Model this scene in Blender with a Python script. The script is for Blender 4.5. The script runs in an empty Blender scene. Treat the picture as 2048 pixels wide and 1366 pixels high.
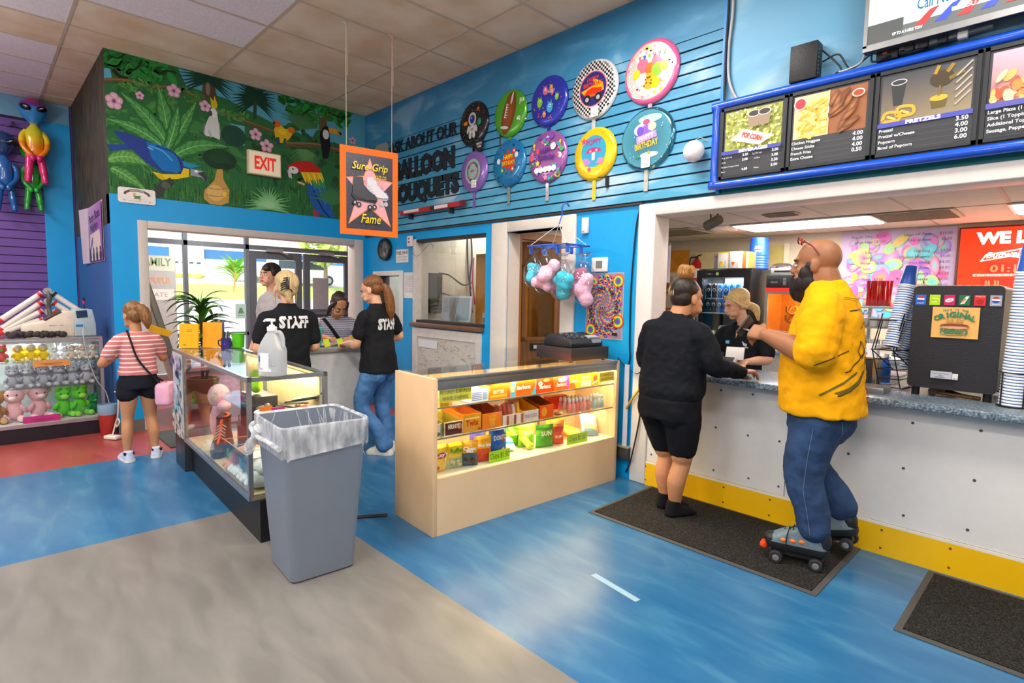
import bpy,bmesh,math,random
from math import sin,cos,pi,radians as R,sqrt,atan2
from mathutils import Vector as V,Matrix,Euler
S=bpy.context.scene
COL=S.collection
# ------------------------------------------------------------------ camera
cam=bpy.data.objects.new('camera',bpy.data.cameras.new('camera'));COL.objects.link(cam)
cam.data.sensor_width=36;cam.data.lens=36*1110.27/2048;cam.data.clip_start=.05;cam.data.clip_end=300
rt=V((0.69432677,0.71940717,0.01906994));dn=V((0.07387098,-0.04488701,-0.99625711));fw=V((-0.71585851,0.6931367,-0.08430956))
mw=Matrix((rt,-dn,-fw)).transposed().to_4x4();mw.translation=V((6.55140542,-3.68444903,1.44))
cam.matrix_world=mw;S.camera=cam
# ------------------------------------------------------------------ sky, sun, large lights, exposure
w=bpy.data.worlds.new('sky');S.world=w;w.use_nodes=True
nt=w.node_tree;bg=nt.nodes['Background'];sk=nt.nodes.new('ShaderNodeTexSky')
sk.sky_type='NISHITA';sk.sun_disc=False;sk.sun_elevation=R(48);sk.sun_rotation=R(120);sk.dust_density=3
nt.links.new(sk.outputs[0],bg.inputs[0]);bg.inputs[1].default_value=0.6
def lamp(name,kind,loc,energy,rot=(0,0,0),size=None,color=(1,1,1)):
    l=bpy.data.lights.new(name,kind);l.energy=energy;l.color=color
    if kind=='AREA':l.shape='RECTANGLE';l.size,l.size_y=size
    elif size:l.shadow_soft_size=size
    o=bpy.data.objects.new(name,l);COL.objects.link(o);o.location=loc;o.rotation_euler=rot
    return o
sun=lamp('sun','SUN',(0,0,20),4.0,(R(40),R(-12),R(20)));sun.data.angle=R(1.5);sun.data.color=(1,.96,.88)
ADDED_TROFFERS=[(4.24,-1.18),(6.68,-1.18),(1.8,-4.85),(4.24,-3.6),(6.68,-3.6),(4.24,-6.05),(-1.0,-4.85),(6.68,-6.05)]  # ceiling lights added out of view to light the hall
for x,y in ADDED_TROFFERS:
    lamp('added_troffer_glow','AREA',(x,y,3.615),66,size=(1.1,.55),color=(1,.95,.88))
for x,y in ((4.55,2.26),(6.7,2.26)):
    lamp('concession_light_glow','AREA',(x,y,2.165),46,size=(1.15,.52),color=(1,.93,.84))
lamp('office_fill_glow','AREA',(1.2,1.0,2.36),22,size=(1,.5),color=(1,.97,.9))  # unseen lamp added to light the office
lamp('corridor_fill_glow','AREA',(2.95,1.3,2.17),12,size=(.4,.4),color=(1,.9,.75))  # unseen lamp added to light the corridor
lamp('vestibule_daylight_fill','AREA',(-2.2,-.6,2.75),150,size=(1.1,.55),color=(1,.97,.93))  # unseen lamp added, stands in for daylight in the vestibule
for x,y in ((2.6,-5.6),(5.6,-5.4),(8.6,-3.2),(.4,-5.0)):
    lamp('ceiling_fill_point','POINT',(x,y,2.7),62,size=.15,color=(1,.95,.88))  # unseen fill lamps added to brighten the ceiling, no fixture hangs here
S.view_settings.view_transform='Standard';S.view_settings.look='None';S.view_settings.gamma=1
S.view_settings.use_curve_mapping=False;S.view_settings.exposure=-0.25
# ------------------------------------------------------------------ materials
def lin(c):
    c=c/255
    return c/12.92 if c <= .04045 else ((c+.055) /1.055) ** 2.4
def hx(h):
    if not isinstance(h,str):return h
    h=h.lstrip('#');return (lin(int(h[0:2],16)),lin(int(h[2:4],16)),lin(int(h[4:6],16)))
MC={}
def M(h,rough=.55,metal=0,emit=0,trans=0,var=.06,scale=18,bump=0,coat=0,alpha=1,spec=.5,ior=1.45,sss=0):
    key=(h,rough,metal,emit,trans,var,scale,bump,coat,alpha,spec,ior,sss)
    if key in MC:return MC[key]
    m=bpy.data.materials.new('m%03d'%len(MC));m.use_nodes=True;nt=m.node_tree;b=nt.nodes['Principled BSDF']
    c=hx(h);I=b.inputs
    I['Roughness'].default_value=rough;I['Metallic'].default_value=metal;I['Specular IOR Level'].default_value=spec
    I['IOR'].default_value=ior;I['Coat Weight'].default_value=coat;I['Transmission Weight'].default_value=trans;I['Alpha'].default_value=alpha
    if sss:I['Subsurface Weight'].default_value=sss;I['Subsurface Radius'].default_value=(.02,.008,.005)
    I['Base Color'].default_value=(*c,1)
    if emit:I['Emission Color'].default_value=(*c,1);I['Emission Strength'].default_value=emit
    if var or bump:
        t=nt.nodes.new('ShaderNodeTexCoord');n=nt.nodes.new('ShaderNodeTexNoise');n.inputs['Scale'].default_value=scale;n.inputs['Detail'].default_value=4
        nt.links.new(t.outputs['Object'],n.inputs['Vector'])
        if var:
            r=nt.nodes.new('ShaderNodeMapRange');r.inputs[1].default_value=.3;r.inputs[2].default_value=.7;r.inputs[3].default_value=1-var;r.inputs[4].default_value=1+var
            x=nt.nodes.new('ShaderNodeVectorMath');x.operation='SCALE';x.inputs[0].default_value=c
            nt.links.new(n.outputs[0],r.inputs[0]);nt.links.new(r.outputs[0],x.inputs['Scale']);nt.links.new(x.outputs[0],I['Base Color'])
        if bump:
            bp=nt.nodes.new('ShaderNodeBump');bp.inputs['Strength'].default_value=bump;bp.inputs['Distance'].default_value=.01
            nt.links.new(n.outputs[0],bp.inputs['Height']);nt.links.new(bp.outputs[0],I['Normal'])
    MC[key] =m;return m
def paint(name,rough=.5,emit=0,coat=0,metal=0,spec=.5):
    "material of printed or painted artwork: colour comes from the mesh's own Col attribute"
    if name in MC:return MC[name]
    m=bpy.data.materials.new(name);m.use_nodes=True;nt=m.node_tree;b=nt.nodes['Principled BSDF']
    a=nt.nodes.new('ShaderNodeAttribute');a.attribute_name='Col'
    n=nt.nodes.new('ShaderNodeTexNoise');n.inputs['Scale'].default_value=40;t=nt.nodes.new('ShaderNodeTexCoord');nt.links.new(t.outputs['Object'],n.inputs['Vector'])
    r=nt.nodes.new('ShaderNodeMapRange');r.inputs[3].default_value=.93;r.inputs[4].default_value=1.07
    x=nt.nodes.new('ShaderNodeVectorMath');x.operation='SCALE'
    nt.links.new(n.outputs[0],r.inputs[0]);nt.links.new(a.outputs['Color'],x.inputs[0]);nt.links.new(r.outputs[0],x.inputs['Scale']);nt.links.new(x.outputs[0],b.inputs['Base Color'])
    b.inputs['Roughness'].default_value=rough;b.inputs['Coat Weight'].default_value=coat;b.inputs['Metallic'].default_value=metal;b.inputs['Specular IOR Level'].default_value=spec
    if emit:nt.links.new(a.outputs['Color'],b.inputs['Emission Color']);b.inputs['Emission Strength'].default_value=emit
    MC[name] =m;return m
PAINT=paint('painted_art',.55);PRINT=paint('glossy_print',.35);FOIL=paint('foil_print',.22,coat=.3,metal=.25);FAB=paint('fabric_print',.9,spec=.2)
LITPRINT=paint('backlit_print',.4,emit=.55);SCREEN=paint('lit_screen',.3,emit=1.0)
# ------------------------------------------------------------------ mesh building
GL={}
def glyphs(s,bold=0.0):
    k=(s,bold)
    if k not in GL:
        cu=bpy.data.curves.new('t','FONT');cu.body=s;cu.size=1;cu.resolution_u=2;cu.offset=bold;cu.fill_mode='FRONT'
        o=bpy.data.objects.new('t',cu);me=o.to_mesh();GL[k] =([v.co.copy() for v in me.vertices],[tuple(p.vertices) for p in me.polygons])
        o.to_mesh_clear();bpy.data.objects.remove(o);bpy.data.curves.remove(cu)
    return GL[k]
class B:
    "collects shapes, then links them as one mesh object"
    def __init__(s):s.v=[];s.f=[];s.m=[];s.c=[];s.mi=0;s.col=(.8,.8,.8);s.T=Matrix();s.cc={}
    def add(s,vs,fs,col=None):
        n=len(s.v);s.v+=[s.T @ V(p) for p in vs];c=hx(col) if col is not None else s.col
        for f in fs:s.f.append(tuple(i+n for i in f));s.m.append(s.mi);s.c.append(c)
        return s
    def box(s,cx,cy,cz,sx,sy,sz,rz=0,rot=None,col=None,taper=1):
        m=Matrix.Translation((cx,cy,cz)) @ ((Euler(rot).to_matrix() if rot else Matrix.Rotation(rz,3,'Z')).to_4x4())
        vs=[m @ V((x*sx/2*(taper if z>0 else 1),y*sy/2*(taper if z>0 else 1),z*sz/2)) for z in (-1,1) for x,y in ((-1,-1),(1,-1),(1,1),(-1,1))]
        return s.add(vs,[(3,2,1,0),(4,5,6,7),(0,1,5,4),(1,2,6,5),(2,3,7,6),(3,0,4,7)],col)
    def bx(s,x0,x1,y0,y1,z0,z1,col=None):return s.box((x0+x1) /2,(y0+y1) /2,(z0+z1) /2,x1-x0,y1-y0,z1-z0,col=col)
    def quad(s,a,b,c,d,col=None):return s.add([a,b,c,d],[(0,1,2,3)],col)
    def rings(s,rings,close=True,caps=True,col=None):
        n=len(rings[0]);vs=[p for r in rings for p in r];fs=[]
        for i in range(len(rings) -1):
            for j in range(n if close else n-1):
                k=(j+1) %n;fs.append((i*n+j,i*n+k,(i+1) *n+k,(i+1) *n+j))
        if caps:fs.append(tuple(range(n))[::-1]);fs.append(tuple((len(rings) -1) *n+j for j in range(n)))
        return s.add(vs,fs,col)
    def lathe(s,prof,c=(0,0,0),n=20,col=None,axis=None,caps=True):
        m=Matrix.Translation(c)
        if axis is not None:m=m @ V((0,0,1)).rotation_difference(V(axis)).to_matrix().to_4x4()
        return s.rings([[m @ V((r*cos(2*pi*j/n),r*sin(2*pi*j/n),z)) for j in range(n)] for r,z in prof],caps=caps,col=col)
    def cyl(s,a,b,r,r2=None,n=12,col=None):
        a=V(a);b=V(b);d=b-a;return s.lathe([(r,0),(r if r2 is None else r2,d.length)],a,n,col,d)
    def tube(s,pts,r,n=8,col=None,caps=True):
        pts=[V(p) for p in pts];rs=r if isinstance(r,(list,tuple)) else [r] *len(pts);out=[]
        up=V((0,0,1));t0=(pts[1] -pts[0]).normalized()
        if abs(t0.dot(up)) >.95:up=V((1,0,0))
        x=up.cross(t0).normalized()
        for i,p in enumerate(pts):
            t=(pts[min(i+1,len(pts) -1)] -pts[max(i-1,0)]).normalized()
            x=(x-t*x.dot(t)).normalized();y=t.cross(x)
            out.append([p+(x*cos(2*pi*j/n) +y*sin(2*pi*j/n)) *rs[i] for j in range(n)])
        return s.rings(out,caps=caps,col=col)
    def ell(s,c,r,n=14,k=9,rot=None,col=None):
        r=(r,r,r) if not isinstance(r,(list,tuple)) else r
        m=Matrix.Translation(c) @ (Euler(rot).to_matrix().to_4x4() if rot else Matrix())
        return s.rings([[m @ V((r[0] *sin(t) *cos(2*pi*j/n),r[1] *sin(t) *sin(2*pi*j/n),-r[2] *cos(t))) for j in range(n)]
                        for t in [max(.02,min(pi-.02,pi*i/k)) for i in range(k+1)]],col=col)
    def prism(s,poly,z0,z1,col=None):
        return s.rings([[V((x,y,z0)) for x,y in poly],[V((x,y,z1)) for x,y in poly]],col=col)
    def build(s,name,mats,parent=None,smooth=None,bevel=0,seg=2,loc=None):
        me=bpy.data.meshes.new(name);me.from_pydata([tuple(p) for p in s.v],[],s.f)
        mats=mats if isinstance(mats,(list,tuple)) else [mats]
        for m in mats:me.materials.append(m)
        me.polygons.foreach_set('material_index',s.m)
        a=me.color_attributes.new('Col','FLOAT_COLOR','CORNER');d=[]
        for p in me.polygons:
            for vi in p.vertices:
                c=s.cc.get(vi) or s.c[p.index];d+=[c[0],c[1],c[2],1.0]
        a.data.foreach_set('color',d)
        if bevel:
            bm=bmesh.new();bm.from_mesh(me);bmesh.ops.recalc_face_normals(bm,faces=bm.faces)
            es=[e for e in bm.edges if len(e.link_faces) ==2 and e.calc_face_angle(0) >.6]
            bmesh.ops.bevel(bm,geom=es,offset=bevel,segments=seg,affect='EDGES',profile=.5,clamp_overlap=True);bm.to_mesh(me);bm.free()
        if smooth or bevel:me.shade_smooth();me.set_sharp_from_angle(angle=R(smooth or 50))
        o=bpy.data.objects.new(name,me);COL.objects.link(o)
        if parent:o.parent=parent
        if loc:o.location=loc
        return o
class Art(B):
    "flat print or painting on a plane: origin O, axes U and W; every call lays one more coat of ink on top"
    def __init__(s,O,U,W,step=.0004):
        super().__init__();s.O=V(O);s.U=V(U).normalized();s.W=V(W).normalized();s.N=s.U.cross(s.W);s.k=1;s.step=step;s.warp=None
    def P(s,x,y):
        if s.warp:q=s.warp(x,y);return s.O+s.U*q[0] +s.W*q[1] +s.N*(q[2] +s.k*s.step)
        return s.O+s.U*x+s.W*y+s.N*(s.k*s.step)
    def poly(s,pts,col,cols=None):
        n=len(s.v);s.add([s.P(*p) for p in pts],[tuple(range(len(pts)))],col);s.k+=1
        if cols:
            for i,c in enumerate(cols):s.cc[n+i] =hx(c)
        return s
    def rect(s,x0,y0,x1,y1,col,cols=None):return s.poly([(x0,y0),(x1,y0),(x1,y1),(x0,y1)],col,cols)
    def el(s,x,y,rx,ry=None,col='#ffffff',rot=0,n=20,a0=0,a1=2*pi,rim=None):
        ry=rx if ry is None else ry;full=a1-a0>6.28;m=n if full else n+1;c,q=cos(rot),sin(rot);pts=[]
        for i in range(m):
            t=a0+(a1-a0) *i/n;a,b=rx*cos(t),ry*sin(t);pts.append((x+a*c-b*q,y+a*q+b*c))
        if rim:
            n0=len(s.v);s.add([s.P(x,y)] +[s.P(*p) for p in pts],[(0,i+1,(i+1) %m+1) for i in range(m)],col);s.k+=1
            for i in range(m):s.cc[n0+1+i] =hx(rim)
            return s
        return s.poly(pts,col)
    def line(s,pts,w,col,w2=None):
        L=[];Rr=[];n=len(pts)
        for i,p in enumerate(pts):
            a=pts[max(i-1,0)];b=pts[min(i+1,n-1)];dx,dy=b[0] -a[0],b[1] -a[1];l=sqrt(dx*dx+dy*dy) or 1
            ww=(w+((w2 if w2 is not None else w) -w) *i/max(n-1,1)) /2
            L.append((p[0] -dy/l*ww,p[1] +dx/l*ww));Rr.append((p[0] +dy/l*ww,p[1] -dx/l*ww))
        vs=[s.P(*p) for p in L+Rr];s.add(vs,[(n+i,n+i+1,i+1,i) for i in range(n-1)],col);s.k+=1;return s
    def star(s,x,y,r,r2,n,col,rot=pi/2):
        return s.poly([(x+(r if i%2==0 else r2) *cos(rot+pi*i/n),y+(r if i%2==0 else r2) *sin(rot+pi*i/n)) for i in range(2*n)],col)
    def text(s,t,x,y,h,col,sx=1.0,bold=0.0,rot=0,al='c',fit=None,shear=0):
        vs,fs=glyphs(t,bold)
        if not vs:return s
        x0=min(p.x for p in vs);x1=max(p.x for p in vs);h=h/.7
        if fit:sx=fit/((x1-x0) *h)
        ox={'c':(x0+x1) /2,'l':x0,'r':x1}[al];c,q=cos(rot),sin(rot)
        pts=[]
        for p in vs:
            a=(p.x-ox+shear*p.y) *h*sx;b=p.y*h;pts.append(s.P(x+a*c-b*q,y+a*q+b*c))
        s.add(pts,fs,col);s.k+=1;return s
def thing(name,label,cat,loc=(0,0,0),rz=0,group=None):
    o=bpy.data.objects.new(name,None);COL.objects.link(o);o.location=loc;o.rotation_euler=(0,0,rz);o.empty_display_size=.1
    return tag(o,label,cat,group)
def tag(o,label,cat,group=None,kind=None):
    o['label'] =label;o['category'] =cat
    if group:o['group'] =group
    if kind:o['kind'] =kind
    return o
def struct(o,label=None):
    o['kind'] ='structure'
    if label:o['label'] =label
    return o
def dup(root,loc,rz=None,label=None,group=None):
    r=root.copy();COL.objects.link(r);r.location=loc
    if rz is not None:r.rotation_euler=(0,0,rz)
    if label:r['label'] =label
    if group:r['group'] =group
    for ch in list(root.children):
        c=ch.copy();COL.objects.link(c);c.parent=r
        for g in list(ch.children):
            d=g.copy();COL.objects.link(d);d.parent=c
    return r
def Bz(p0,p1,p2,p3,n=10):
    p0,p1,p2,p3=V(p0),V(p1),V(p2),V(p3)
    return [p0*(1-t) ** 3+p1*3*t*(1-t) ** 2+p2*3*t*t*(1-t) +p3*t ** 3 for t in [i/n for i in range(n+1)]]
def spl(pts,n=6):
    "Catmull-Rom through the points"
    P=[V(p) for p in pts];P=[P[0] *2-P[1]] +P+[P[-1] *2-P[-2]];o=[]
    for i in range(1,len(P) -2):
        a,b,c,d=P[i-1:i+3]
        for k in range(n):
            t=k/n;o.append(.5*((2*b) +(c-a) *t+(2*a-5*b+4*c-d) *t*t+(3*b-a-3*c+d) *t ** 3))
    return o+[P[-2]]
CLT=bpy.data.textures.new('folds','CLOUDS');CLT.noise_scale=.075;CLT.noise_depth=2
def fuse(b,name,m,parent,vox=.007,sm=4,disp=0):
    "melts the overlapping shells of b into one continuous smooth skin"
    o=b.build('tmp',m);r=o.modifiers.new('r','REMESH');r.mode='VOXEL';r.voxel_size=vox;s=o.modifiers.new('s','SMOOTH');s.iterations=sm
    if disp:d=o.modifiers.new('d','DISPLACE');d.texture=CLT;d.strength=disp;d.mid_level=.5;d.texture_coords='LOCAL'
    dg=bpy.context.evaluated_depsgraph_get();me=bpy.data.meshes.new_from_object(o.evaluated_get(dg));old=o.data;bpy.data.objects.remove(o);bpy.data.meshes.remove(old)
    me.name=name;me.materials.clear();me.materials.append(m);me.shade_smooth();q=bpy.data.objects.new(name,me);COL.objects.link(q);q.parent=parent;return q
rnd=random.Random(7)
WHITE=M('#e6e0da',.5,var=.03,scale=6);CREAM=M('#e6bf92',.5,var=.05,scale=5);BLACK=M('#17171a',.5,var=.1);DARK=M('#2b2c30',.5)
CHROME=M('#c9c9cc',.22,metal=1,var=.02);STEEL=M('#a9abad',.35,metal=.9);GLASS=M('#ffffff',.02,trans=1,var=0,ior=1.12,spec=.35);PAPER=M('#f0eee8',.8)
def thin_glass(name,tint=(1,1,1),f=1.0):
    m=bpy.data.materials.new(name);m.use_nodes=True;nt=m.node_tree;nt.nodes.remove(nt.nodes['Principled BSDF'])
    t=nt.nodes.new('ShaderNodeBsdfTransparent');t.inputs[0].default_value=(*tint,1);g=nt.nodes.new('ShaderNodeBsdfGlossy');g.inputs['Roughness'].default_value=.03
    fr=nt.nodes.new('ShaderNodeFresnel');ge=nt.nodes.new('ShaderNodeNewGeometry');io=nt.nodes.new('ShaderNodeMapRange');io.inputs[3].default_value=1.45;io.inputs[4].default_value=1/1.45;nt.links.new(ge.outputs['Backfacing'],io.inputs[0]);nt.links.new(io.outputs[0],fr.inputs[0]);k=nt.nodes.new('ShaderNodeMath');k.operation='MULTIPLY';k.inputs[1].default_value=f
    x=nt.nodes.new('ShaderNodeMixShader');nt.links.new(fr.outputs[0],k.inputs[0]);nt.links.new(k.outputs[0],x.inputs[0]);nt.links.new(t.outputs[0],x.inputs[1]);nt.links.new(g.outputs[0],x.inputs[2])
    nt.links.new(x.outputs[0],nt.nodes['Material Output'].inputs[0]);return m
GLASS=thin_glass('clear_glass',(.97,.985,.975));FILM=thin_glass('clear_film',(.93,.93,.94),1.6)
def mix_mat(name,c1,c2,scale,lo,hi,rough=.5,stretch=(1,1,1),detail=6,dist=0,c3=None,bump=0,coat=0,spec=.5,grad=None,rot=0):
    "two paints mixed by a stretched noise (grad = (axis, v0, v1, colour0, colour1) tints along the height)"
    m=bpy.data.materials.new(name);m.use_nodes=True;nt=m.node_tree;b=nt.nodes['Principled BSDF'];N=nt.nodes.new;L=nt.links.new
    t=N('ShaderNodeTexCoord');mp=N('ShaderNodeMapping');mp.inputs['Scale'].default_value=stretch;mp.inputs['Rotation'].default_value=(0,0,rot);n=N('ShaderNodeTexNoise')
    n.inputs['Scale'].default_value=scale;n.inputs['Detail'].default_value=detail;n.inputs['Distortion'].default_value=dist
    L(t.outputs['Object'],mp.inputs[0]);L(mp.outputs[0],n.inputs['Vector'])
    r=N('ShaderNodeValToRGB');e=r.color_ramp.elements;e[0].position=lo;e[0].color=(*hx(c1),1);e[1].position=hi;e[1].color=(*hx(c2),1)
    if c3:q=e.new((lo+hi) /2);q.color=(*hx(c3),1)
    L(n.outputs[0],r.inputs[0]);out=r.outputs[0]
    if grad:
        ax,v0,v1,a,c=grad;sp=N('ShaderNodeSeparateXYZ');L(t.outputs['Object'],sp.inputs[0]);mr=N('ShaderNodeMapRange');mr.inputs[1].default_value=v0;mr.inputs[2].default_value=v1
        L(sp.outputs[ax],mr.inputs[0]);g=N('ShaderNodeValToRGB');g.color_ramp.elements[0].color=(*hx(a),1);g.color_ramp.elements[1].color=(*hx(c),1);L(mr.outputs[0],g.inputs[0])
        x=N('ShaderNodeMix');x.data_type='RGBA';x.blend_type='MULTIPLY';x.inputs[0].default_value=1;L(out,x.inputs[6]);L(g.outputs[0],x.inputs[7]);out=x.outputs[2]
    L(out,b.inputs['Base Color']);b.inputs['Roughness'].default_value=rough;b.inputs['Coat Weight'].default_value=coat;b.inputs['Coat Roughness'].default_value=.12;b.inputs['Specular IOR Level'].default_value=spec
    if bump:
        bp=N('ShaderNodeBump');bp.inputs['Strength'].default_value=bump;bp.inputs['Distance'].default_value=.004;L(n.outputs[0],bp.inputs['Height']);L(bp.outputs[0],b.inputs['Normal'])
    return m
ST=(1,3.5,1)
F_BLUE=mix_mat('blue_vinyl','#215f8e','#3f789c',2.6,.3,.72,.27,ST,10,.5,'#2c6894',bump=.02,rot=.6)
F_GREY=mix_mat('grey_vinyl','#6f6b66','#827d77',2.6,.3,.72,.3,ST,10,.5,'#78746f',bump=.02,rot=.6)
F_RED=mix_mat('red_vinyl','#983a36','#ad4e49',2.4,.3,.72,.3,ST,9,.5,bump=.02)
SKYP=mix_mat('painted_sky','#4fa3c6','#bcd6e4',1.5,.5,.68,.5,(1,1,2.4),8,.5,'#6fb6d6',grad=(2,2.0,3.7,'#ffffff','#7fb0cb'))
SKYP2=mix_mat('painted_sky_light','#5f9fc4','#b4ccdb',1.2,.5,.7,.5,(1,1,2),8,.4,'#7fb2d0')
BLUEW=M('#08a0e4',.42,var=.03,scale=3);PURPLE=M('#6d4a98',.55,var=.06,scale=3);BARK=mix_mat('painted_bark','#1d160c','#4d4526',7,.35,.65,.6,(3,3,.5),7,1,'#33301a')
DKMET=M('#5d5f64',.4,metal=.2)
CEILT=mix_mat('tan_ceiling_tile','#dcc29c','#ecdcc0',2.5,.35,.65,.9,(1,1,1),8,0,spec=.1);CEILN=mix_mat('pale_ceiling_tile','#e6dede','#f2ecec',60,.35,.65,.9,(1,1,1),3,0,spec=.1)
# floor: three colours of sheet vinyl
b=B()
def fq(x0,x1,y0,y1,i,z=0):b.mi=i;b.quad((x0,y0,z),(x1,y0,z),(x1,y1,z),(x0,y1,z))
GX,GY,RX=2.78,-2.125,1.0
fq(GX,11,-8,GY,1);fq(RX,GX,-8,GY,0);fq(RX,11,GY,3.4,0);fq(-4.1,RX,-8,3.4,2)
struct(b.build('floor',[F_BLUE,F_GREY,F_RED]))
b=B();b.box(5.02,-1.458,.0006,.30,.035,.001,rz=R(-8));tag(b.build('floor_tape_strip',M('#93b3c4',.5)),'faded strip of tape stuck on the blue floor','tape')
b=B();b.tube([(3.20,-2.16,.006),(3.36,-2.10,.008),(3.51,-1.83,.006)],.012);tag(b.build('floor_cable_cover',M('#2a1c16',.6)),'thin dark cable cover crossing the floor to the candy case','cable cover')
# ceiling
b=B();gx0,gy0=2.17,-.575;tile_rnd=random.Random(3)
xs=[gx0-.607*k for k in range(8,-15,-1)];ys=[gy0-1.219*k for k in range(7,-2,-1)]
ys[-1] =0.0
for i in range(len(xs) -1):
    for j in range(len(ys) -1):
        x0,x1,y0,y1=xs[i],xs[i+1],ys[j],ys[j+1]
        b.mi=0 if (y1>-.6 or x0<.3 and y0>-3.2 or (i*7+j*5) %6==0 or x0>1.5 and y0>-1.9 and x0<3.2) else 1  # tan tiles along the walls and scattered, paler ones elsewhere
        b.quad((x0+.011,y1-.011,3.66),(x1-.011,y1-.011,3.66),(x1-.011,y0+.011,3.66),(x0+.011,y0+.011,3.66))
b.mi=2
for x in xs:b.bx(x-.012,x+.012,-8.2,0,3.655,3.69)
for y in ys:b.bx(-2.7,11,y-.012,y+.012,3.656,3.69)
b.mi=1;b.quad((-2.7,-8.2,3.7),(11,-8.2,3.7),(11,.15,3.7),(-2.7,.15,3.7))
struct(b.build('ceiling',[CEILT,CEILN,M('#c9b9a0',.5)]))
for i,(x,y) in enumerate(ADDED_TROFFERS):
    t=thing('added_ceiling_light','added recessed fluorescent ceiling light out of view','light',(x,y,3.655),group='added ceiling lights of the hall')
    b=B();b.box(0,0,-.012,1.2,.6,.02);b.build('light_frame',WHITE,t);b=B();b.box(0,0,-.026,1.12,.54,.008);b.build('light_diffuser',M('#fff4e6',.6,emit=2.5,var=0),t)
# right-hand wall (y = 0 .. .15) with its openings
OX0,OX1,OZ0,OZ1=4.27,8.6,.87,2.05
def wallseg(b,x0,x1,z0,z1):b.bx(x0,x1,0,.15,z0,z1)
b=B()
for x0,x1,z0,z1 in ((0,.25,0,2.153),(.25,.80,0,1.0),(.25,.80,1.64,2.153),(.80,1.127,0,2.153),(1.127,2.346,0,1.10),(1.127,2.346,2.04,2.153),(2.346,2.67,0,2.153),(2.67,3.36,2.03,2.153),(3.36,4.2,0,2.153)):wallseg(b,x0,x1,z0,z1)
b.mi=1;wallseg(b,0,4.76,2.153,3.66);b.mi=2;wallseg(b,4.76,8.8,2.19,3.66)
b.mi=3;wallseg(b,4.2,OX1+.2,2.05,2.19);b.mi=4;wallseg(b,4.2,OX0,0,2.05);wallseg(b,OX0,OX1,0,OZ0);wallseg(b,OX1,11,0,2.19);b.mi=2;wallseg(b,8.8,11,2.19,3.66)
struct(b.build('wall_right',[BLUEW,SKYP,SKYP2,M('#0f7d84',.45),WHITE]))
# slat wall boards
b=B();n=14;z0=2.158;h=(3.235-z0) /n
for i in range(n):b.bx(.005,4.735,-.02,0,z0+i*h+.0065,z0+(i+1) *h-.0065)
b.bx(.005,4.735,-.02,0,3.235,3.655);b.mi=1;b.bx(.005,4.735,-.006,0,z0-.01,3.24);b.mi=2;b.bx(4.735,4.757,-.026,0,2.15,3.655)
struct(b.build('wall_right_slatwall',[SKYP,M('#1a2733',.7),M('#1487cf',.4)]))
b=B();b.bx(0,4.15,-.024,0,2.140,2.153);b.bx(2.55,2.562,-.028,-.019,2.56,3.26);struct(b.build('trim_1',M('#4a3a30',.6)))
# mural wall (x = -.15 .. 0) and the bark-painted return
ML=-2.718;OY0,OY1,OZ=-2.42,-.17,2.03
b=B();b.bx(-.15,0,ML,OY0,0,2.33);b.bx(-.15,0,OY0,OY1,OZ,2.33);b.bx(-.15,0,OY1,0,0,2.33);b.mi=1;b.bx(-.15,0,ML,0,2.33,3.66)
struct(b.build('wall_back',[BLUEW,M('#2e6b3d',.55)]))
b=B();b.bx(-2.4,-.15,ML,ML+.12,0,2.05);b.mi=1;b.bx(-2.4,-.0005,ML-.001,ML+.12,2.05,3.66);b.mi=2;b.bx(-.15,-.001,ML-.001,ML+.1,0,2.33)
struct(b.build('wall_back_return',[M('#2f5b94',.5),BARK,M('#3766a4',.5)]))
b=B();b.bx(-2.55,-2.42,-8.2,-2.6,0,3.66);b.mi=1
for i in range(32):b.bx(-2.42,-2.4,-8,-3.02,.2+i*.1,.2+i*.1+.088)
b.mi=2;b.bx(-2.42,-2.405,-8,-3.02,.2,3.42);b.mi=3;b.bx(-2.42,-2.395,-3.02,-2.74,0,3.42);b.mi=4;b.bx(-2.42,-2.40,-8,-2.74,3.42,3.655)
struct(b.build('wall_left',[PURPLE,PURPLE,M('#2a1740',.7),BLUEW,M('#6f9fbb',.6)]))
b=B();b.bx(-2.55,11,-8.3,-8.2,0,3.66);struct(b.build('wall_near',M('#8fa3b8',.6)));b=B();b.bx(11,11.1,-8.3,.15,0,3.66);struct(b.build('wall_far_side',M('#b9b4ac',.6)))
# frame of the wide opening in the mural wall
b=B();FT=M('#cfc3ba',.5,var=.03)
b.bx(-.17,.02,OY0-.08,OY0+.002,0,OZ+.07);b.bx(-.17,.02,OY1-.004,OY1+.115,0,OZ+.07);b.bx(-.17,.02,OY0+.002,OY1-.004,OZ-.004,OZ+.07)
struct(b.build('trim_2',FT,bevel=.004))
b=B();b.bx(-.02,.012,ML,OY0-.08,0,.12);struct(b.build('baseboard_back',M('#6f6a66',.6)))
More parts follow.
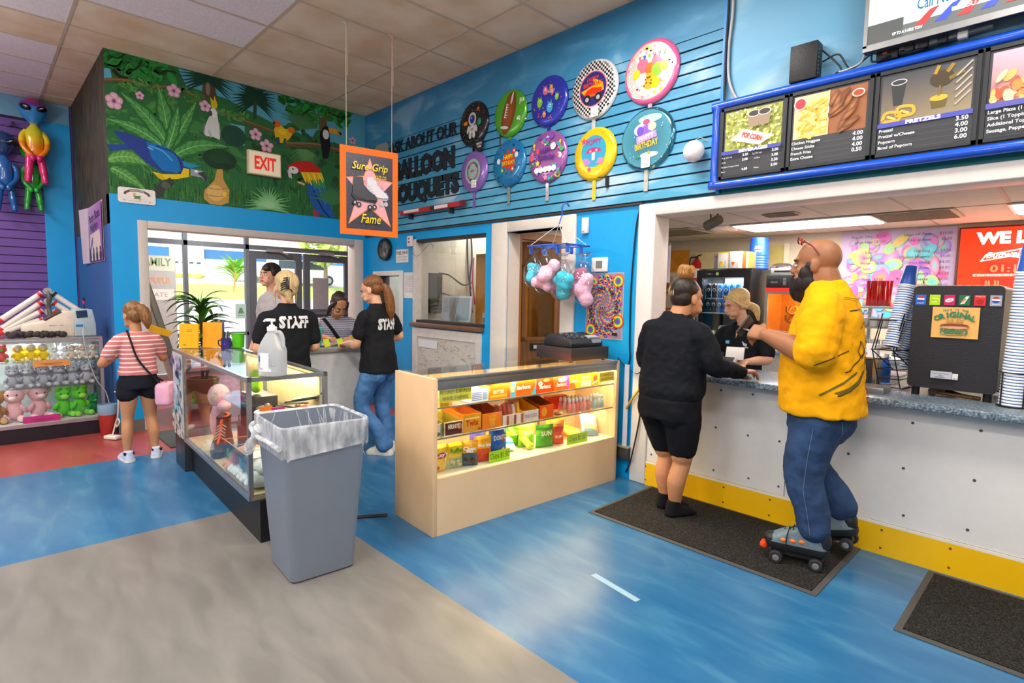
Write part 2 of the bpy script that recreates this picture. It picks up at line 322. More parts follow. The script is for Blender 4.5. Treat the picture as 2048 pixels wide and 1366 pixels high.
# frames in the right-hand wall
b=B()
for x0,x1,z0,z1 in ((.19,.25,1.0,1.70),(.80,.86,1.0,1.70),(.25,.80,1.64,1.70)):b.bx(x0,x1,-.02,.16,z0,z1)
struct(b.build('window_1',WHITE,bevel=.004))
b=B();b.bx(.25,.80,.07,.076,1.0,1.64);o=struct(b.build('window_1_pane',GLASS))
b=B();b.bx(1.09,1.15,-.02,.16,1.10,2.05);struct(b.build('window_2',M('#d8cfc8',.5),bevel=.003))
b=B();b.bx(1.15,2.346,-.01,.1,2.015,2.045);b.bx(1.15,2.346,-.01,.1,1.10,1.13);struct(b.build('window_2_track',M('#2c2625',.5)))
b=B();b.bx(1.15,1.79,.06,.066,1.13,2.015);b.bx(1.73,2.346,.03,.036,1.13,2.015);struct(b.build('window_2_pane',GLASS))
b=B();b.bx(1.08,2.34,-.06,.05,1.055,1.10);struct(b.build('window_2_sill',M('#6f4a35',.5),bevel=.004))
b=B();b.bx(2.455,2.67,-.025,.0,0,2.125);b.bx(3.36,3.509,-.025,0,0,2.125);b.bx(2.67,3.36,-.025,0,2.03,2.125);b.bx(2.64,2.67,0,.16,0,2.03);b.bx(3.36,3.39,0,.16,0,2.03);b.bx(2.67,3.36,.001,.16,2.03,2.06)
struct(b.build('trim_3',M('#e2d8cd',.5,var=.03),bevel=.004))
# concession opening: post, lintel, counter front
b=B();b.bx(4.135,4.279,-.036,.17,0,2.135);b.bx(4.279,OX1,-.036,.17,2.045,2.135);struct(b.build('trim_4',M('#e3dcd7',.45,var=.03),bevel=.008))
b=B();b.bx(4.275,11,-.022,0,.19,OZ0);b.mi=1
for sx in (4.276,5.29,6.7):b.bx(sx,sx+.004,-.0225,-.02,.19,OZ0)
scr=random.Random(4)
for x in (4.33,4.55,4.83,5.05,5.24,5.34,5.62,5.92,6.22,6.5):
    for z in (.26,.53,.80):b.lathe([(.008,0),(.006,.003)],(x+scr.uniform(-.02,.02),-.022,z+scr.uniform(-.02,.02)),8,axis=(0,-1,0))
struct(b.build('wall_right_counter_front',[M('#dfdcda',.35,var=.02),M('#4a4540',.6)]))
b=B();b.bx(4.228,11,-.03,-.003,0,.172);b.mi=2;b.bx(4.228,11,-.03,0,.172,.187);b.mi=1
for i in range(14):
    for z in (.04,.145):b.lathe([(.007,0),(.005,.003)],(4.28+i*.31,-.03,z),8,axis=(0,-1,0))
struct(b.build('baseboard_right',[M('#f0bb05',.4,var=.05,scale=3),M('#6b4a10',.6),M('#e8e2d4',.5)]))
b=B();b.bx(4.28,8.55,-.125,.55,.871,.909)
tag(b.build('countertop',mix_mat('speckled_laminate','#3c4c5a','#a9b6c0',90,.35,.7,.3,(1,1,1),3,0,'#6d7f8d',coat=.2),bevel=.006),'grey speckled laminate serving counter of the snack bar','counter')
# rooms behind the right-hand wall
IW=M('#d9cdb4',.6,var=.03);b=B();b.bx(-.2,1.0-.0,2.4,2.5,0,2.4);b.bx(1.0,2.45,2.4,2.5,0,2.4);b.bx(.95,1.0,.16,2.4,0,2.4);b.bx(2.355,2.40,.151,.37,0,2.4);b.bx(2.355,2.40,1.27,2.4,0,2.4);b.bx(2.355,2.40,.37,1.27,2.06,2.4);struct(b.build('wall_office',M('#dcd7c6',.6)))
b=B();b.bx(-.2,2.36,.15,2.6,2.4,2.45);struct(b.build('ceiling_office',M('#d8d0c0',.8)))
b=B();b.bx(3.45,3.62,.151,.75,0,2.2);b.bx(2.355,2.40,1.27,2.4,2.06,2.4);struct(b.build('wall_corridor',M('#c98c45',.6)))
b=B();b.bx(3.62,3.70,.151,.85,0,2.2);b.mi=0;b.bx(2.36,2.40,2.4,3.3,0,2.2);b.bx(2.36,9,3.2,3.3,0,2.25);b.bx(8.9,9,.15,3.3,0,2.25);struct(b.build('wall_concession',IW))
b=B();b.mi=0;b.bx(2.36,9,.15,3.3,2.2,2.24);b.mi=1
for k in range(-2,9):b.bx(3.65+.607*k,3.67+.607*k,.15,3.2,2.197,2.21)
for k in range(3):b.bx(2.4,9,.75+1.219*k,.77+1.219*k,2.1965,2.21)
struct(b.build('ceiling_concession',[M('#e2cfb6',.85,var=.04),M('#c3ae92',.6)]))
for i,x in enumerate((4.55,6.7)):
    t=thing('fluorescent_light','bright flat fluorescent panel in the snack bar ceiling, '+('behind the grey speaker' if i==0 else 'beyond the red sign'),'light',(x,2.26,2.195))
    b=B();b.box(0,0,-.006,1.26,.62,.012);b.build('light_frame',WHITE,t);b=B();b.box(0,0,-.016,1.2,.56,.008);b.build('light_diffuser',M('#fff6e8',.6,emit=9,var=0),t)
# storefront and vestibule
b=B();b.bx(-4.3,-2.56,-2.7,-2.6,0,3);b.bx(-4.3,-.2,3.4,3.5,0,3);b.bx(-2.4,-.15,ML+.12,ML+.16,0,3);b.mi=1;b.bx(-4.3,-.2,-2.57,3.4,2.9,3.0);b.mi=0;b.bx(-.2,-.12,0.15,3.5,0,3)
struct(b.build('wall_vestibule',[M('#d9d5d0',.6),M('#d8d2cc',.8)]))
b=B();SX=-4.0
for y in (-2.4,-1.12,-.14,1.86,2.9):b.bx(SX-.05,SX+.05,y-.03,y+.03,.08,2.9)
b.bx(SX-.05,SX+.05,-2.6,3.4,2.16,2.24);b.bx(SX-.05,SX+.05,-2.6,-.14,0,.10);b.bx(SX-.05,SX+.05,-2.6,-.14,.62,.68);b.bx(SX-.05,SX+.05,1.9,3.4,0,.10);b.bx(SX-.05,SX+.05,-2.6,3.4,2.8,2.9)
struct(b.build('window_3',DKMET))
b=B();b.bx(SX-.004,SX+.004,-2.6,-.14,.1,2.8);b.bx(SX-.004,SX+.004,-.14,3.4,2.24,2.8);b.bx(SX-.004,SX+.004,1.9,3.4,.1,2.2);struct(b.build('window_3_pane',GLASS))
for i,y in enumerate((-.10,.90)):
    b=B();y1=y+.96
    for q in ((y,y+.12,.02,2.14),(y1-.12,y1,.02,2.14),(y+.12,y1-.12,2.0,2.14),(y+.12,y1-.12,.02,.30),(y+.12,y1-.12,.78,1.08)):b.bx(SX-.03,SX+.03,*q)
    d=struct(b.build('door_%d'%(i+1),M('#50545a',.4,metal=.2)))
    b=B();b.bx(SX-.003,SX+.003,y+.12,y1-.12,.3,2.0);b.build('door_glass',GLASS,d)
    b=B();b.bx(SX+.03,SX+.10,y+.28,y+.58,2.13,2.19);b.tube([(SX+.07,y+.5,2.14),(SX+.22,y+.62,2.10),(SX+.05,y+.75,2.09)],.01);b.build('door_closer',STEEL,d)
    b=B();b.bx(SX+.05,SX+.09,y+.08,y1-.08,.98,1.03);b.build('push_bar',DKMET,d)
# ------------------------------------------------------------------ outside the storefront
GZ=[(-4.05,-.05),(-22,-.05),(-27,.85),(-33,1.75),(-36,2.2),(-110,2.8)]
b=B()
for i in range(5):
    (x0,z0),(x1,z1) =GZ[i],GZ[i+1];b.mi=(0,0,1,2,0)[i];b.quad((x1,-60,z1),(x0,-60,z0),(x0,110,z0),(x1,110,z1))
struct(b.build('ground_outside',[M('#b9b9bd',.9,scale=3),mix_mat('lawn','#8fa948','#c3cf74',40,.3,.7,.9,(1,1,1),6),M('#d9cfc4',.9)]))
t=thing('warehouse','long white warehouse with a blue stripe across the road','building',(-37,0,2.2))
b=B();b.bx(-8,0,-22,22,0,3.1);b.mi=1;b.bx(-6,.03,-22,5.95,1.35,2.0);b.bx(-6,.03,8.0,22,1.35,2.0);b.build('wall',[M('#eceae6',.6),M('#3f78ad',.6)],t)
b=B();b.rings([[V((x,-23,3.05)),V((x,22.5,3.7)),V((x,22.5,4.0)),V((x,-23,3.3))] for x in (-8.5,.6)]);b.build('roof',M('#a7b0c2',.5),t)
b=B();b.bx(0,.35,5.95,8.0,0,2.95);b.build('entrance_block',M('#f1efec',.6),t)
for i in range(4):b=B();b.bx(.35,.38,6.15+i*.46,6.4+i*.46,.95,1.05);b.build('vent',M('#45454a'),t)
b=B();b.bx(0,.05,13,15,.5,1.2);b.build('window',M('#5d6a78',.2),t)
def frond_plant(b,n,h,w,seed,spread=1,c='#4c8a2c'):
    r=random.Random(seed)
    for i in range(n):
        a=r.uniform(0,2*pi);t0=r.uniform(.0,.75) *spread;l=h*r.uniform(.6,1.1);d=V((cos(a),sin(a),0));pts=[];p=V((0,0,r.uniform(0,.25*h)));th=pi/2-t0*.8
        for k in range(7):
            pts.append(p.copy());p=p+(d*cos(th) +V((0,0,sin(th)))) *l/6;th -= .16*spread+.12*t0
        s=V((-sin(a),cos(a),0));ws=[.25,.75,1,.9,.7,.4,.04];nb=len(b.v)
        vs=[q+s*w*ws[k] /2*e+V((0,0,.25*w*ws[k] *abs(e))) for k,q in enumerate(pts) for e in (-1,0,1)];fs=[]
        for k in range(6):
            for e in range(2):fs.append((k*3+e,k*3+e+1,k*3+e+4,k*3+e+3))
        cc=[lin(int(c[j:j+2],16)) *r.uniform(.65,1.35) for j in (1,3,5)];b.add(vs,fs,tuple(cc))
def shrub(name,label,loc,n,h,w,seed,c,cat='shrub'):
    b=B();frond_plant(b,n,h,w,seed,1.1,c);o=tag(b.build(name,PAINT,smooth=80),label,cat);o.location=loc;return o
shrub('palm_shrub','big light green palm-like shrub by the warehouse wall',(-34.3,9.3,1.95),70,1.8,.26,5,'#86c43c')
shrub('shrub','small pale shrub beside the orange road marker',(-34.2,10.8,1.85),30,.7,.14,6,'#9cc08c')
b=B();b.cyl((0,0,0),(.12,.12,1.25),.045,n=8);tag(b.build('road_marker',M('#e8813c',.6)),'leaning orange marker post on the verge','post').location=(-30,7.8,1.28)
b=B();rr=random.Random(2)
for i in range(26):b.ell((rr.uniform(-.35,.35),rr.uniform(-3.6,3.6),.12),(.25,.4,rr.uniform(.12,.28)),8,5)
tag(b.build('ground_cover',M('#b0b45a',.9,var=.3,scale=8),smooth=60),'low yellowish bushes along the warehouse wall','shrub').location=(-35.9,4.0,2.1)
def tree(name,label,loc,h,r,seed,c):
    t=thing(name,label,'tree',loc);b=B();b.tube([(0,0,0),(.1,0,h*.4),(0,.1,h*.75)],[.18,.13,.06]);b.build('trunk',M('#7a6a58',.9),t);b=B();q=random.Random(seed)
    for i in range(420):
        d=V((q.gauss(0,1),q.gauss(0,1),q.gauss(0,1))).normalized() *r*q.uniform(.55,1.0);p=V((0,0,h*.72)) +V((d.x,d.y,d.z*.8));s=q.uniform(.16,.34)
        a=V((q.gauss(0,1),q.gauss(0,1),q.gauss(0,1))).normalized();e=a.orthogonal().normalized();g=a.cross(e);k=q.uniform(.7,1.3)
        b.add([p+e*s,p+g*s*.6,p-e*s,p-g*s*.6],[(0,1,2,3)],tuple(lin(int(c[j:j+2],16)) *k for j in (1,3,5)))
    b.build('crown',PAINT,t)
tree('leafy_tree','bright leafy tree right of the warehouse above the parked pickup',(-31,14.2,1.4),4.3,1.7,3,'#b9cc6a')
tree('leafy_tree','tree with pale blossom showing above the warehouse roof',(-60,10.8,2.4),4.9,1.6,4,'#c9bd92')
t=thing('utility_pole','pale utility pole seen through the left glass door','pole',(-25,8.5,.5));b=B();b.cyl((0,0,-.2),(0,0,9),.14,.11);b.build('pole',M('#cfcac0',.8),t)
def car(name,label,loc,kind,col,rz):
    t=thing(name,label,'car',loc,rz);b=B()
    prof={'van':[(-2.3,.35),(2.3,.35),(2.35,.9),(1.7,1.1),(1.0,1.75),(-2.2,1.8),(-2.35,1.0)],'pickup':[(-2.7,.4),(2.6,.4),(2.65,.95),(1.45,1.08),(.75,1.72),(-.55,1.74),(-.65,1.1),(-2.65,1.1)]}[kind]
    b.rings([[V((x,y,z)) for x,z in prof] for y in (-.85,.85)]);b.build('body',M(col,.25,coat=.5,var=.02),t,bevel=.06)
    for y in (-.862,.862):
        b=B()
        pts=[(1.2,1.12),(.78,1.62),(-.45,1.64),(-.5,1.12)] if kind=='pickup' else [(1.45,1.12),(.95,1.65),(-2.0,1.68),(-2.1,1.12)]
        b.rings([[V((x,y+e,z)) for x,z in pts] for e in (-.01,.01)])
        b.build('window',M('#3c4a58',.1),t)
    for x in (-1.6,1.65):
        for y in (-.8,.8):
            b=B();b.lathe([(.2,-.1),(.36,-.1),(.36,.1),(.2,.1)],(x,y,.36),18,axis=(0,1,0));wh=b.build('wheel',M('#2b2b2d',.7),t,smooth=50)
            b=B();b.lathe([(.21,-.11),(.21,.11)],(x,y,.36),14,axis=(0,1,0));b.build('hubcap',STEEL,wh)
    for y in (-.84,.70):b=B();b.bx((-2.72 if kind=='pickup' else -2.37),-2.2,y,y+.14,.75,1.0);b.build('tail_light',M('#cc3333'),t)
car('parked_van','white van parked behind the left glass door',(-33.5,13.6,1.83),'van','#f2f2f2',pi/2)
car('pickup_truck','white pickup truck seen through the right glass door',(-48,22.3,2.29),'pickup','#f4f4f4',pi/2)
t=thing('workshop','white workshop with a dark window grid behind the pickup','building',(-56,25,2.3));b=B();b.bx(-3,2.3,-3,12,0,5.0);b.build('wall',M('#e8e6e2',.7),t)
for i in range(2):
    for j in range(2):
        b=B();b.bx(2.3,2.33,-1.9+i*1.5,-.6+i*1.5,.9+j*1.1,1.85+j*1.1);w_=b.build('window',M('#59606a',.3),t)
        if i==0 and j==1:a=Art((2.335,-1.25,2.5),(0,1,0),(0,0,1));a.el(0,0,.38,.42,'#ece8f4');a.build('round_sign',PAINT,w_)
# ------------------------------------------------------------------ floor mats, bin
def mat_rug(label,x0,x1,y0,y1):
    t=thing('floor_mat',label,'mat',((x0+x1) /2,(y0+y1) /2,0));w,h=(x1-x0) /2,(y1-y0) /2
    b=B();b.bx(-w,w,-h,h,.0005,.006);b.build('rubber_border',M('#4a4744',.8),t,bevel=.002)
    b=B();b.bx(-w+.03,w-.03,-h+.03,h-.03,.004,.011);b.build('carpet',mix_mat('mat_pile','#1a1918','#45413d',150,.35,.7,.95,(1,1,1),2,0,'#2b2927',bump=.6,spec=.1),t)
mat_rug('charcoal carpet mat under the woman in black and the man on skates',4.335,5.735,-.80,-.035)
mat_rug('charcoal carpet mat at the right edge, beyond the bare strip of floor',6.06,7.5,-.84,-.06)
def rrect(w,h,r,n=5,cx=0,cy=0):
    o=[]
    for sx,sy,a in ((1,1,0),(-1,1,pi/2),(-1,-1,pi),(1,-1,1.5*pi)):
        for k in range(n+1):t=a+pi/2*k/n;o.append((cx+sx*(w-r) +r*cos(t),cy+sy*(h-r) +r*sin(t)))
    return o
def bin_():
    t=thing('trash_can','tall grey square bin with a knotted clear liner','bin',(3.795,-2.455,0),R(-4))
    b=B();z=[(0,.155,.03),(.01,.165,.035),(.40,.19,.035),(.765,.215,.035),(.79,.218,.035),(.79,.205,.03),(.76,.203,.03),(.05,.155,.03)]
    b.rings([[V((x,y,q)) for x,y in rrect(w,w,r)] for q,w,r in z]);b.build('body',M('#77808f',.5,var=.03,scale=5),t,smooth=40)
    b=B();q=random.Random(3);rings=[]
    for k,(zz,w) in enumerate([(.70,.205),(.77,.206),(.796,.213),(.80,.222),(.79,.2275),(.75,.226),(.70,.226),(.655,.222),(.645,.223)]):
        amp=[.006,.004,.001,.001,.0015,.004,.005,.006,.007][k]
        rings.append([V((x+q.gauss(0,amp) *.5,y+q.gauss(0,amp) *.5,zz+q.gauss(0,amp) +(.03*(y+.2) if k>6 else 0))) for x,y in rrect(w,w,.045,7)])
    b.rings(rings,caps=False);q2=[]
    ln=b.build('liner',FILM2,t,smooth=70)
    b=B();b.tube(spl([(-.10,-.226,.74),(-.13,-.235,.70),(-.15,-.245,.675),(-.18,-.25,.64),(-.225,-.255,.58)],4),[.03,.028,.026,.024,.022,.02,.018,.017,.018,.022,.025,.027,.028,.029,.028,.02,.008],9)
    b.tube(spl([(.21,-.228,.70),(.05,-.235,.705),(-.11,-.238,.70),(-.222,-.226,.74),(-.229,-.05,.745)],5),.013,7)
    b.ell((-.135,-.242,.695),(.026,.016,.024),10,7);b.build('knot',FILM2,ln,smooth=70)
    b=B();q=random.Random(8)
    for i in range(34):
        s=i%4;x=q.uniform(-.19,.19);pts=[(x+q.uniform(-.015,.015),-.2,.785),(x+q.uniform(-.03,.03),-.2,.70),(x+q.uniform(-.04,.04),-.195,.6)]
        m=Matrix.Rotation(pi/2*s,4,'Z');b.tube([m @ V(p) for p in pts],[.002,.005,.001],5)
    b.build('liner_folds',FILM2,ln,smooth=70)
FILM2=bpy.data.materials.new('cloudy_film');FILM2.use_nodes=True
def _f(m):
    nt=m.node_tree;p=nt.nodes['Principled BSDF'];p.inputs['Base Color'].default_value=(.82,.84,.88,1);p.inputs['Roughness'].default_value=.25
    n=nt.nodes.new('ShaderNodeTexNoise');n.inputs['Scale'].default_value=26;n.inputs['Detail'].default_value=5;t=nt.nodes.new('ShaderNodeTexCoord');mp=nt.nodes.new('ShaderNodeMapping');mp.inputs['Scale'].default_value=(1,1,.35)
    nt.links.new(t.outputs['Object'],mp.inputs[0]);nt.links.new(mp.outputs[0],n.inputs['Vector']);r=nt.nodes.new('ShaderNodeMapRange');r.inputs[1].default_value=.35;r.inputs[2].default_value=.75;r.inputs[3].default_value=.22;r.inputs[4].default_value=.8
    nt.links.new(n.outputs[0],r.inputs[0]);x=nt.nodes.new('ShaderNodeMixShader');tr=nt.nodes.new('ShaderNodeBsdfTransparent');nt.links.new(r.outputs[0],x.inputs[0]);nt.links.new(tr.outputs[0],x.inputs[1]);nt.links.new(p.outputs[0],x.inputs[2])
    bp=nt.nodes.new('ShaderNodeBump');bp.inputs['Strength'].default_value=.5;nt.links.new(n.outputs[0],bp.inputs['Height']);nt.links.new(bp.outputs[0],p.inputs['Normal']);nt.links.new(x.outputs[0],nt.nodes['Material Output'].inputs[0])
_f(FILM2);bin_()
# ------------------------------------------------------------------ lit candy case
CO,CA=V((3.967,-1.804,0)),R(86.8);CL,CD,CH=1.70,.45,.945
CM=Matrix.Translation(CO) @ Matrix.Rotation(CA,4,'Z')
def cw(x,y,z):return CM @ V((x,y,z))
cc=thing('display_case','beige laminate display case lit inside and filled with candy and chips','display case',CO,CA)
for x_ in (0,CL-.03):b=B();b.bx(x_,x_+.03,0,CD,0,CH);b.build('end_panel',CREAM,cc,bevel=.002)
b=B();b.bx(.03,CL-.03,0,.02,0,.335);b.bx(.03,CL-.03,.0,.022,.335,.348);b.build('front_panel',M('#ecc79a',.45,var=.04,scale=4),cc)
b=B();b.bx(.03,CL-.03,.021,CD-.02,.325,.345);b.build('deck',M('#efe6d2',.4),cc)
b=B();b.bx(.03,CL-.03,CD-.02,CD-.004,.02,.90);b.mi=1
for x in (.70,1.24):b.bx(x,x+.018,CD-.032,CD-.02,.345,.9)
b.build('back_panel',[M('#ecd3a2',.5),M('#9a8462',.5)],cc)
for z,w in ((.575,.30),(.76,.27)):
    b=B();b.bx(.032,CL-.032,.03,.03+w,z,z+.006);sh=b.build('shelf',GLASS,cc)
    b=B();b.bx(.032,CL-.032,.026,.03,z-.002,z+.008);b.build('shelf_edge',M('#9d9a8c',.3,metal=.4),sh)
b=B();b.bx(.03,CL-.03,.0,.006,.349,.875);b.build('front_glass',GLASS,cc)
b=B();b.bx(.03,CL-.03,.01,CD-.01,CH-.008,CH);b.build('top_glass',GLASS,cc)
b=B();b.bx(.028,CL-.028,-.004,.02,CH-.014,CH+.003);b.bx(.03,CL-.03,.004,.018,.875,CH-.014);b.build('top_rail',M('#9c9a97',.35,metal=.75),cc,bevel=.001)
b=B();b.cyl((.06,.035,.905),(CL-.06,.035,.905),.012);b.build('tube_light',M('#ffd890',.5,emit=6,var=0),cc)
CB=lamp('case_tube_glow','AREA',cw(CL/2,.05,.89),30,(R(18),0,CA),(CL-.15,.04),(1,.78,.42))
CB2=lamp('case_deck_glow','AREA',cw(CL/2,.16,.565),8,(0,0,CA),(CL-.15,.06),(1,.80,.46))
def part_at(t,b,name,m,**k):return b.build(name,m,t,**k)
def bag(label,x,y,z,w,h,th,cols,words,rz=0,tilt=0,wcol='#ffffff',band=None,art=None,rot=None,name='chip_bag',group='bags of chips in the lit case',seed=0):
    t=thing(name,label,'bag',cw(x,y,z),CA+rz,group);q=random.Random(seed);b=B();n=8;m=9;F=[];K=[]
    T=Matrix.Rotation(tilt,4,'X') if rot is None else Euler(rot).to_matrix().to_4x4()
    def pt(i,j,s):
        u=-1+2*i/n;v=j/m;e=(1-abs(u) ** 4) *(1-abs(2*v-1) ** 5);wob=.004*sin(7*v+seed) +.003*sin(5*u+3*v*seed)
        return T @ V((u*w/2*(1-.06*sin(pi*v)),s*(th/2*e+(wob if e>.2 else 0)),v*h))
    for s in (-1,1):
        g=[[pt(i,j,s) for i in range(n+1)] for j in range(m+1)];vs=[p for r in g for p in r];fs=[];k0=len(b.v)
        for j in range(m):
            for i in range(n):a=j*(n+1) +i;fs.append((a,a+1,a+n+2,a+n+1) if s<0 else (a+n+1,a+n+2,a+1,a))
        for f in fs:
            v=(f[0] // (n+1)) /m if s<0 else ((f[2]) // (n+1)) /m
            b.add([vs[i] for i in f],[(0,1,2,3)],cols[min(int(v*len(cols)),len(cols) -1)])
    b.build('pouch',PRINT,t,smooth=60)
    A=Art((0,0,0),(1,0,0),(0,0,1),.0005)
    def wp(x_,y_):
        u=max(-1,min(1,x_/(w/2)));v=max(0,min(1,y_/h));e=(1-abs(u) ** 4) *(1-abs(2*v-1) ** 5);p=T @ V((x_,-th/2*e-.004,y_));return (p.x,p.z,-p.y)
    A.warp=wp
    if art:art(A,w,h)
    for (tx,yy,hh,c) in words:A.text(tx,0,yy*h,hh,c,bold=.03,fit=w*.72 if len(tx) >3 else None)
    if A.v:A.build('print',PRINT,t)
    return t
Yl,Gr='#f6cf1a','#7fc41f'
def chipart(c1,c2):
    def f(A,w,h):
        A.el(0,h*.28,w*.36,h*.14,c1);q=random.Random(1)
        for i in range(7):A.el(q.uniform(-.3,.3) *w,h*q.uniform(.17,.36),w*.1,h*.05,c2,rot=q.uniform(0,3))
    return f
def redban(A,w,h):A.el(0,h*.64,w*.33,h*.11,'#c8201c');A.el(w*.12,h*.27,w*.2,h*.13,'#e2c66a');A.el(-w*.28,h*.2,w*.12,h*.08,'#b34a22')
Z0=.346
bag('yellow chip bag with a red oval, beside the left end of the case',.118,.12,Z0,.125,.17,.06,[Yl],[('Lay\'s',.61,.022,'#ffffff')],art=redban,rz=R(8),seed=1)
bag('yellow and green chip bag with a pale bowl picture, second from the left',.235,.12,Z0,.125,.165,.05,['#b9bb8a','#c9c27a',Yl,Yl,Yl],[('Ruffles',.66,.028,'#4d9a14')],art=chipart('#9aa27a','#d7cf9a'),rz=R(-4),seed=2)
bag('orange-topped snack bag with a slate lower half and pretzel picture',.335,.105,Z0,.12,.165,.06,['#45566a','#45566a','#4d6478','#e8a51c','#e8a51c','#edb02a'],[('Chex',.68,.02,'#ffffff'),('Mix',.58,.02,'#ffffff')],art=chipart('#6b5340','#2f2a2a'),rz=R(-24),seed=3)
bag('gold snack bag with a red bottom standing by the blue bag',.46,.12,Z0,.13,.175,.06,['#c63b1e','#cc4320','#e05a1c','#eda51c','#f0af22','#f0b52a'],[('Munchies',.62,.022,'#ffffff')],rz=R(-8),seed=4)
def tri(A,w,h):A.poly([(-w*.1,h*.68),(w*.34,h*.74),(w*.12,h*.5)],'#c8401c');A.el(w*.2,h*.22,w*.2,h*.12,'#d58c2a')
bag('blue chip bag with white lettering, tallest on the deck',.60,.14,Z0,.165,.215,.06,['#1d4fae','#1d4fae','#2460c6','#2a6bd2','#2a6bd2','#c8d4e8'],[('DORITOS',.60,.03,'#ffffff')],art=tri,rz=R(4),seed=5)
bag('violet chip bag peeking out behind the blue and gold bags',.50,.24,Z0,.15,.21,.04,['#3a3a90','#4a48a8'],[],rz=R(12),seed=6)
bag('small white and teal packet lying flat near the middle of the deck',.735,.17,Z0+.02,.11,.13,.035,['#e8ecec','#1aa3b4','#ffffff','#f4f4ee'],[],rot=(R(-62),0,R(-20)),seed=7)
for i,(x,y,w,c,lab,ry) in enumerate([(.85,.27,.15,'#6db81c','bright green chip bag furthest back on the deck',4),(.935,.22,.15,'#8ccc24','light green chip bag between two other green ones',-6),(1.03,.13,.15,'#3f9c1e','deep green chip bag in front of the lighter green ones',-12)]):
    bag(lab,x,y,Z0,w,.165,.05,[c,c,'#9fd43a' if i != 2 else '#6db92a',c],[('SUN' if i else 'SU',.55,.032,'#f4f8e0')],rz=R(ry),seed=10+i)
bag('lime packet slumped on the deck before the green bags',.905,.13,Z0+.015,.09,.11,.03,['#b7d422','#cfe03a'],[],rot=(R(-50),0,R(15)),seed=14)
bag('orange-red crumpled chip bag right of the green bags',1.155,.13,Z0,.12,.18,.06,['#d8401a','#e2521e','#d43a18','#ee8a3a'],[('RUF',.30,.02,'#ffe9d8')],rz=R(-20),seed=15)
for i,(x,y,z,rx,rz_,lab) in enumerate([(1.25,.24,0,-12,5,'yellow chip bag leaning behind the right price sign'),(1.34,.26,0,-30,-10,'yellow chip bag slumped against the back of the case'),(1.40,.11,.018,-66,25,'orange-yellow packet lying beside the white bag')]):
    bag(lab,x,y,Z0+z,.15,.155,.05,['#f3b01a','#fbd12a','#f7c01c'],[],rot=(R(rx),0,R(rz_)),seed=16+i)
bag('crinkled white and blue chip bag tipped over at the right end',1.53,.13,Z0+.012,.16,.19,.05,['#7f9fb4','#e8c890','#f0efe9','#e8e8e6','#d8d8d6'],[],rot=(R(-38),R(14),R(-20)),seed=20)
def card(label,x,y,z,w,h,col,lines,rz=0,m=None,cat='sign',name='price_sign'):
    t=thing(name,label,cat,m @ V((x,y,z)) if m else cw(x,y,z),CA+rz if not m else rz);b=B();b.bx(-w/2,w/2,0,.002,0,h);b.build('card',M(col,.6,var=.02),t)
    a=Art((0,-.0005,0),(1,0,0),(0,0,1),.0003)
    for tx,yy,hh,f in lines:a.text(tx,0,yy*h,hh,'#3b3a18',fit=f*w)
    a.build('lettering',PAINT,t);return t
card('neon green chips price sign below the blue chip bag',.555,.06,Z0,.17,.075,'#a5de1c',[('Chips $1.50',.3,.036,.92)],R(-3))
card('neon green chips price sign before the yellow bags',1.30,.055,Z0,.215,.075,'#9fce1e',[('Chips $1.50',.3,.034,.8)],R(-2))
card('yellow price sign behind the glass at the left end',.175,.027,.795,.235,.082,'#e4e04a',[('ALL CANDY $2.00 UNLESS',.60,.022,.97),('MARKED OTHERWISE',.12,.022,.8)],cat='sign')
card('small amber fifty cent tag under the left yellow sign',.095,.0245,.768,.07,.027,'#f0b818',[('0.50',.2,.017,.7)])
card('yellow price sign behind the glass at the right end',1.60,.03,.79,.20,.072,'#e0c81e',[('ALL CANDY $2.00 UNLESS',.58,.016,.9),('MARKED OTHERWISE',.15,.018,.8)])
def tray(label,x,z,w,h,d,col,words=(),back=None,inner=None,y=.045,art=None,n=0,barcol=None,side=None,wcol='#ffffff',open_=True,blabel=None):
    t=thing('candy_box',label,'box',cw(x,y,z),CA,'candy boxes on the glass shelves');b=B();q=inner or '#b8783a'
    if open_:
        b.bx(-w/2,w/2,0,.003,0,h,col=col);b.bx(-w/2,w/2,d-.003,d,0,back or h*1.25,col=q)
        for s in (-1,1):
            xx=s*(w/2-.0015);b.add([(xx-.0015,0.003,0),(xx+.0015,.003,0),(xx+.0015,d,0),(xx-.0015,d,0),(xx-.0015,.003,h),(xx+.0015,.003,h),(xx+.0015,d,back or h*1.25),(xx-.0015,d,back or h*1.25)],
                  [(3,2,1,0),(4,5,6,7),(0,1,5,4),(1,2,6,5),(2,3,7,6),(3,0,4,7)],side or q)
        b.bx(-w/2+.003,w/2-.003,.003,d-.003,.001,.004,col=q)
    else:b.bx(-w/2,w/2,0,d,0,h,col=col)
    b.build('carton',PRINT,t);A=Art((0,-.0004,0),(1,0,0),(0,0,1),.0003)
    if art:art(A,w,h)
    for tx,yy,hh,c,f in words:A.text(tx,0,yy*h,hh,c,bold=.03,fit=f*w)
    if A.v:A.build('print',PRINT,t)
    for k in range(n):
        o=B();bw=(w-.012) /n;o.box(0,0,0,bw*.9,d*.85,.016);bb=tag(o.build('candy_bar',M(barcol,.35),bevel=.003),blabel,'candy bar',blabel);bb.location=cw(x-w/2+.006+bw*(k+.5),y+d/2,z+.016+.004*(k%2));bb.rotation_euler=(R(3*(k%3-1)),0,CA)
    return t
z=.5815
def bx_(c):return lambda A,w,h:A.rect(-w*.42,h*.12,w*.42,h*.88,c)
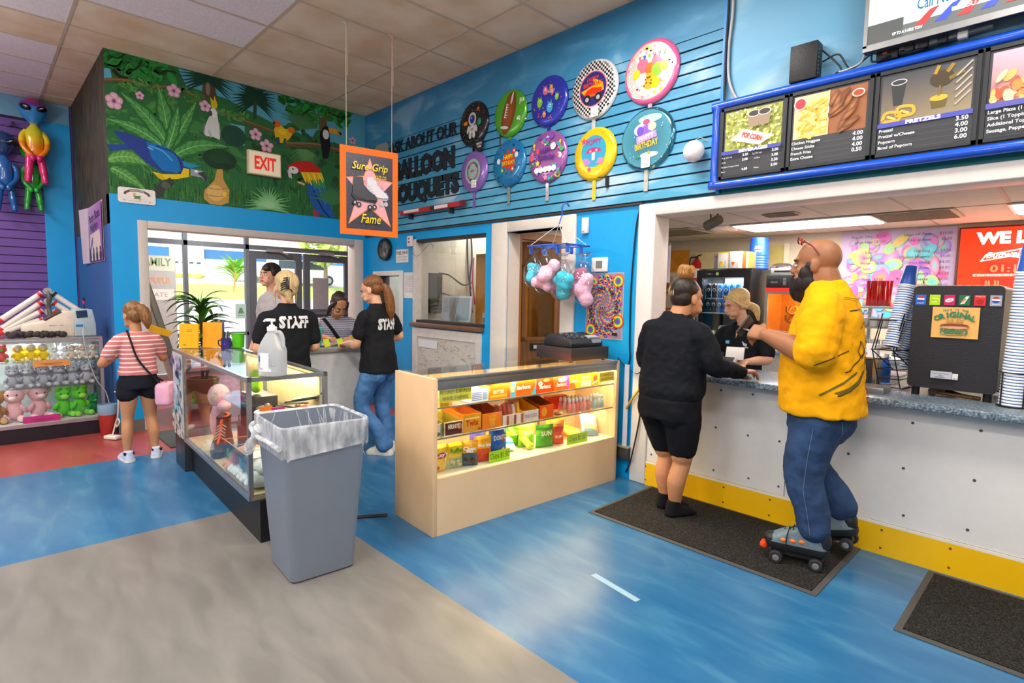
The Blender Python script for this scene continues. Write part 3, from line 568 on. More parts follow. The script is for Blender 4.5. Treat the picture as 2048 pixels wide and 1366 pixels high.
tray('pale box with a teal stripe against the left end panel of the middle shelf',.063,z,.055,.085,.2,'#e7d3b4',art=lambda A,w,h:(A.rect(w*.3,0,w*.48,h,'#2a93a4'),A.el(0,h*.25,w*.3,h*.15,'#8a5a3a')),inner='#7a6a2a')
tray('white-edged brown chocolate bar box on the middle shelf',.175,z,.135,.085,.22,'#e8d8c4',[("HERSHEY'S",.5,.026,'#efe2cc',.62)],art=lambda A,w,h:(A.rect(-w*.46,h*.06,w*.46,h*.94,'#5a2418'),A.el(w*.33,h*.62,w*.12,h*.25,'#c07038')),inner='#8a7a2a',n=5,barcol='#4d4420',blabel='dark wrapped chocolate bar in the white-edged brown box')
tray('golden caramel bar box with red lettering on the middle shelf',.315,z,.14,.115,.24,'#e09a1a',[('Twix',.36,.036,'#c8281c',.72)],art=lambda A,w,h:(A.rect(-w*.4,h*.7,w*.4,h*.8,'#f4d070'),A.el(w*.4,h*.12,w*.1,h*.08,'#a8601c')),inner='#c8641c',n=5,barcol='#8a4a1a',back=.135,blabel='caramel bar lying in the golden box')
tray('plain orange cut-out box right of the golden box',.475,z,.16,.10,.25,'#f07d12',art=lambda A,w,h:(A.poly([(-w*.2,h*.85),(w*.2,h*.85),(w*.14,h*.1),(-w*.1,h*.1)],'#f39a1c'),A.rect(-w*.13,h*.5,w*.16,h*.62,'#f7b12a'),A.rect(-w*.07,h*.3,w*.12,h*.42,'#f7b12a')),inner='#b5521c',back=.15)
t=tray('clear bin crammed with wafer bars right of the orange box',.66,z,.19,.07,.2,'#e8d0c0',art=lambda A,w,h:[A.rect(-w*.5+k*w/6,0,-w*.5+k*w/6+w*.1,h*.9,c) for k,c in enumerate(['#f2d8d0','#a04a34','#e8c2b0','#8c3c2c','#f0ded0','#b05a3c'])],inner='#d89a80')
for k in range(9):
    o=B();o.box(0,0,0,.02,.05,.10);c=['#b8492e','#e8c8b8','#a03c28','#f0b82a','#c2583a'][k%5];bb=tag(o.build('wafer_bar',M(c,.3),bevel=.002),'upright wafer bar in the clear bin on the middle shelf','candy bar','wafer bars in the clear bin');bb.location=cw(.58+k*.0195,.11+.03*(k%2),z+.07+.004*(k%3));bb.rotation_euler=(R(-14),0,CA)
tray('low white peanut bar box with lavender lettering on the middle shelf',.815,z,.14,.075,.2,'#e4d8d2',[('SNICKERS',.35,.024,'#b08aa8',.8)],inner='#f0a41c',back=.13)
tray('bright orange box with a red patch at the middle of the middle shelf',.965,z,.13,.095,.2,'#ea5a14',art=lambda A,w,h:A.el(-w*.2,h*.5,w*.22,h*.34,'#f8a030'),inner='#9a4a14',back=.14)
for k in range(3):
    o=B();o.ell((0,0,0),(.035,.02,.012),10,6);bb=tag(o.build('candy_packet',M(['#8a3a2a','#e9c68a','#d8b070'][k],.3),smooth=60),['brown','cream','tan'][k] +' loose candy packet beside the jelly bottles','candy');bb.location=cw(1.09+k*.045,.06+.02*k,z+.012);bb.rotation_euler=(0,R(8),CA+k)
def bottles(n,x0,dx,cols,label,group,rows):
    for r in range(rows):
        for k in range(n):
            t=thing('drink_bottle',label,'bottle',cw(x0+k*dx,.07+r*.045,z),CA,group);c=cols[(k+r) %len(cols)]
            b=B();b.lathe([(.017,0),(.019,.004),(.019,.055),(.012,.072),(.009,.078)],n=12);b.build('bottle_body',M(c,.25,trans=.2),t,smooth=50)
            b=B();b.lathe([(.010,.078),(.011,.08),(.011,.10),(.006,.106)],n=10);b.build('cap',M('#f2e8e4',.4),t,smooth=50)
bottles(6,1.22,.040,['#f08a7a','#f4a6a0','#ee7a6c'],'small pink candy drink bottle bunched on the middle shelf','pink candy bottles',3)
tray('red candy carton behind the pink bottles',1.25,z,.2,.10,.05,'#d8391c',inner='#d8391c',y=.22,open_=False)
bottles(3,1.50,.040,['#b9d4d6','#d8d0c0','#a8ccd4'],'small pale blue candy bottle at the right end of the middle shelf','pale blue candy bottles',2)
z=.7665
tray('blue and white striped candy box right of the left yellow sign',.37,z,.14,.075,.2,'#eef0f6',art=lambda A,w,h:[A.rect(-w*.44,h*(.12+.15*k),w*.12,h*(.2+.15*k),'#6a78c8') for k in range(5)] +[A.rect(w*.16,h*.12,w*.44,h*.8,'#8fb4de')],open_=False)
def band(c,c2,tx='',f=.7):return lambda A,w,h:(A.el(0,h*.5,w*.4,h*.3,c),A.el(-w*.3,h*.8,w*.12,h*.12,c2))
tray('orange and yellow candy box with white lettering, open tray',.525,z,.15,.085,.22,'#f0861a',[('BUTTER',.42,.022,'#fff4e0',.6)],art=lambda A,w,h:A.rect(-w*.45,h*.15,w*.45,h*.32,'#f8c81c'),inner='#f4a02a')
tray('red-orange candy carton behind the striped box',.44,z,.28,.10,.06,'#e8581a',y=.21,open_=False)
tray('sky blue and orange candy box with an arched white name',.74,z,.23,.105,.2,'#ef6a14',[('Starburst',.42,.026,'#ffffff',.55)],art=lambda A,w,h:(A.rect(-w*.5,0,-w*.3,h,'#5ab4dc'),A.rect(-w*.46,h*.3,-w*.35,h*.72,'#f4e2b0'),A.poly([(w*.5,0),(w*.3,0),(w*.46,h*.5),(w*.47,h),(w*.5,h)],'#3fc4e0')),open_=False)
tray('red candy box with a white name in the middle of the top shelf',.94,z,.155,.105,.2,'#e04a12',[('Starburst',.28,.026,'#fff',.7) if 0 else ('Starburst',.28,.026,'#ffffff',.7)],art=lambda A,w,h:(A.el(-w*.28,h*.62,w*.14,h*.16,'#ffe8d8'),A.el(w*.1,h*.8,w*.2,h*.1,'#f49a5a')),open_=False)
tray('pink and orange candy box right of the red one',1.105,z,.155,.105,.2,'#ee6a1c',[('Starburst',.28,.026,'#ffffff',.66)],art=lambda A,w,h:(A.poly([(w*.5,0),(w*.5,h),(w*.1,h),(w*.28,h*.3)],'#d85ac0'),A.el(w*.05,h*.72,w*.3,h*.18,'#f2b8e0')),open_=False)
tray('yellow and orange candy box before the peanut box',1.245,z,.11,.10,.2,'#f2d81c',art=lambda A,w,h:(A.poly([(-w*.5,0),(w*.1,0),(-w*.1,h*.4),(-w*.5,h*.4)],'#ee7a1c'),A.rect(-w*.4,h*.45,w*.3,h*.6,'#fff8d8')),open_=False)
tray('bright yellow candy box with a white panel and peanut picture',1.365,z,.125,.11,.2,'#fbd90f',[('Peanut',.58,.02,'#fffdf0',.7)],art=lambda A,w,h:(A.rect(-w*.45,h*.02,w*.45,h*.45,'#fbeacb')),open_=False)
tray('yellow candy box with a red figure, half behind the right sign',1.47,z,.08,.095,.2,'#f5c414',art=lambda A,w,h:(A.el(0,h*.6,w*.3,h*.26,'#e8602a'),A.line([(-w*.4,h*.15),(w*.3,h*.4)],.012,'#fff4d0')),open_=False)
# cash register on the candy case
def register():
    m=CM @ Matrix.Translation((0,0,0));t=thing('cash_register','black cash register on its drawer at the far end of the beige case','cash register',(3.95,-.36,CH+.002),CA+R(0));
    t.location=(3.955,-.385,CH+.004)
    b=B();b.bx(-.20,.22,-.03,.34,.012,.105);b.build('cash_drawer',M('#2e2828',.6,bump=.1,scale=200),t,bevel=.004)
    b=B()
    for x in (-.17,.19):
        for y in (0,.31):b.cyl((x,y,0),(x,y,.014),.014)
    b.build('foot',BLACK,t)
    b=B();b.rings([[V((x,y,zz)) for y,zz in ((0.01,.106),(.30,.106),(.31,.15),(.25,.20),(.2,.205),(.03,.165),(0.005,.14))] for x in (-.16,.19)]);b.build('body',M('#26282c',.45),t,bevel=.006)
    b=B();b.mi=0
    for i in range(6):
        for j in range(5):b.box(-.11+i*.03,.06+j*.026,.175+j*.0065,.022,.018,.012,rot=(R(13),0,0),col=['#3a3c42','#5b6068','#3a3c42','#43464c','#7d828a'][(i+j) %5])
    b.build('keypad',PRINT,t);b=B();b.box(.115,.055,.178,.11,.05,.012,rot=(R(13),0,0),col='#b8bcc2');b.box(.12,.012,.150,.10,.008,.03,rot=(R(-10),0,0),col='#8f949c');b.build('printer_slot',PRINT,t)
register()
# ------------------------------------------------------------------ glass showcase on the left
LO,LA=V((1.72,-2.553,0)),R(-2.4);LL,LW,LZ,LT=1.635,.46,.26,.95
LM=Matrix.Translation(LO) @ Matrix.Rotation(LA,4,'Z')
def lw(x,y,z):return LM @ V((x,y,z))
FR=M('#a9a9ac',.3,metal=.85,var=.03);lc=thing('display_case','metal-framed glass showcase on a black kick base behind the grey bin','display case',LO,LA)
b=B();b.bx(.0,LL+.02,.05,LW-.02,0,LZ-.012);b.build('kick_base',M('#17181b',.45,var=.1),lc)
b=B();b.bx(-.33,0,.0,LW,0,LZ);b.build('end_base',M('#2a2c33',.35),lc,bevel=.003)
b=B();b.bx(0,LL,.005,LW-.005,LZ-.01,LZ+.012);b.build('deck',M('#e3cf9e',.45),lc)
fr=[(-.012,.012),(LL-.024,LL)];b=B()
for x0,x1 in fr:
    for y0,y1 in ((0,.024),(LW-.024,LW)):b.bx(x0,x1,y0,y1,LZ,LT)
for y0,y1 in ((-.002,.024),(LW-.024,LW)):b.bx(-.33,LL,y0,y1,LT-.024,LT);b.bx(0,LL,y0,y1,LZ-.012,LZ+.014)
for x0,x1 in ((LL-.024,LL),(-.33,-.31)):b.bx(x0,x1,0.024,LW-.024,LT-.024,LT)
b.bx(LL-.024,LL,.024,LW-.024,LZ-.012,LZ+.014)
b.build('metal_frame',FR,lc)
b=B();b.bx(.012,LL-.02,.004,.009,LZ+.014,LT-.024);b.build('side_glass',GLASS,lc)
b=B();b.bx(LL-.01,LL-.005,.024,LW-.024,LZ+.014,LT-.024);b.build('end_glass',GLASS,lc)
b=B();b.bx(-.31,LL-.024,.024,LW-.024,LT-.009,LT-.002);b.build('top_glass',GLASS,lc)
b=B();b.bx(.30,LL-.04,.14,LW-.04,.655,.662);sh=b.build('shelf',GLASS,lc)
b=B();b.bx(.02,LL-.05,LW-.03,LW-.024,LZ+.014,LT-.03);b.build('sliding_door',M('#e6cf94',.5),lc);b=B();b.bx(.02,.05,LW-.05,LW-.03,LZ+.014,LT-.03);b.bx(.6,.62,LW-.05,LW-.03,LZ,LT-.03);b.build('door_rail',M('#6f8078',.4,metal=.4),lc)
b=B();b.bx(-.33,-.005,-.004,.004,LZ,LT-.024);a=Art((-.325,-.0045,LZ+.004),(1,0,0),(0,0,1),.0003);q=random.Random(9)
pn=b.build('poster_panel',M('#d8d5d2',.4),lc)
a.rect(0,0,.32,.66,'#c9c4c8')
for i in range(70):
    y=q.random();c='#d9cfc4' if y<.3 else q.choice(['#3f9db0','#7fc0cc','#b7b4d4','#d9d6e6','#55a8b6']) if y<.72 else q.choice(['#6a5ba8','#a8a4cc','#c9c6dc','#3d3f88'])
    a.el(.02+.28*q.random(),.02+.62*y,q.uniform(.015,.06),q.uniform(.008,.03),c,rot=q.uniform(-.9,.2),n=10)
a.text('FUN',.22,.12,.03,'#8a8480');a.build('poster_print',PRINT,pn)
lamp('showcase_strip_glow','AREA',lw(.85,.40,.915),10,(0,0,LA),(1.4,.04),(1,.86,.6))
b=B();b.cyl((.05,.44,.925),(1.55,.44,.925),.009);b.build('tube_light',M('#ffe2a8',.5,emit=4,var=0),lc)
def onl(o,x,y,z,rz=0):o.location=lw(x,y,z);o.rotation_euler=(0,0,LA+rz);return o
LD=LZ+.0125;t=thing('divider_bin','clear acrylic divider bin of bagged socks on the showcase deck','bin',lw(1.02,.03,LD),LA)
b=B()
for x in (0,.19,.38,.555):b.bx(x,x+.003,.0,.30,0,.20)
b.bx(0,.558,0,.003,0,.20);b.bx(0,.558,.297,.30,0,.20);b.build('acrylic_walls',GLASS,t)
b=B()
for x in (.0,.19,.38,.555):b.bx(x,x+.004,0,.30,.20,.203)
b.bx(0,.558,-.001,.003,.2,.203);b.bx(0,.558,.297,.301,.2,.203);b.build('rim',M('#e8b48a',.3),t)
b=B()
for i,c in enumerate(['#5d9a52','#c05a8a','#2f8fb0','#2f8fb0']):b.bx(.06+i*.14,.11+i*.14,-.003,-.001,.10,.16,col=c)
for i in range(4):b.bx(.09+i*.13,.115+i*.13,-.003,-.001,.01,.05,col='#f2a07a')
b.build('tags',PRINT,t)
sk=None;q=random.Random(12)
for k in range(16):
    i=k%8;r=k // 8;white=i>1
    o=B();o.ell((0,0,0),(.062,.12,.042),12,8,col='#eef1f2' if white else '#f0a07c');ob=tag(o.build('sock_bundle',M('#e9eeee' if white else '#eda887',.7,bump=.4,scale=40),smooth=60),('white bagged sock bundle in the acrylic bin' if white else 'peach bagged sock bundle in the acrylic bin'),'socks','bagged sock bundles in the showcase')
    onl(ob,1.055+i*.064+(.01 if i>2 else 0),.12+.07*r,LD+.05+.062*r,q.uniform(-.2,.2))
t=thing('shoe_box','dark brown shoe box with pale lettering standing in the showcase','box',lw(.92,.20,LD),LA+R(6))
b=B();b.bx(-.17,.17,0,.16,0,.22);b.bx(-.16,.16,.02,.15,.22,.36);b.build('carton',M('#4a2420',.5),t,bevel=.003);a=Art((-.17,-.0004,0),(1,0,0),(0,0,1));a.text('acer',.2,.06,.05,'#e6dcd4',bold=.03,fit=.15);a.rect(.03,.26,.05,.3,'#6a3a30');a.build('print',PRINT,t)
t=thing('shoe_box','black shoe box with pink and blue trim on top of the brown one','box',lw(.92,.22,LD+.361),LA+R(2));b=B();b.bx(-.14,.14,0,.12,0,.03,col='#20201f');b.bx(-.15,.15,-.01,.13,.03,.10,col='#26242a');b.bx(-.12,-.03,-.012,.05,-.0,.03,col='#2a9cc8');b.bx(-.04,.06,-.0115,-.0102,.055,.075,col='#f0508a');b.build('carton',PRINT,t)
def shoe(label,c1,c2,p,rz,s=1.0):
    t=thing('roller_boot',label,'boot',lw(*p),LA+rz);b=B()
    b.rings([[V((x*s,y*w*s,z*s)) for x,y,z in ((-.13,-1,z0),(.10,-1,z0),(.14,-.5,z0),(.14,.5,z0),(.10,1,z0),(-.13,1,z0))] for z0,w in ((0,.042),(.04,.045))]);b.rings([[V((x*s,y*s,z*s)) for x,y in rrect(a_,w,.02,4,cx)] for z,a_,w,cx in ((.04,.135,.045,0),(.08,.12,.042,-.015),(.11,.075,.036,-.055),(.19,.06,.034,-.07),(.22,.065,.036,-.075))]);b.build('boot',M(c1,.4),t,smooth=50)
    b=B();b.tube(spl([(.12*s,0,.085*s),(.03*s,0,.135*s),(-.01*s,0,.20*s),(-.06*s,.03*s,.225*s),(-.13*s,0,.225*s)],5),.009);b.build('trim',M(c2,.4),t,smooth=60)
    b=B();
    for i in range(5):b.tube([(.07*s-i*.018,-.03,.10*s+i*.018),(.06*s-i*.018,.0,.118*s+i*.018),(.07*s-i*.018,.03,.10*s+i*.018)],.004,5)
    b.build('laces',M('#d9cfc4',.7),t)
shoe('brown boot with orange trim, left one inside the showcase','#4a2a1e','#f0602a',(.60,.12,LD),R(-25),1.15)
shoe('dark boot with orange piping standing behind the left boot','#5a2c1c','#f07a2a',(.62,.30,LD),R(-15),1.35)
for k,(x,z,c,lab) in enumerate([(.84,.33+.0,'#5fbf1e','green fuzzy toy ball tucked between the boxes'),(1.02,.33,'#b4287e','magenta toy block beside the green ball')]):
    pass
def blob(name,label,cat,p,parts,c,group=None,rough=.9,rz=0,mat=None):
    b=B()
    for q_,r_ in parts:b.ell(q_,r_,12,8)
    o=tag(b.build(name,mat or M(c,rough,var=.15,bump=.3,scale=60),smooth=70),label,cat,group);return onl(o,*p,rz)
blob('toy_frog','lime green glossy toy standing on the black box','toy',(.93,.26,LD+.466),[((0,0,.05),(.045,.04,.05)),((.0,.0,.12),(.04,.04,.04)),((.05,0,.07),(.025,.02,.05)),((-.05,0,.06),(.022,.02,.045))],'#9fd81e')
blob('pink_plush','pink and white plush toy against the far end of the showcase','toy',(.22,.2,LD+.15),[((0,0,.0),(.06,.07,.15)),((0,0,.2),(.07,.08,.09)),((.06,.02,.12),(.06,.05,.05))],'#e8b4c4')
q=random.Random(5)
for i in range(14):
    x,y=.95+.62*q.random(),.17+.26*q.random();z=.663 if i<8 else LD;c=q.choice(['#2b2d30','#e8e8e4','#3d8a55','#e3b52a','#26303a','#c8401f','#6b5a44'])
    blob('trinket','%s packaged trinket on the %s of the showcase'%({'#2b2d30':'charcoal','#e8e8e4':'white','#3d8a55':'green','#e3b52a':'yellow','#26303a':'navy','#c8401f':'red','#6b5a44':'brown'}[c],'glass shelf' if z>.5 else 'deck'),'trinket',(x if z>.5 else 1.58-.0*x,y,z+.02),[((0,0,.0),(.03,.045,.018)),((.02,.02,.018),(.018,.02,.018))],c,'packaged trinkets in the showcase',.3)
for i in range(5):
    o=B();o.box(0,0,0,.16,.10,.008);ob=tag(o.build('blister_pack',M(['#2b2e30','#3d4044','#8f8f84','#24272b','#4a4e52'][i],.25)),['black','charcoal','pale grey','dark','slate'][i] +' flat blister pack leaning in the pile on the glass shelf','packet','blister packs on the glass shelf');ob.location=lw(1.40+.03*i,.26+.03*i,.70+.022*i);ob.rotation_euler=(R(-18+5*i),R(-10),LA+R(20*i-30))
for i,(x,c,lab) in enumerate([(1.30,'#f0821e','orange price card on the glass shelf'),(1.36,'#d8288a','magenta price card on the glass shelf')]):
    o=B();o.bx(0,.003,-.04,.04,0,.09);onl(tag(o.build('price_card',M(c,.6)),lab,'sign'),x+.2,.14+.05*i,.664,R(10))
# jug, folders, mug, cup on the showcase
def jug():
    t=thing('sanitizer_jug','clear gallon jug with a white pump on top of the showcase','jug',(3.325,-2.47,LT+.001),R(32));JM=M('#dfe2e6',.3,trans=.55,var=.02,ior=1.1);N=28
    b=B();pr=[(.0,.066,.062),(.004,.074,.07),(.05,.076,.072),(.14,.076,.072),(.155,.074,.07),(.19,.06,.056),(.235,.035,.034),(.25,.024,.024),(.262,.023,.023)]
    b.rings([[V((x,y,z)) for x,y in rrect(a_,w,min(a_,w) *.9,6)] for z,a_,w in pr]);b.build('jug_body',JM,t,smooth=60)
    b=B();b.tube(spl([(.022,0,.245),(.050,0,.248),(.068,0,.22),(.072,0,.165)],6),.012,10);b.build('handle',JM,t,smooth=60)
    b=B();b.lathe([(.026,.255),(.027,.258),(.027,.278),(.016,.283),(.014,.29)],n=20);b.build('screw_cap',M('#f1efee',.4),t,smooth=40)
    b=B();b.cyl((0,0,.285),(0,0,.312),.006);b.rings([[V((x,y,z)) for x,y in rrect(.028 if z>.3 else .02,.011,.008,4,-.008)] for z in (.310,.326)]);b.tube([(-.02,0,.318),(-.045,0,.316),(-.052,0,.308)],.006);b.build('pump',M('#f4f2f1',.4),t,smooth=40)
    b=B();b.lathe([(.0755,.03),(.0755,.135)],n=30,caps=False);lb=b.build('label',M('#e4e8ee',.5,var=.01),t,smooth=60)
    for f in (-1,):
        a=Art((0,0,0),(1,0,0),(0,0,1),.0003);a.warp=lambda x,y:(.0765*sin(x/.0765),y,.0765*cos(x/.0765))
        a.rect(-.05,.085,-.028,.115,'#2f7d3e');a.rect(-.05,.11,-.028,.118,'#3c4a44')
        for k in range(9):a.rect(.03,.122-k*.008,.068,.1245-k*.008,'#a7aeb8')
        a.text('USA',-.018,.044,.009,'#3a4050');a.build('label_print',PRINT,lb)
jug()
t=thing('folder_holder','pair of orange and amber folders standing on the far end of the showcase','folders',(1.47,-2.34,LT),R(50))
for i,(x,y,r,c,h) in enumerate([(-.09,-.02,-6,'#e8a800',.20),(.07,.03,4,'#f29a0a',.212),(-.13,.03,-14,'#f0a80c',.19)]):
    b=B();b.box(x,y,h/2,.15,.018,h,rot=(R(-5),0,R(r)),col=c);f=b.build('folder',M(c,.6),t)
    if i<2:
        a=Art((x-.05,y-.012+(.003 if i else 0),.02),(cos(R(r)),sin(R(r)),0),(0,.09,1),.001)
        for k in range(2):a.rect(.03,.13-k*.012,.075,.133-k*.012,'#8a5c00')
        a.rect(.0,.005,.03,.009,'#6a4400');a.build('folder_print',PAINT,f)
b=B();b.box(.14,.05,.108,.03,.01,.216);b.build('blue_folder_edge',M('#2f62a8',.5),t)
t=thing('mug','purple mug of pens standing before the folders','mug',(1.66,-2.215,LT+.001),R(40));b=B();b.lathe([(.034,0),(.038,.004),(.038,.088),(.034,.088),(.033,.01)],n=22);b.build('mug_body',M('#2e2570',.35),t,smooth=40)
b=B();b.tube(spl([(-.036,0,.07),(-.062,0,.068),(-.066,0,.04),(-.05,0,.022),(-.036,0,.022)],4),.005);b.build('handle',M('#2a2230',.35),t,smooth=60)
a=Art((0,0,0),(1,0,0),(0,0,1));a.warp=lambda x,y:(.0383*sin(x/.0383),y,.0383*cos(x/.0383))
a.rect(-.03,.05,.012,.056,'#b9a8c8');a.rect(-.02,.04,.012,.045,'#b9a8c8');a.build('print',PRINT,t)
for i in range(5):
    b=B();b.cyl((0,0,0),(-.02+.012*i,.004,.135-.008*(i%3)),.0045);tag(b.build('pen',M(['#22242a','#2a2c34','#9aa0a8','#1e2026','#3a3c46'][i],.4)),['black pen at the left of the purple mug','dark pen leaning left in the purple mug','grey pen in the purple mug','black pen at the middle of the purple mug','dark pen leaning right in the purple mug'][i],'pen','pens in the purple mug').location=(1.66-.012+.006*i,-2.215+.006*(i-2),LT+.012)
t=thing('cup','bright green tub beside the purple mug','cup',(1.60,-2.10,LT+.001));b=B();b.lathe([(.040,0),(.044,.004),(.05,.115),(.053,.118),(.050,.12),(.046,.115),(.04,.01)],n=22);b.build('cup_body',M('#5fd21a',.4),t,smooth=40);b=B();b.lathe([(.050,.113),(.054,.113),(.054,.118),(.050,.118)],n=22,caps=False);b.build('rim',M('#4fb416',.4),t)
t=thing('tape_dispenser','small dark tape dispenser behind the green tub','tape dispenser',(1.5,-2.10,LT+.001),R(40));b=B();b.rings([[V((x,y,z)) for x,z in ((-.06,0),(.06,0),(.06,.02),(.03,.025),(0,.05),(-.04,.045),(-.06,.02))] for y in (-.012,.012)]);b.build('body',M('#2c3430',.5),t);b=B();b.lathe([(.012,-.009),(.026,-.009),(.026,.009),(.012,.009)],(-.02,0,.04),16,axis=(0,1,0));b.build('tape_roll',M('#cfd0c4',.4),t)
# reception counter with tumbler, tags and tray
t=thing('reception_counter','white front desk with a grey top behind the two staff shirts','counter',(1.85,-1.08,0));b=B();b.bx(-.60,0,-.62,0,.28,.89);b.build('front',M('#dcdad8',.45),t);b=B();b.bx(-.58,-.05,-.60,-.02,0,.28);b.build('plinth',M('#1a1b1e',.6),t);b=B();b.bx(-.62,.02,-.64,.015,.89,.935);b.build('worktop',M('#9a9794',.4,var=.05),t,bevel=.006)
t=thing('tumbler','turquoise tumbler with a straw on the front desk','cup',(1.70,-1.455,.936));b=B();b.lathe([(.033,0),(.036,.004),(.036,.03),(.044,.16),(.045,.164)],n=22);b.build('tumbler_body',M('#2fc4ae',.3,metal=.2),t,smooth=40);b=B();b.lathe([(.046,.16),(.046,.172),(.02,.176)],n=22);b.build('lid',M('#39c9b4',.25),t);b=B();b.cyl((.012,0,.17),(.004,.02,.26),.004);b.build('straw',M('#e4ece8',.3),t)
b=B();b.lathe([(.0455,.09),(.0455,.094)],n=22,caps=False);b.build('ring',M('#27a592',.3),t)
t=thing('clear_tray','clear plastic tray of slips on the front desk','tray',(1.72,-1.27,.936));b=B();b.bx(-.12,.10,-.21,.20,.0,.004);b.bx(.096,.10,-.21,.20,0,.05);b.bx(-.12,-.116,-.21,.2,0,.05);b.bx(-.12,.1,-.21,-.206,0,.05);b.bx(-.12,.1,.196,.2,0,.05);b.build('tray_body',GLASS,t);b=B();q=random.Random(4)
for i in range(9):b.box(q.uniform(-.09,.07),-.17+i*.042,.012+.002*i,.1,.06,.003,rz=q.uniform(-.5,.5),col=q.choice(['#cfd2d4','#e8e6e0','#b0b4b8','#d8b8a0']))
b.build('slips',PRINT,t)
for i,y in enumerate((-1.43,-1.30,-1.17)):
    o=B();o.box(0,0,0,.003,.055,.072,rot=(R(8),R(-18),0));ob=tag(o.build('sticky_tag',M('#d4e02a',.6)),['neon yellow tag nearest the turquoise tumbler','neon yellow tag, middle of three on the desk edge','neon yellow tag nearest the ponytailed worker'][i],'tag','neon tags along the desk edge');ob.location=(1.835,y,.976)
# hanging orange sign
t=thing('hanging_sign','orange-bordered foam board skate sign hanging from the ceiling','sign',(2.175,-1.19,1.925),R(79.6));b=B();b.bx(-.255,.255,-.004,.006,0,.735);b.build('foam_board',M('#fb6f05',.6,var=.02),t)
a=Art((0,-.0045,0),(1,0,0),(0,0,1),.0005);a.rect(-.205,.05,.205,.68,'#3a3646');q=random.Random(6)
for i in range(420):x,y=q.uniform(-.2,.2),q.uniform(.055,.675);s=q.uniform(.001,.0032);a.k=2;a.rect(x,y,x+s,y+s*.8,q.choice(['#d8d4de','#a49ab0','#8d8496']))
def star5(c,s,oy=0):a.poly([(0,.66*1+oy),(.055*s,.50),(.205*s,.475),(.10*s,.36),(.19*s,.085),(0,.235),(-.19*s,.085),(-.10*s,.36),(-.205*s,.475),(-.055*s,.50)],c)
star5('#f0932a',1.0);a.poly([(0,.645),(.05,.494),(.197,.466),(.095,.36),(.178,.105),(0,.246),(-.178,.105),(-.095,.36),(-.197,.466),(-.05,.494)],'#e8a4ac')
for i in range(160):
    x,y=q.uniform(-.11,.11),q.uniform(.24,.5);a.k=5;a.rect(x,y,x+.003,y+.003,q.choice(['#f2c4c4','#c88088']))
def skate(x,y,s,c,c2,wc):
    P_=lambda L:[(x+u*s,y+v*s) for u,v in L]
    a.poly(P_([(-.09,.14),(-.01,.145),(.0,.08),(.05,.03),(.10,.0),(.12,-.03),(.10,-.05),(-.06,-.03),(-.10,.0)]),c);a.poly(P_([(-.10,.0),(-.06,-.035),(.11,-.055),(.12,-.04),(.10,-.07),(-.08,-.05),(-.11,-.01)]),c2)
    for i in range(6):a.line(P_([(-.005+i*.017,.11-i*.02),(.02+i*.017,.115-i*.022)]),.003,wc)
    for u,v in ((-.08,-.075),(-.045,-.09),(.05,-.105),(.09,-.10)):a.el(x+u*s,y+v*s,.021*s,.022*s,c2);a.el(x+u*s,y+v*s,.009*s,.01*s,'#b8b8be')
skate(.06,.37,.9,'#dcd8de','#b9b5be','#a8a4ae');skate(-.055,.345,1.0,'#3d3b42','#26262c','#8d8a92')
a.text('Sure-Grip',-.005,.55,.062,'#f2d31c',bold=.015,fit=.31,shear=.25);a.text('SKATE CO',.085,.485,.03,'#e8c01c',bold=.02,fit=.11);a.text('Fame',.0,.105,.075,'#f2d31c',bold=.01,fit=.17,shear=.3)
a.build('poster_print',PRINT,t)
for x,col in ((-.20,'#d8e0b0'),(.20,'#e8b8b8')):
    b=B();b.tube([(x,0,.72),(x,0,.735),(x+(.0 if x>0 else 0),0,1.72)],.0022,5);b.tube([(x+.006,0,1.72),(x+.012,0,1.3)],.002,4);b.tube([(x,0,1.71),(x-.03,.01,1.725),(x+.03,.01,1.728),(x,0,1.71)],.004,5);b.build('ribbon',M(col,.35),t)
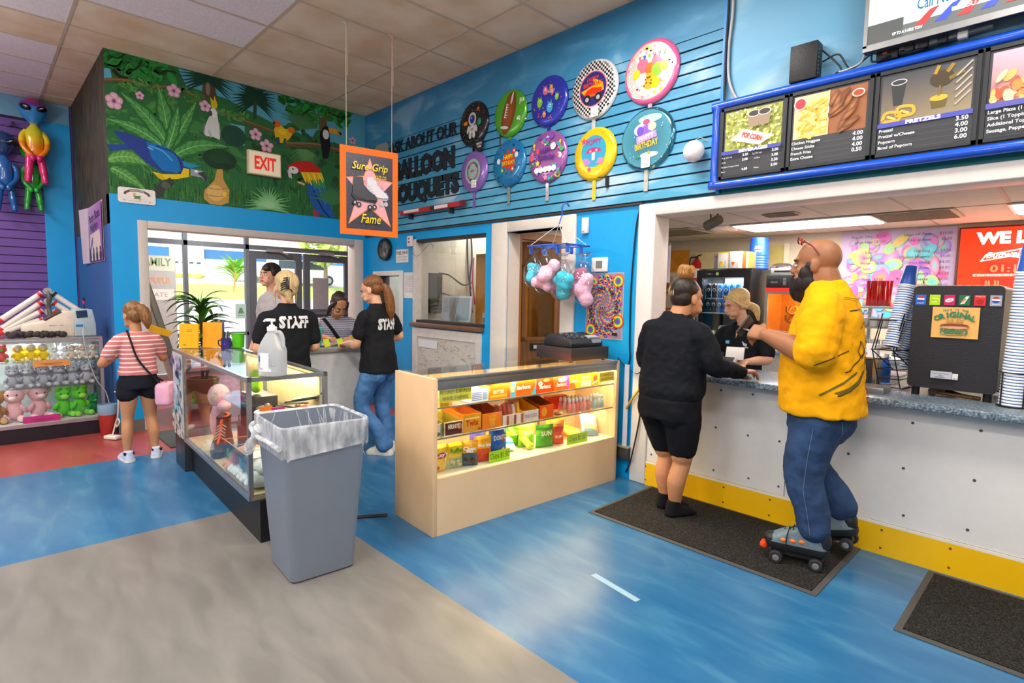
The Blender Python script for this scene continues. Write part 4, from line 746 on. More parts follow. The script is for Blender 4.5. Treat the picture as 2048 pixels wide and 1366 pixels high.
# ------------------------------------------------------------------ jungle mural painted on the back wall
MURAL=[('p','#2c6b3a',[(-0.023,1.316),(2.723,1.313),(2.728,-0.048),(-0.071,-0.036)]),('p','#58a9c4',[(0.614,1.317),(2.733,1.336),(2.731,0.935),(2.066,0.905),(1.56,0.988),(1.052,1.135),(0.684,1.166)]),('p','#5fb0c8',[(-0.008,1.146),(0.046,1.161),(0.064,1.052),(-0.012,1.032)]),('p','#6fb3b8',[(1.019,0.882),(1.244,0.888),(1.24,0.68),(1.125,0.657)]),('c',(0.286,0.706),0.384,0.429,140,1,['#1f5a2c','#3c7d38','#4f9346','#2d6b32'],0.0286,0.078),('c',(0.772,0.589),0.65,0.3,120,2,['#1d4f2a','#2e6b34','#3f8040'],0.033,0.09),('c',(1.96,0.627),0.714,0.384,120,3,['#1d4a2a','#275c31','#35703a'],0.032,0.088),('g',600,11,['#2b5c28','#3d7a30','#1f4722','#4f8b3c','#356b2c'],0.0,0.42),('c',(0.269,1.238),0.319,0.104,90,4,['#1f7a2c','#2f9a3c','#14501c','#2b8a36'],0.0312,0.078),('l','#0d3814',[(0.004,1.187),(0.101,1.189),(0.146,1.254)],0.0182,0.0182),('l','#0d3814',[(0.188,1.163),(0.268,1.225),(0.305,1.313)],0.0182,0.0182),('l','#0d3814',[(0.441,1.208),(0.515,1.268),(0.6,1.266)],0.0182,0.0182),('l','#0d3814',[(0.039,1.272),(0.114,1.269),(0.171,1.325)],0.0156,0.0156),('l','#2b1d12',[(0.067,1.154),(0.12,1.106),(0.185,1.098)],0.036,0.036),('c',(2.087,1.265),0.45,0.16,90,5,['#1f7a2c','#2f9a3c','#14501c'],0.0352,0.088),('l','#0d3814',[(1.689,1.171),(1.866,1.15),(1.968,1.237)],0.0192,0.0192),('l','#0d3814',[(2.21,1.262),(2.39,1.237),(2.502,1.296)],0.0204,0.0204),('l','#6b5a34',[(2.138,1.18),(2.154,0.972)],0.096,0.112),('l','#6b5a34',[(2.138,1.131),(2.035,1.221)],0.0352,0.0128),('l','#6b5a34',[(2.156,1.152),(2.281,1.278)],0.0374,0.0136),('l','#5a4632',[(0.893,1.249),(0.902,1.083)],0.112,0.154),('e','#8d7a6c',(0.885,1.191),0.0208,0.07,0),('n',(0.887,1.276),0.299,0.322,30,-0.5,3.7,'#17432f',0.0364),('n',(1.36,1.182),0.27,0.27,30,-0.6,3.9,'#153f2c',0.039),('l','#2b4a2c',[(1.36,1.182),(1.349,0.986)],0.036,0.036),('e','#1d4a38',(1.128,0.76),0.126,0.112,0),('l','#6a5030',[(-0.033,1.032),(0.185,1.079),(0.367,1.075),(0.608,1.119),(0.784,1.067),(0.994,0.977),(1.188,0.949),(1.347,0.911),(1.605,0.89)],0.0408,0.0264),('l','#8a6b40',[(-0.033,1.039),(0.185,1.085),(0.367,1.082),(0.608,1.126),(0.784,1.074),(0.994,0.984),(1.188,0.957),(1.605,0.897)],0.013,0.013),('l','#6a5030',[(1.683,0.789),(1.878,0.804),(2.065,0.848),(2.314,0.839),(2.387,0.836)],0.051,0.051),('l','#8a7048',[(1.683,0.797),(2.066,0.857),(2.369,0.841)],0.016,0.016),('c',(0.707,1.076),0.13,0.07,40,6,['#4f8a3a','#37702c'],0.0112,0.0308),('c',(1.132,0.98),0.196,0.056,50,7,['#4a8a3c','#37702c','#5c9a48'],0.0112,0.0308),('c',(0.332,1.059),0.176,0.078,60,8,['#4a8a3c','#2c5c28','#5c9a48'],0.0104,0.0286),('f','#4f9a4c','#2c6b34',[(0.517,0.512),(0.501,0.808),(0.438,1.087)],0.126),('f','#4f9a4c','#2c6b34',[(0.517,0.512),(0.381,0.78),(0.125,0.954)],0.117),('f','#4f9a4c','#2c6b34',[(0.543,0.544),(0.649,0.786),(0.77,1.022)],0.098),('f','#4f9a4c','#2c6b34',[(0.445,0.525),(0.262,0.674),(0.019,0.685)],0.104),('f','#4f9a4c','#2c6b34',[(0.54,0.434),(0.747,0.64),(1.069,0.632)],0.126),('f','#4f9a4c','#2c6b34',[(0.492,0.493),(0.585,0.745),(0.603,0.94)],0.084),('f','#6aa84e','#3c7d38',[(0.006,0.311),(0.163,0.418),(0.32,0.313)],0.117),('f','#5a9a48','#356b34',[(0.025,0.237),(0.134,0.203),(0.301,0.068)],0.104),('w',(0.068,0.863),0.073,0.086),('w',(0.57,1.086),0.065,0.07),('w',(0.277,0.967),0.038,0.042),('w',(0.854,1.005),0.057,0.062),('w',(1.357,0.823),0.069,0.069),('w',(1.474,0.722),0.077,0.072),('w',(2.528,0.99),0.053,0.048),('l','#26469a',[(0.01,0.421),(0.221,0.468),(0.313,0.459)],0.0572,0.039),('p','#27408f',[(0.048,0.589),(0.147,0.591),(0.316,0.553),(0.541,0.489),(0.639,0.41),(0.792,0.38),(0.687,0.327),(0.622,0.275),(0.437,0.265),(0.309,0.338),(0.198,0.438),(0.111,0.512)]),('p','#1273bd',[(0.315,0.54),(0.493,0.521),(0.589,0.429),(0.617,0.323),(0.585,0.276),(0.45,0.281),(0.358,0.387)]),('p','#0f93b8',[(0.626,0.408),(0.792,0.383),(0.701,0.343),(0.637,0.361)]),('l','#4aa6e0',[(0.338,0.504),(0.455,0.473),(0.538,0.392)],0.0156,0.0156),('l','#1b2a6a',[(0.397,0.516),(0.565,0.466),(0.617,0.323),(0.585,0.276)],0.0112,0.0112),('l','#8ac8ee',[(0.325,0.488),(0.372,0.471)],0.0104,0.0104),('p','#e8c91c',[(0.354,0.258),(0.449,0.247),(0.61,0.273),(0.637,0.34),(0.688,0.334),(0.685,0.257),(0.583,0.22),(0.435,0.19)]),('p','#d8b40e',[(0.388,0.223),(0.437,0.252),(0.472,0.196),(0.423,0.195)]),('p','#9aa0a6',[(0.701,0.343),(0.824,0.336),(0.856,0.283),(0.841,0.231),(0.803,0.268),(0.699,0.273)]),('p','#3a3f46',[(0.764,0.304),(0.824,0.336),(0.858,0.277),(0.841,0.228),(0.809,0.276)]),('e','#ffffff',(0.752,0.324),0.0182,0.012,0),('l','#3a4038',[(0.382,0.011),(0.433,0.114),(0.533,0.198)],0.078,0.065),('e','#555c54',(0.47,0.14),0.0408,0.0336,0),('p','#d9d9d6',[(0.87,0.863),(0.913,0.958),(0.967,0.971),(0.978,0.873),(0.996,0.791),(0.987,0.688),(0.933,0.706),(0.853,0.704),(0.83,0.742)]),('e','#e6e6e4',(0.933,0.956),0.0338,0.048,0),('e','#4a4a50',(0.902,0.944),0.0182,0.0308,0),('p','#d9c21c',[(0.914,1.001),(0.903,1.111),(0.936,1.077),(0.946,1.136),(0.975,1.044),(0.961,1.005)]),('l','#8a8a88',[(0.846,0.83),(0.835,0.714)],0.0075,0.0075),('l','#8a8a88',[(0.988,0.861),(0.991,0.718)],0.007,0.007),('l','#b9b9b6',[(0.881,0.767),(0.906,0.701)],0.021,0.021),('e','#1c3a26',(0.982,0.485),0.168,0.105,0),('n',(0.982,0.456),0.169,0.195,26,0.1,3.1,'#1f4a2c',0.021),('p','#c99c50',[(0.953,0.378),(1.008,0.388),(1.012,0.286),(1.072,0.177),(1.062,0.043),(0.985,0.004),(0.876,0.005),(0.817,0.055),(0.826,0.142),(0.923,0.258)]),('e','#ddb56a',(0.933,0.128),0.084,0.084,0),('l','#a87c38',[(0.853,0.175),(0.948,0.167),(1.059,0.197)],0.0084,0.0084),('l','#a87c38',[(0.831,0.1),(0.946,0.094),(1.064,0.124)],0.0084,0.0084),('e','#e8c64a',(1.022,0.126),0.0196,0.03,0),('p','#e8b81a',[(1.559,0.926),(1.607,0.998),(1.685,0.953),(1.733,0.963),(1.782,0.942),(1.748,0.873),(1.683,0.797),(1.619,0.784),(1.57,0.836)]),('e','#e8601c',(1.591,0.99),0.0416,0.0384,0),('e','#e8701c',(1.757,0.953),0.0408,0.0352,0),('l','#2c4a6a',[(1.597,0.842),(1.611,0.752)],0.0384,0.0384),('l','#2c6a3a',[(1.684,0.844),(1.666,0.755)],0.032,0.032),('e','#222222',(1.56,0.992),0.0128,0.018,0),('e','#f2d02a',(1.653,0.915),0.048,0.033,0),('p','#16161a',[(2.102,1.01),(2.155,1.086),(2.208,1.09),(2.225,0.97),(2.233,0.873),(2.205,0.719),(2.134,0.698),(2.117,0.834),(2.098,0.928)]),('e','#e4e2dc',(2.175,0.993),0.0396,0.0578,0),('p','#e8a01a',[(2.204,1.077),(2.316,1.088),(2.379,1.052),(2.361,1.023),(2.225,1.023)]),('p','#241a16',[(2.326,1.066),(2.385,1.05),(2.366,1.016)]),('l','#1a1a1e',[(2.152,0.824),(2.169,0.713)],0.0384,0.0384),('n',(1.864,0.991),0.34,0.3,20,0.3,2.6,'#4a8048',0.021),('n',(1.928,0.766),0.221,0.221,24,3.3,6.0,'#5a8f52',0.0204),('p','#c8231c',[(1.695,0.533),(1.793,0.605),(1.943,0.64),(2.063,0.604),(2.114,0.539),(1.959,0.497),(1.841,0.494),(1.759,0.513)]),('e','#e6e2dc',(1.775,0.507),0.0578,0.0416,0),('p','#d8d0c4',[(1.702,0.495),(1.743,0.494),(1.758,0.401),(1.717,0.419)]),('e','#1a1a1a',(1.767,0.517),0.0102,0.0096,0),('p','#e8c81c',[(1.858,0.497),(2.114,0.531),(2.149,0.445),(2.095,0.388),(1.957,0.384),(1.89,0.438)]),('p','#2c8a4a',[(1.958,0.416),(2.131,0.459),(2.183,0.318),(2.059,0.3)]),('p','#1d5aa8',[(1.957,0.4),(2.06,0.366),(2.183,0.368),(2.217,0.172),(2.289,0.011),(2.198,-0.007),(2.057,0.053),(1.989,0.143),(1.939,0.267)]),('l','#0e2f6a',[(2.008,0.309),(2.11,0.125),(2.216,0.004)],0.0192,0.0192),('l','#3f8fd0',[(2.077,0.352),(2.164,0.165)],0.0128,0.0128),('l','#c8283c',[(2.022,0.082),(2.03,-0.008)],0.0374,0.0374),('l','#8a3a8a',[(2.066,0.07),(2.074,-0.012)],0.0224,0.0224),('l','#dcb08a',[(1.823,0.379),(1.906,0.36)],0.0256,0.0256),('l','#f2d83a',[(1.874,0.484),(1.923,0.387)],0.0153,0.0153),('l','#e89a1a',[(1.908,0.489),(1.957,0.375)],0.0144,0.0144),('l','#f2d83a',[(1.942,0.494),(1.991,0.364)],0.0144,0.0144),('l','#e89a1a',[(1.976,0.5),(2.026,0.402)],0.0144,0.0144),('l','#f2d83a',[(2.01,0.505),(2.06,0.391)],0.0144,0.0144),('l','#e89a1a',[(2.044,0.511),(2.095,0.379)],0.0144,0.0144),('l','#f2d83a',[(2.079,0.517),(2.131,0.418)],0.0153,0.0153),('l','#3f9a5a',[(2.009,0.408),(2.034,0.329)],0.0153,0.0153),('l','#3f9a5a',[(2.035,0.411),(2.06,0.333)],0.0144,0.0144),('l','#3f9a5a',[(2.061,0.415),(2.086,0.337)],0.0144,0.0144),('l','#3f9a5a',[(2.087,0.419),(2.112,0.341)],0.0144,0.0144),('l','#3f9a5a',[(2.113,0.423),(2.139,0.345)],0.0144,0.0144),('l','#3f9a5a',[(2.14,0.427),(2.165,0.348)],0.0144,0.0144),('n',(1.49,0.034),0.285,0.285,26,-0.1,3.3,'#7ab878',0.027),('n',(1.49,0.034),0.18,0.18,16,0.2,2.9,'#9acb94',0.015),('n',(2.254,0.176),0.342,0.323,24,0.3,2.9,'#3f7d4a',0.0272)]
def mural():
    a=Art((.0008,ML,2.33),(0,1,0),(0,0,1),.00001);W_,H_=-ML,1.33
    def cl(p):return (min(max(p[0],.0),W_-.002),min(max(p[1],0.0),H_-.003))
    P0=a.P;a.P=lambda x,y:P0(*cl((x,y)))
    def leafs(c,w,h,n,seed,cols,r0,r1):
        q=random.Random(seed)
        for i in range(n):
            t=q.uniform(0,6.28);r=sqrt(q.random());s=q.uniform(r0,r1);a.el(c[0] +w*r*cos(t),c[1] +h*r*sin(t),s,s*q.uniform(.3,.6),q.choice(cols),rot=q.uniform(-1.4,1.4),n=9,rim=q.choice(cols));a.k -= (i%4 != 0)
    for s in MURAL:
        k=s[0]
        if k=='p':a.poly(s[2],s[1])
        elif k=='l':a.line([tuple(p)[:2] for p in spl([(x,y,0) for x,y in s[2]],4)] if len(s[2]) >2 else s[2],s[3],s[1],s[4])
        elif k=='e':a.el(s[2][0],s[2][1],s[3],s[4],s[1],rot=s[5])
        elif k=='c':leafs(*s[1:])
        elif k=='g':
            q=random.Random(s[2])
            for i in range(s[1]):
                x,y=q.uniform(0,W_),q.uniform(s[4],s[5]) ** 1.0*q.random();h=q.uniform(.05,.16);a.line([(x,y),(x+q.uniform(-.02,.02),y+h)],.010,q.choice(s[3]),.001);a.k -= (i%8 != 0)
        elif k=='f':
            _,c1,c2,(p0,p1,p2),w=s;n=9;L=[];Rr=[];mid=[]
            for i in range(n):
                t=i/(n-1);x=p0[0] *(1-t) ** 2+2*p1[0] *t*(1-t) +p2[0] *t*t;y=p0[1] *(1-t) ** 2+2*p1[1] *t*(1-t) +p2[1] *t*t
                dx,dy=p2[0] -p0[0],p2[1] -p0[1];l=sqrt(dx*dx+dy*dy);ww=w*.75*sin(pi*min(1,.12+t*.9)) ** .8;jag=.82+.18*(i%2)
                mid.append((x,y));L.append((x-dy/l*ww*jag,y+dx/l*ww*jag));Rr.append((x+dy/l*ww*jag,y-dx/l*ww*jag))
            a.poly(L+Rr[::-1],c2);a.poly([((2*u[0] +v[0]) /3,(2*u[1] +v[1]) /3) for u,v in zip(L,mid)] +mid[::-1],c1);a.poly([((2*u[0] +v[0]) /3,(2*u[1] +v[1]) /3) for u,v in zip(Rr,mid)] +mid[::-1],c1)
            for i in range(1,n-1):a.line([mid[i],L[min(i+1,n-1)]],.006,c2);a.line([mid[i],Rr[min(i+1,n-1)]],.006,c2)
            a.line(mid,.012,'#8cc274',.004)
        elif k=='n':
            _,c,rx,ry,n,a0,a1,col,w=s;q=random.Random(n)
            for i in range(n):
                t=a0+(a1-a0) *i/(n-1);r=q.uniform(.75,1.0);a.line([c,(c[0] +rx*.55*r*cos(t),c[1] +ry*.6*r*sin(t)),(c[0] +rx*r*cos(t),c[1] +ry*(r*sin(t) -.12))],w,col,.002)
        elif k=='w':
            _,c,rx,ry=s
            for i in range(5):
                t=i*1.2566+.3;a.el(c[0] +rx*.55*cos(t),c[1] +ry*.55*sin(t),rx*.46,ry*.42,'#f0d2dc',rot=t,n=12,rim='#d08fae');a.line([c,(c[0] +rx*.6*cos(t),c[1] +ry*.6*sin(t))],.006,'#b87898',.002)
            a.el(c[0],c[1],rx*.2,ry*.2,'#8a4a66')
    o=a.build('wall_back_mural',MC.setdefault('muralp',paint('mural_paint',.6,spec=.3)));struct(o)
mural()
# ------------------------------------------------------------------ exit sign, sticker, poster on the left
t=thing('exit_sign','cream exit sign with red letters mounted on the jungle mural','sign',(0,-1.285,2.84));b=B();b.bx(.005,.06,-.18,.18,-.13,.13);b.build('housing',M('#d9c4a6',.5),t,bevel=.006)
a=Art((.0605,-.18,-.13),(0,1,0),(0,0,1));a.rect(.012,.012,.348,.248,'#e4d0b0');a.text('EXIT',.185,.065,.135,'#f0241a',bold=.035,fit=.235);a.build('letters',paint('exit_letters',.4,emit=.35),t)
t=thing('wall_plaque','white rounded plaque with a green duck under a ribbon banner','sign',(.0,-2.495,2.33));b=B();b.rings([[V((x,y,z)) for y,z in rrect(.155,.073,.022)] for x in (.003,.012)]);b.build('board',M('#f0e8e2',.4),t)
a=Art((.0125,0,0),(0,1,0),(0,0,1));a.line([(-.10,.022),(-.06,.045),(0,.052),(.06,.045),(.10,.022)],.022,'#6a4a42');a.line([(-.06,.045),(0,.052),(.06,.045)],.008,'#c8b4a8');a.poly([(-.10,.03),(-.115,.01),(-.09,.005),(-.085,.03)],'#4a322c');a.poly([(.10,.03),(.115,.01),(.09,.005),(.085,.03)],'#4a322c')
a.poly([(-.035,.0),(.0,.0),(.035,.006),(.02,-.018),(-.015,-.022)],'#14853c');a.el(-.022,.014,.012,.013,'#e8a52c');a.el(-.03,.012,.008,.004,'#f0b83c');a.el(.018,-.032,.010,.014,'#e8a52c');a.line([(-.03,-.026),(.035,-.024)],.005,'#5a3a34');a.text('EST. SINCE 19',0,-.055,.007,'#8d8078',fit=.14);a.rect(-.115,-.052,-.095,-.047,'#8d8078');a.rect(.095,-.052,.115,-.047,'#6a5c54');a.build('print',PRINT,t)
t=thing('poster','purple and cream poster curling off the dark blue side wall','poster',(-.36,ML-.002,1.70));b=B();n=10
b.rings([[V((-1.25*i/n,-.004-(.05*max(0,i-7) /3 if z>.3 else .03*max(0,i-7) /3) -e,z+.008*(i%2) *0)) for i in range(n+1)] +[V((-1.25*i/n,-.0055-(.05*max(0,i-7) /3 if z>.3 else .03*max(0,i-7) /3) -e,z)) for i in range(n,-1,-1)] for z in (0,.61) for e in (0,)]);b.build('paper',M('#c9b8c4',.5),t)
a=Art((-1.2,-.0065,0),(1,0,0),(0,0,1));a.k=3;a.warp=lambda x,y:(x,y,.056 if x<.3 else .008);a.rect(.3,.01,1.19,.60,'#b99ab8',['#5b2a78','#8a3f9a','#a868b0','#c4a0c8']);a.poly([(.34,.02),(1.14,.02),(1.05,.33),(.4,.30)],'#d8c4b4');a.text('Party Skate',.74,.44,.09,'#3a2440',bold=.02,fit=.72,rot=.06);a.text('Nights',.7,.34,.08,'#4a3050',bold=.02,fit=.5,rot=.06)
q=random.Random(3)
for i in range(5):a.rect(.36+.05*i,.08+.03*i,.40+.05*i,.15+.03*i,q.choice(['#3a3a8a','#8a6a9a','#b8a0b8']))
for i in range(4):a.el(.42+.22*i,.06,.05,.05,'#2a2030');a.el(.42+.22*i,.13,.025,.03,'#5a4038')
a.build('print',PRINT,t)
t=thing('waste_basket','small red and blue bin in the corner behind the girl','bin',(-.02,-2.79-.03,0));b=B();b.lathe([(.06,0),(.063,.01),(.075,.22),(.07,.22),(.06,.02)],n=20);b.build('body',M('#a83028',.5),t,smooth=40);b=B();b.lathe([(.073,.20),(.077,.205),(.08,.30),(.072,.30)],n=20,caps=False);b.build('liner',M('#8fb4d0',.4),t,smooth=40);t.location=(-.02,-2.80+.0,0)
b=B();b.tube(spl([(-.05,-2.77,.42),(.02,-2.755,.40),(.03,-2.76,.25),(.0,-2.77,.12),(.05,-2.78,.09),(.08,-2.76,.14),(.02,-2.77,.16),(.02,-2.80,.05),(.06,-2.82,.012)],6),.007);tag(b.build('hose',M('#dcd6c4',.5),smooth=60),'cream looped hose hanging at the end of the toy case','hose').location=(.06,.03,0)
b=B();b.box(0,0,.02,.14,.07,.035,rz=.6);tag(b.build('power_adapter',M('#e6e2d4',.5),bevel=.008),'white plug brick on the red floor by the hose','adapter').location=(.22,-2.80,0.001)
mt=B();mt.bx(-.35,.35,-.45,.45,0,.01);o=tag(mt.build('door_mat',M('#4b4f4c',.9,bump=.3,scale=90),bevel=.003),'dark grey entrance mat at the doorway behind the girl','mat');o.location=(.55,-2.02,.001)
# ------------------------------------------------------------------ toy case
TX,TY=-.13,-2.80;TL,TD,TH=2.2,.54,.955
tc=thing('display_case','glass display case of plush toys against the purple wall','display case',(TX,TY,0));b=B();b.bx(-TD,-.01,-TL,-.006,0,.135);b.build('plinth',M('#1d1722',.5,var=.2),tc)
b=B()
for y0,y1 in ((-.026,0),(-TL,-TL+.026)):
    for x0,x1 in ((-.026,0),(-TD,-TD+.026)):b.bx(x0,x1,y0,y1,0 if x1==0 else .135,TH)
b.bx(-.026,.001,-TL,-.026,TH-.045,TH-.022);b.bx(-.026,.003,-TL,-.026,TH-.016,TH);b.bx(-.026,0,-TL,-.026,.135,.165);b.bx(-TD,-TD+.026,-TL,0,TH-.03,TH);b.bx(-TD+.026,-.026,-.026,0,TH-.03,TH);b.bx(-TD+.026,-.026,-.026,0,.135,.165);b.build('metal_frame',M('#b8b4bc',.3,metal=.8),tc)
b=B();b.bx(-.014,-.009,-TL+.03,-.026,.165,TH-.045);b.build('front_glass',GLASS,tc);b=B();b.bx(-TD+.026,-.026,-.014,-.009,.165,TH-.03);b.build('end_glass',GLASS,tc);b=B();b.bx(-TD,-.02,-TL,-.0,TH-.012,TH-.002);b.build('top_glass',GLASS,tc)
b=B();b.bx(-TD,-TD+.02,-TL,-.02,.135,TH-.03);b.build('back_panel',M('#d9e4e8',.5),tc);b=B();b.bx(-TD+.02,-.02,-TL+.02,-.026,.14,.168);b.build('deck',M('#c9c4c4',.5),tc)
for z in (.485,.725):b=B();b.bx(-TD+.025,-.03,-TL+.02,-.026,z,z+.008);b.build('shelf',GLASS,tc)
lamp('toy_case_glow','AREA',(TX-.22,TY-1.1,.925),7,(0,0,0),(.06,1.9),(.9,.96,1))
def plush(name,label,loc,s,c,c2=None,c3=None,rz=pi/2,ears='round',group=None,snout=.5,sit=True,eye='#1a1a1a',rough=.95):
    t=thing(name,label,'plush toy',loc,rz,group);f=M(c,rough,var=.10,bump=.5,scale=90);f2=M(c2 or c,rough,var=.08,bump=.4,scale=90);f3=M(c3 or c2 or c,rough,var=.08,bump=.4,scale=90)
    b=B();b.ell((0,0,.40*s),(.26*s,.22*s,.38*s),14,9);b.build('body',f,t,smooth=80)
    b=B();b.ell((0,-.05*s,.92*s),(.30*s,.27*s,.27*s),16,10);h=b.build('head',f,t,smooth=80)
    b=B();b.ell((0,-.30*s,.85*s),(.17*s*snout*2*.7,.10*s,.12*s*snout*2*.7),12,8);b.build('muzzle',f2,h,smooth=80)
    for k in (-1,1):
        b=B();b.ell((k*.12*s,-.29*s,.98*s),.032*s,8,6);b.build('eye',M(eye,.2),h)
        b=B()
        if ears=='round':b.ell((k*.26*s,.02*s,1.10*s),(.11*s,.06*s,.11*s),10,7)
        elif ears=='bump':b.ell((k*.15*s,-.12*s,1.17*s),(.12*s,.12*s,.13*s),10,7)
        elif ears=='long':b.ell((k*.20*s,0,1.22*s),(.06*s,.04*s,.2*s),10,7,rot=(0,k*.25,0))
        elif ears=='flap':b.ell((k*.30*s,-.03*s,1.04*s),(.12*s,.05*s,.10*s),10,7,rot=(0,k*.6,0))
        elif ears=='tuft':b.ell((k*.02*s,0,1.22*s),(.02*s,.02*s,.06*s),6,5)
        b.build('ear',f3 if ears in ('flap','long') else f,h,smooth=80)
        b=B();b.ell((k*.27*s,-.14*s,.45*s),(.09*s,.10*s,.20*s),10,7,rot=(.5,k*-.4,0));b.build('arm',f,t,smooth=80)
        b=B();b.ell((k*.22*s,-.26*s,.12*s),(.14*s,.22*s,.12*s),12,8,rot=(0,0,k*.2));lg=b.build('leg',f,t,smooth=80);b=B();b.ell((k*.24*s,-.46*s,.13*s),(.10*s,.03*s,.10*s),10,6);b.build('foot_pad',f2,lg,smooth=80)
    return t
z=.734
d0=plush('duck_plush','yellow and white chick plush on the top shelf of the toy case',(-.30,-3.42,z),.13,'#f5d414','#f0e8c8','#f4f0e4',ears='tuft',group='chick plushes in the toy case',snout=.4)
b=B();b.ell((0,-.02,.135),(.038,.034,.026),10,6);b.build('white_cap',M('#f4f2ea',.9,bump=.3),d0,smooth=80)
for x,y in ((-.30,-3.325),(-.28,-3.24),(-.42,-3.38),(-.43,-3.28)):dup(d0,(x,y,z))
plush('strawberry_plush','red and green plush at the left end of the toy case top shelf',(-.28,-3.53,z),.13,'#e05a5a','#4fb83a',ears='bump')
w0=plush('bunny_plush','small white plush between the chicks and the cream plushes',(-.28,-3.16,z),.105,'#eef0f6','#f4f4f8',ears='long',group='white plushes in the toy case')
for x,y in ((-.30,-3.08),(-.42,-3.12)):dup(w0,(x,y,z))
c0=plush('lamb_plush','cream curly plush at the right of the toy case top shelf',(-.28,-3.03,z),.115,'#e2d5c8','#efe4d8',ears='flap',group='cream plushes in the toy case')
for x,y in ((-.28,-2.945),(-.29,-2.862),(-.42,-2.98)):dup(c0,(x,y,z))
z=.494
s0=plush('seal_plush','grey fluffy plush packed on the middle shelf of the toy case',(-.26,-3.47,z),.165,'#a9adba','#b9bdc8',ears='bump',group='grey plushes in the toy case')
for i,(x,y) in enumerate([(-.25,-3.36),(-.26,-3.25),(-.25,-3.14),(-.26,-3.03),(-.25,-2.925),(-.40,-3.42),(-.41,-3.3),(-.40,-3.19),(-.41,-3.08),(-.40,-2.97),(-.42,-2.87)]):dup(s0,(x,y,z),pi/2+.3*((i%3) -1))
z=.169
p0=plush('pig_plush','pink pig plush at the left of the toy case bottom shelf',(-.36,-3.46,z),.26,'#efb8bf','#f6d6d8','#f2c8cc',ears='flap',rz=pi/2-.2)
dup(p0,(-.38,-3.29,z),pi/2+.25,'pink pig plush beside the green frogs in the toy case')
f0=plush('frog_plush','bright green frog plush next to the pigs in the toy case',(-.34,-3.105,z),.235,'#5fc818','#9fe04a','#5fc818',ears='bump',rz=pi/2+.1,snout=.6)
dup(f0,(-.33,-2.985,z),pi/2+.35,'bright green frog plush nearest the right end of the toy case')
plush('turtle_plush','dark green turtle plush in the right corner of the toy case',(-.34,-2.88,z),.16,'#1f8a3a','#3fb04a',ears='bump',rz=pi/2+.5)
plush('bear_plush','brown bear plush at the left edge of the toy case bottom shelf',(-.34,-3.60,z),.25,'#a8743c','#d2a468',ears='round',rz=pi/2)
for nm,y,zz,c,lab in (('price_card',-3.19,.69,'#f59a4a','orange card taped to the upper shelf of the toy case'),('price_card',-3.28,.17,'#d8148a','magenta card at the bottom of the toy case')):
    t=thing(nm,lab,'sign',(TX-.024,y,zz));b=B();b.bx(-.003,0,-.135,.135,0,.055 if c=='#f59a4a' else .062);b.build('card',M(c,.6),t);a=Art((.0005,0,0),(0,1,0),(0,0,1));a.rect(-.08,.024,.08,.03,'#a85a2a' if c=='#f59a4a' else '#8a0a5a');a.rect(-.06,.012,.06,.017,'#a85a2a' if c=='#f59a4a' else '#8a0a5a');a.build('lettering',PAINT,t)
# on top of the toy case: bill counter, folding ladder, fluffy boa
t=thing('label_machine','beige and grey desktop machine with a dark screen on the toy case','machine',(-.38,-2.86,TH+.001));b=B()
b.rings([[V((x,y,zz)) for y,zz in ((-.52,0),(-.14,0),(-.13,.24),(-.20,.25),(-.30,.19),(-.36,.15),(-.52,.115))] for x in (-.13,.14)]);b.build('body',M('#dccbb8',.5),t,bevel=.012)
b=B();b.rings([[V((x,y,zz)) for y,zz in ((-.142,0),(.03,0),(.03,.11),(.02,.18),(.005,.26),(-.142,.26))] for x in (-.131,.141)]);b.build('rear_housing',M('#a9b6bd',.5),t,bevel=.01)
b=B();b.box(.143,-.08,.215,.004,.085,.07,rot=(R(6),0,0));b.build('screen',M('#173a58',.15),t);b=B();b.rings([[V((x,y,zz)) for y,zz in ((-.36,.157),(-.24,.237),(-.235,.245),(-.365,.162))] for x in (-.05,.142)]);b.build('hopper_flap',M('#4a3a34',.4),t)
a=Art((.1415,-.45,0),(0,1,0),(0,0,1));a.text('Magner',.15,.105,.008,'#4a3a34',fit=.06);a.rect(.2,.107,.225,.112,'#c87a6a');a.rect(.205,.03,.24,.05,'#b8cc14');a.build('print',PRINT,t);b=B();b.bx(.1412,.1425,-.13,-.07,.09,.115);b.build('info_sticker',M('#2f76b0',.4),t)
b=B();b.cyl((0,0,0),(0,0,.045),.006,col='#222222');b.cyl((0,0,.045),(0,0,.08),.010,col='#c8283c');b.cyl((0,0,.08),(0,0,.11),.009,col='#1c1c24');tag(b.build('screwdriver',PRINT),'red and black screwdriver standing on the beige machine','screwdriver').location=(-.42,-2.90,TH+.262)
t=thing('folding_ladder','white and red telescopic ladder folded into a peak on the toy case','ladder',(-.56,-3.17,TH+.001));apex=V((0,0,.44));WT=M('#dad3cd',.35);RD=M('#c9202a',.4);BK=M('#26252a',.5)
for k in range(4):
    for s in (-1,1):
        hz=.41-k*.085;foot=V((0,s*(.40-k*.03),hz-.36+.0));e=V((.03*s,s*.035,hz));f=V((.03*s,s*(.36 if s<0 else .30),hz-.27 if s<0 else hz-.22));f.z=max(f.z,.03)
        b=B();b.tube([e,f],.026,12);r_=b.build('rail',WT,t,smooth=40)
        for q_,w_ in ((.02,.03),(.93,.03)):b=B();p_=e.lerp(f,q_);b.cyl(p_,e.lerp(f,q_+.07),.031);b.build('red_collar',RD if k or s<0 else BK,r_,smooth=40)
b=B();b.tube(spl([(.06,0,.44),(.075,.01,.36),(.065,0,.28),(.075,.01,.20),(.065,0,.1),(.07,.01,.03)],5),.024,10);b.build('hinge',M('#5d5b5a',.4,metal=.5),t,smooth=60)
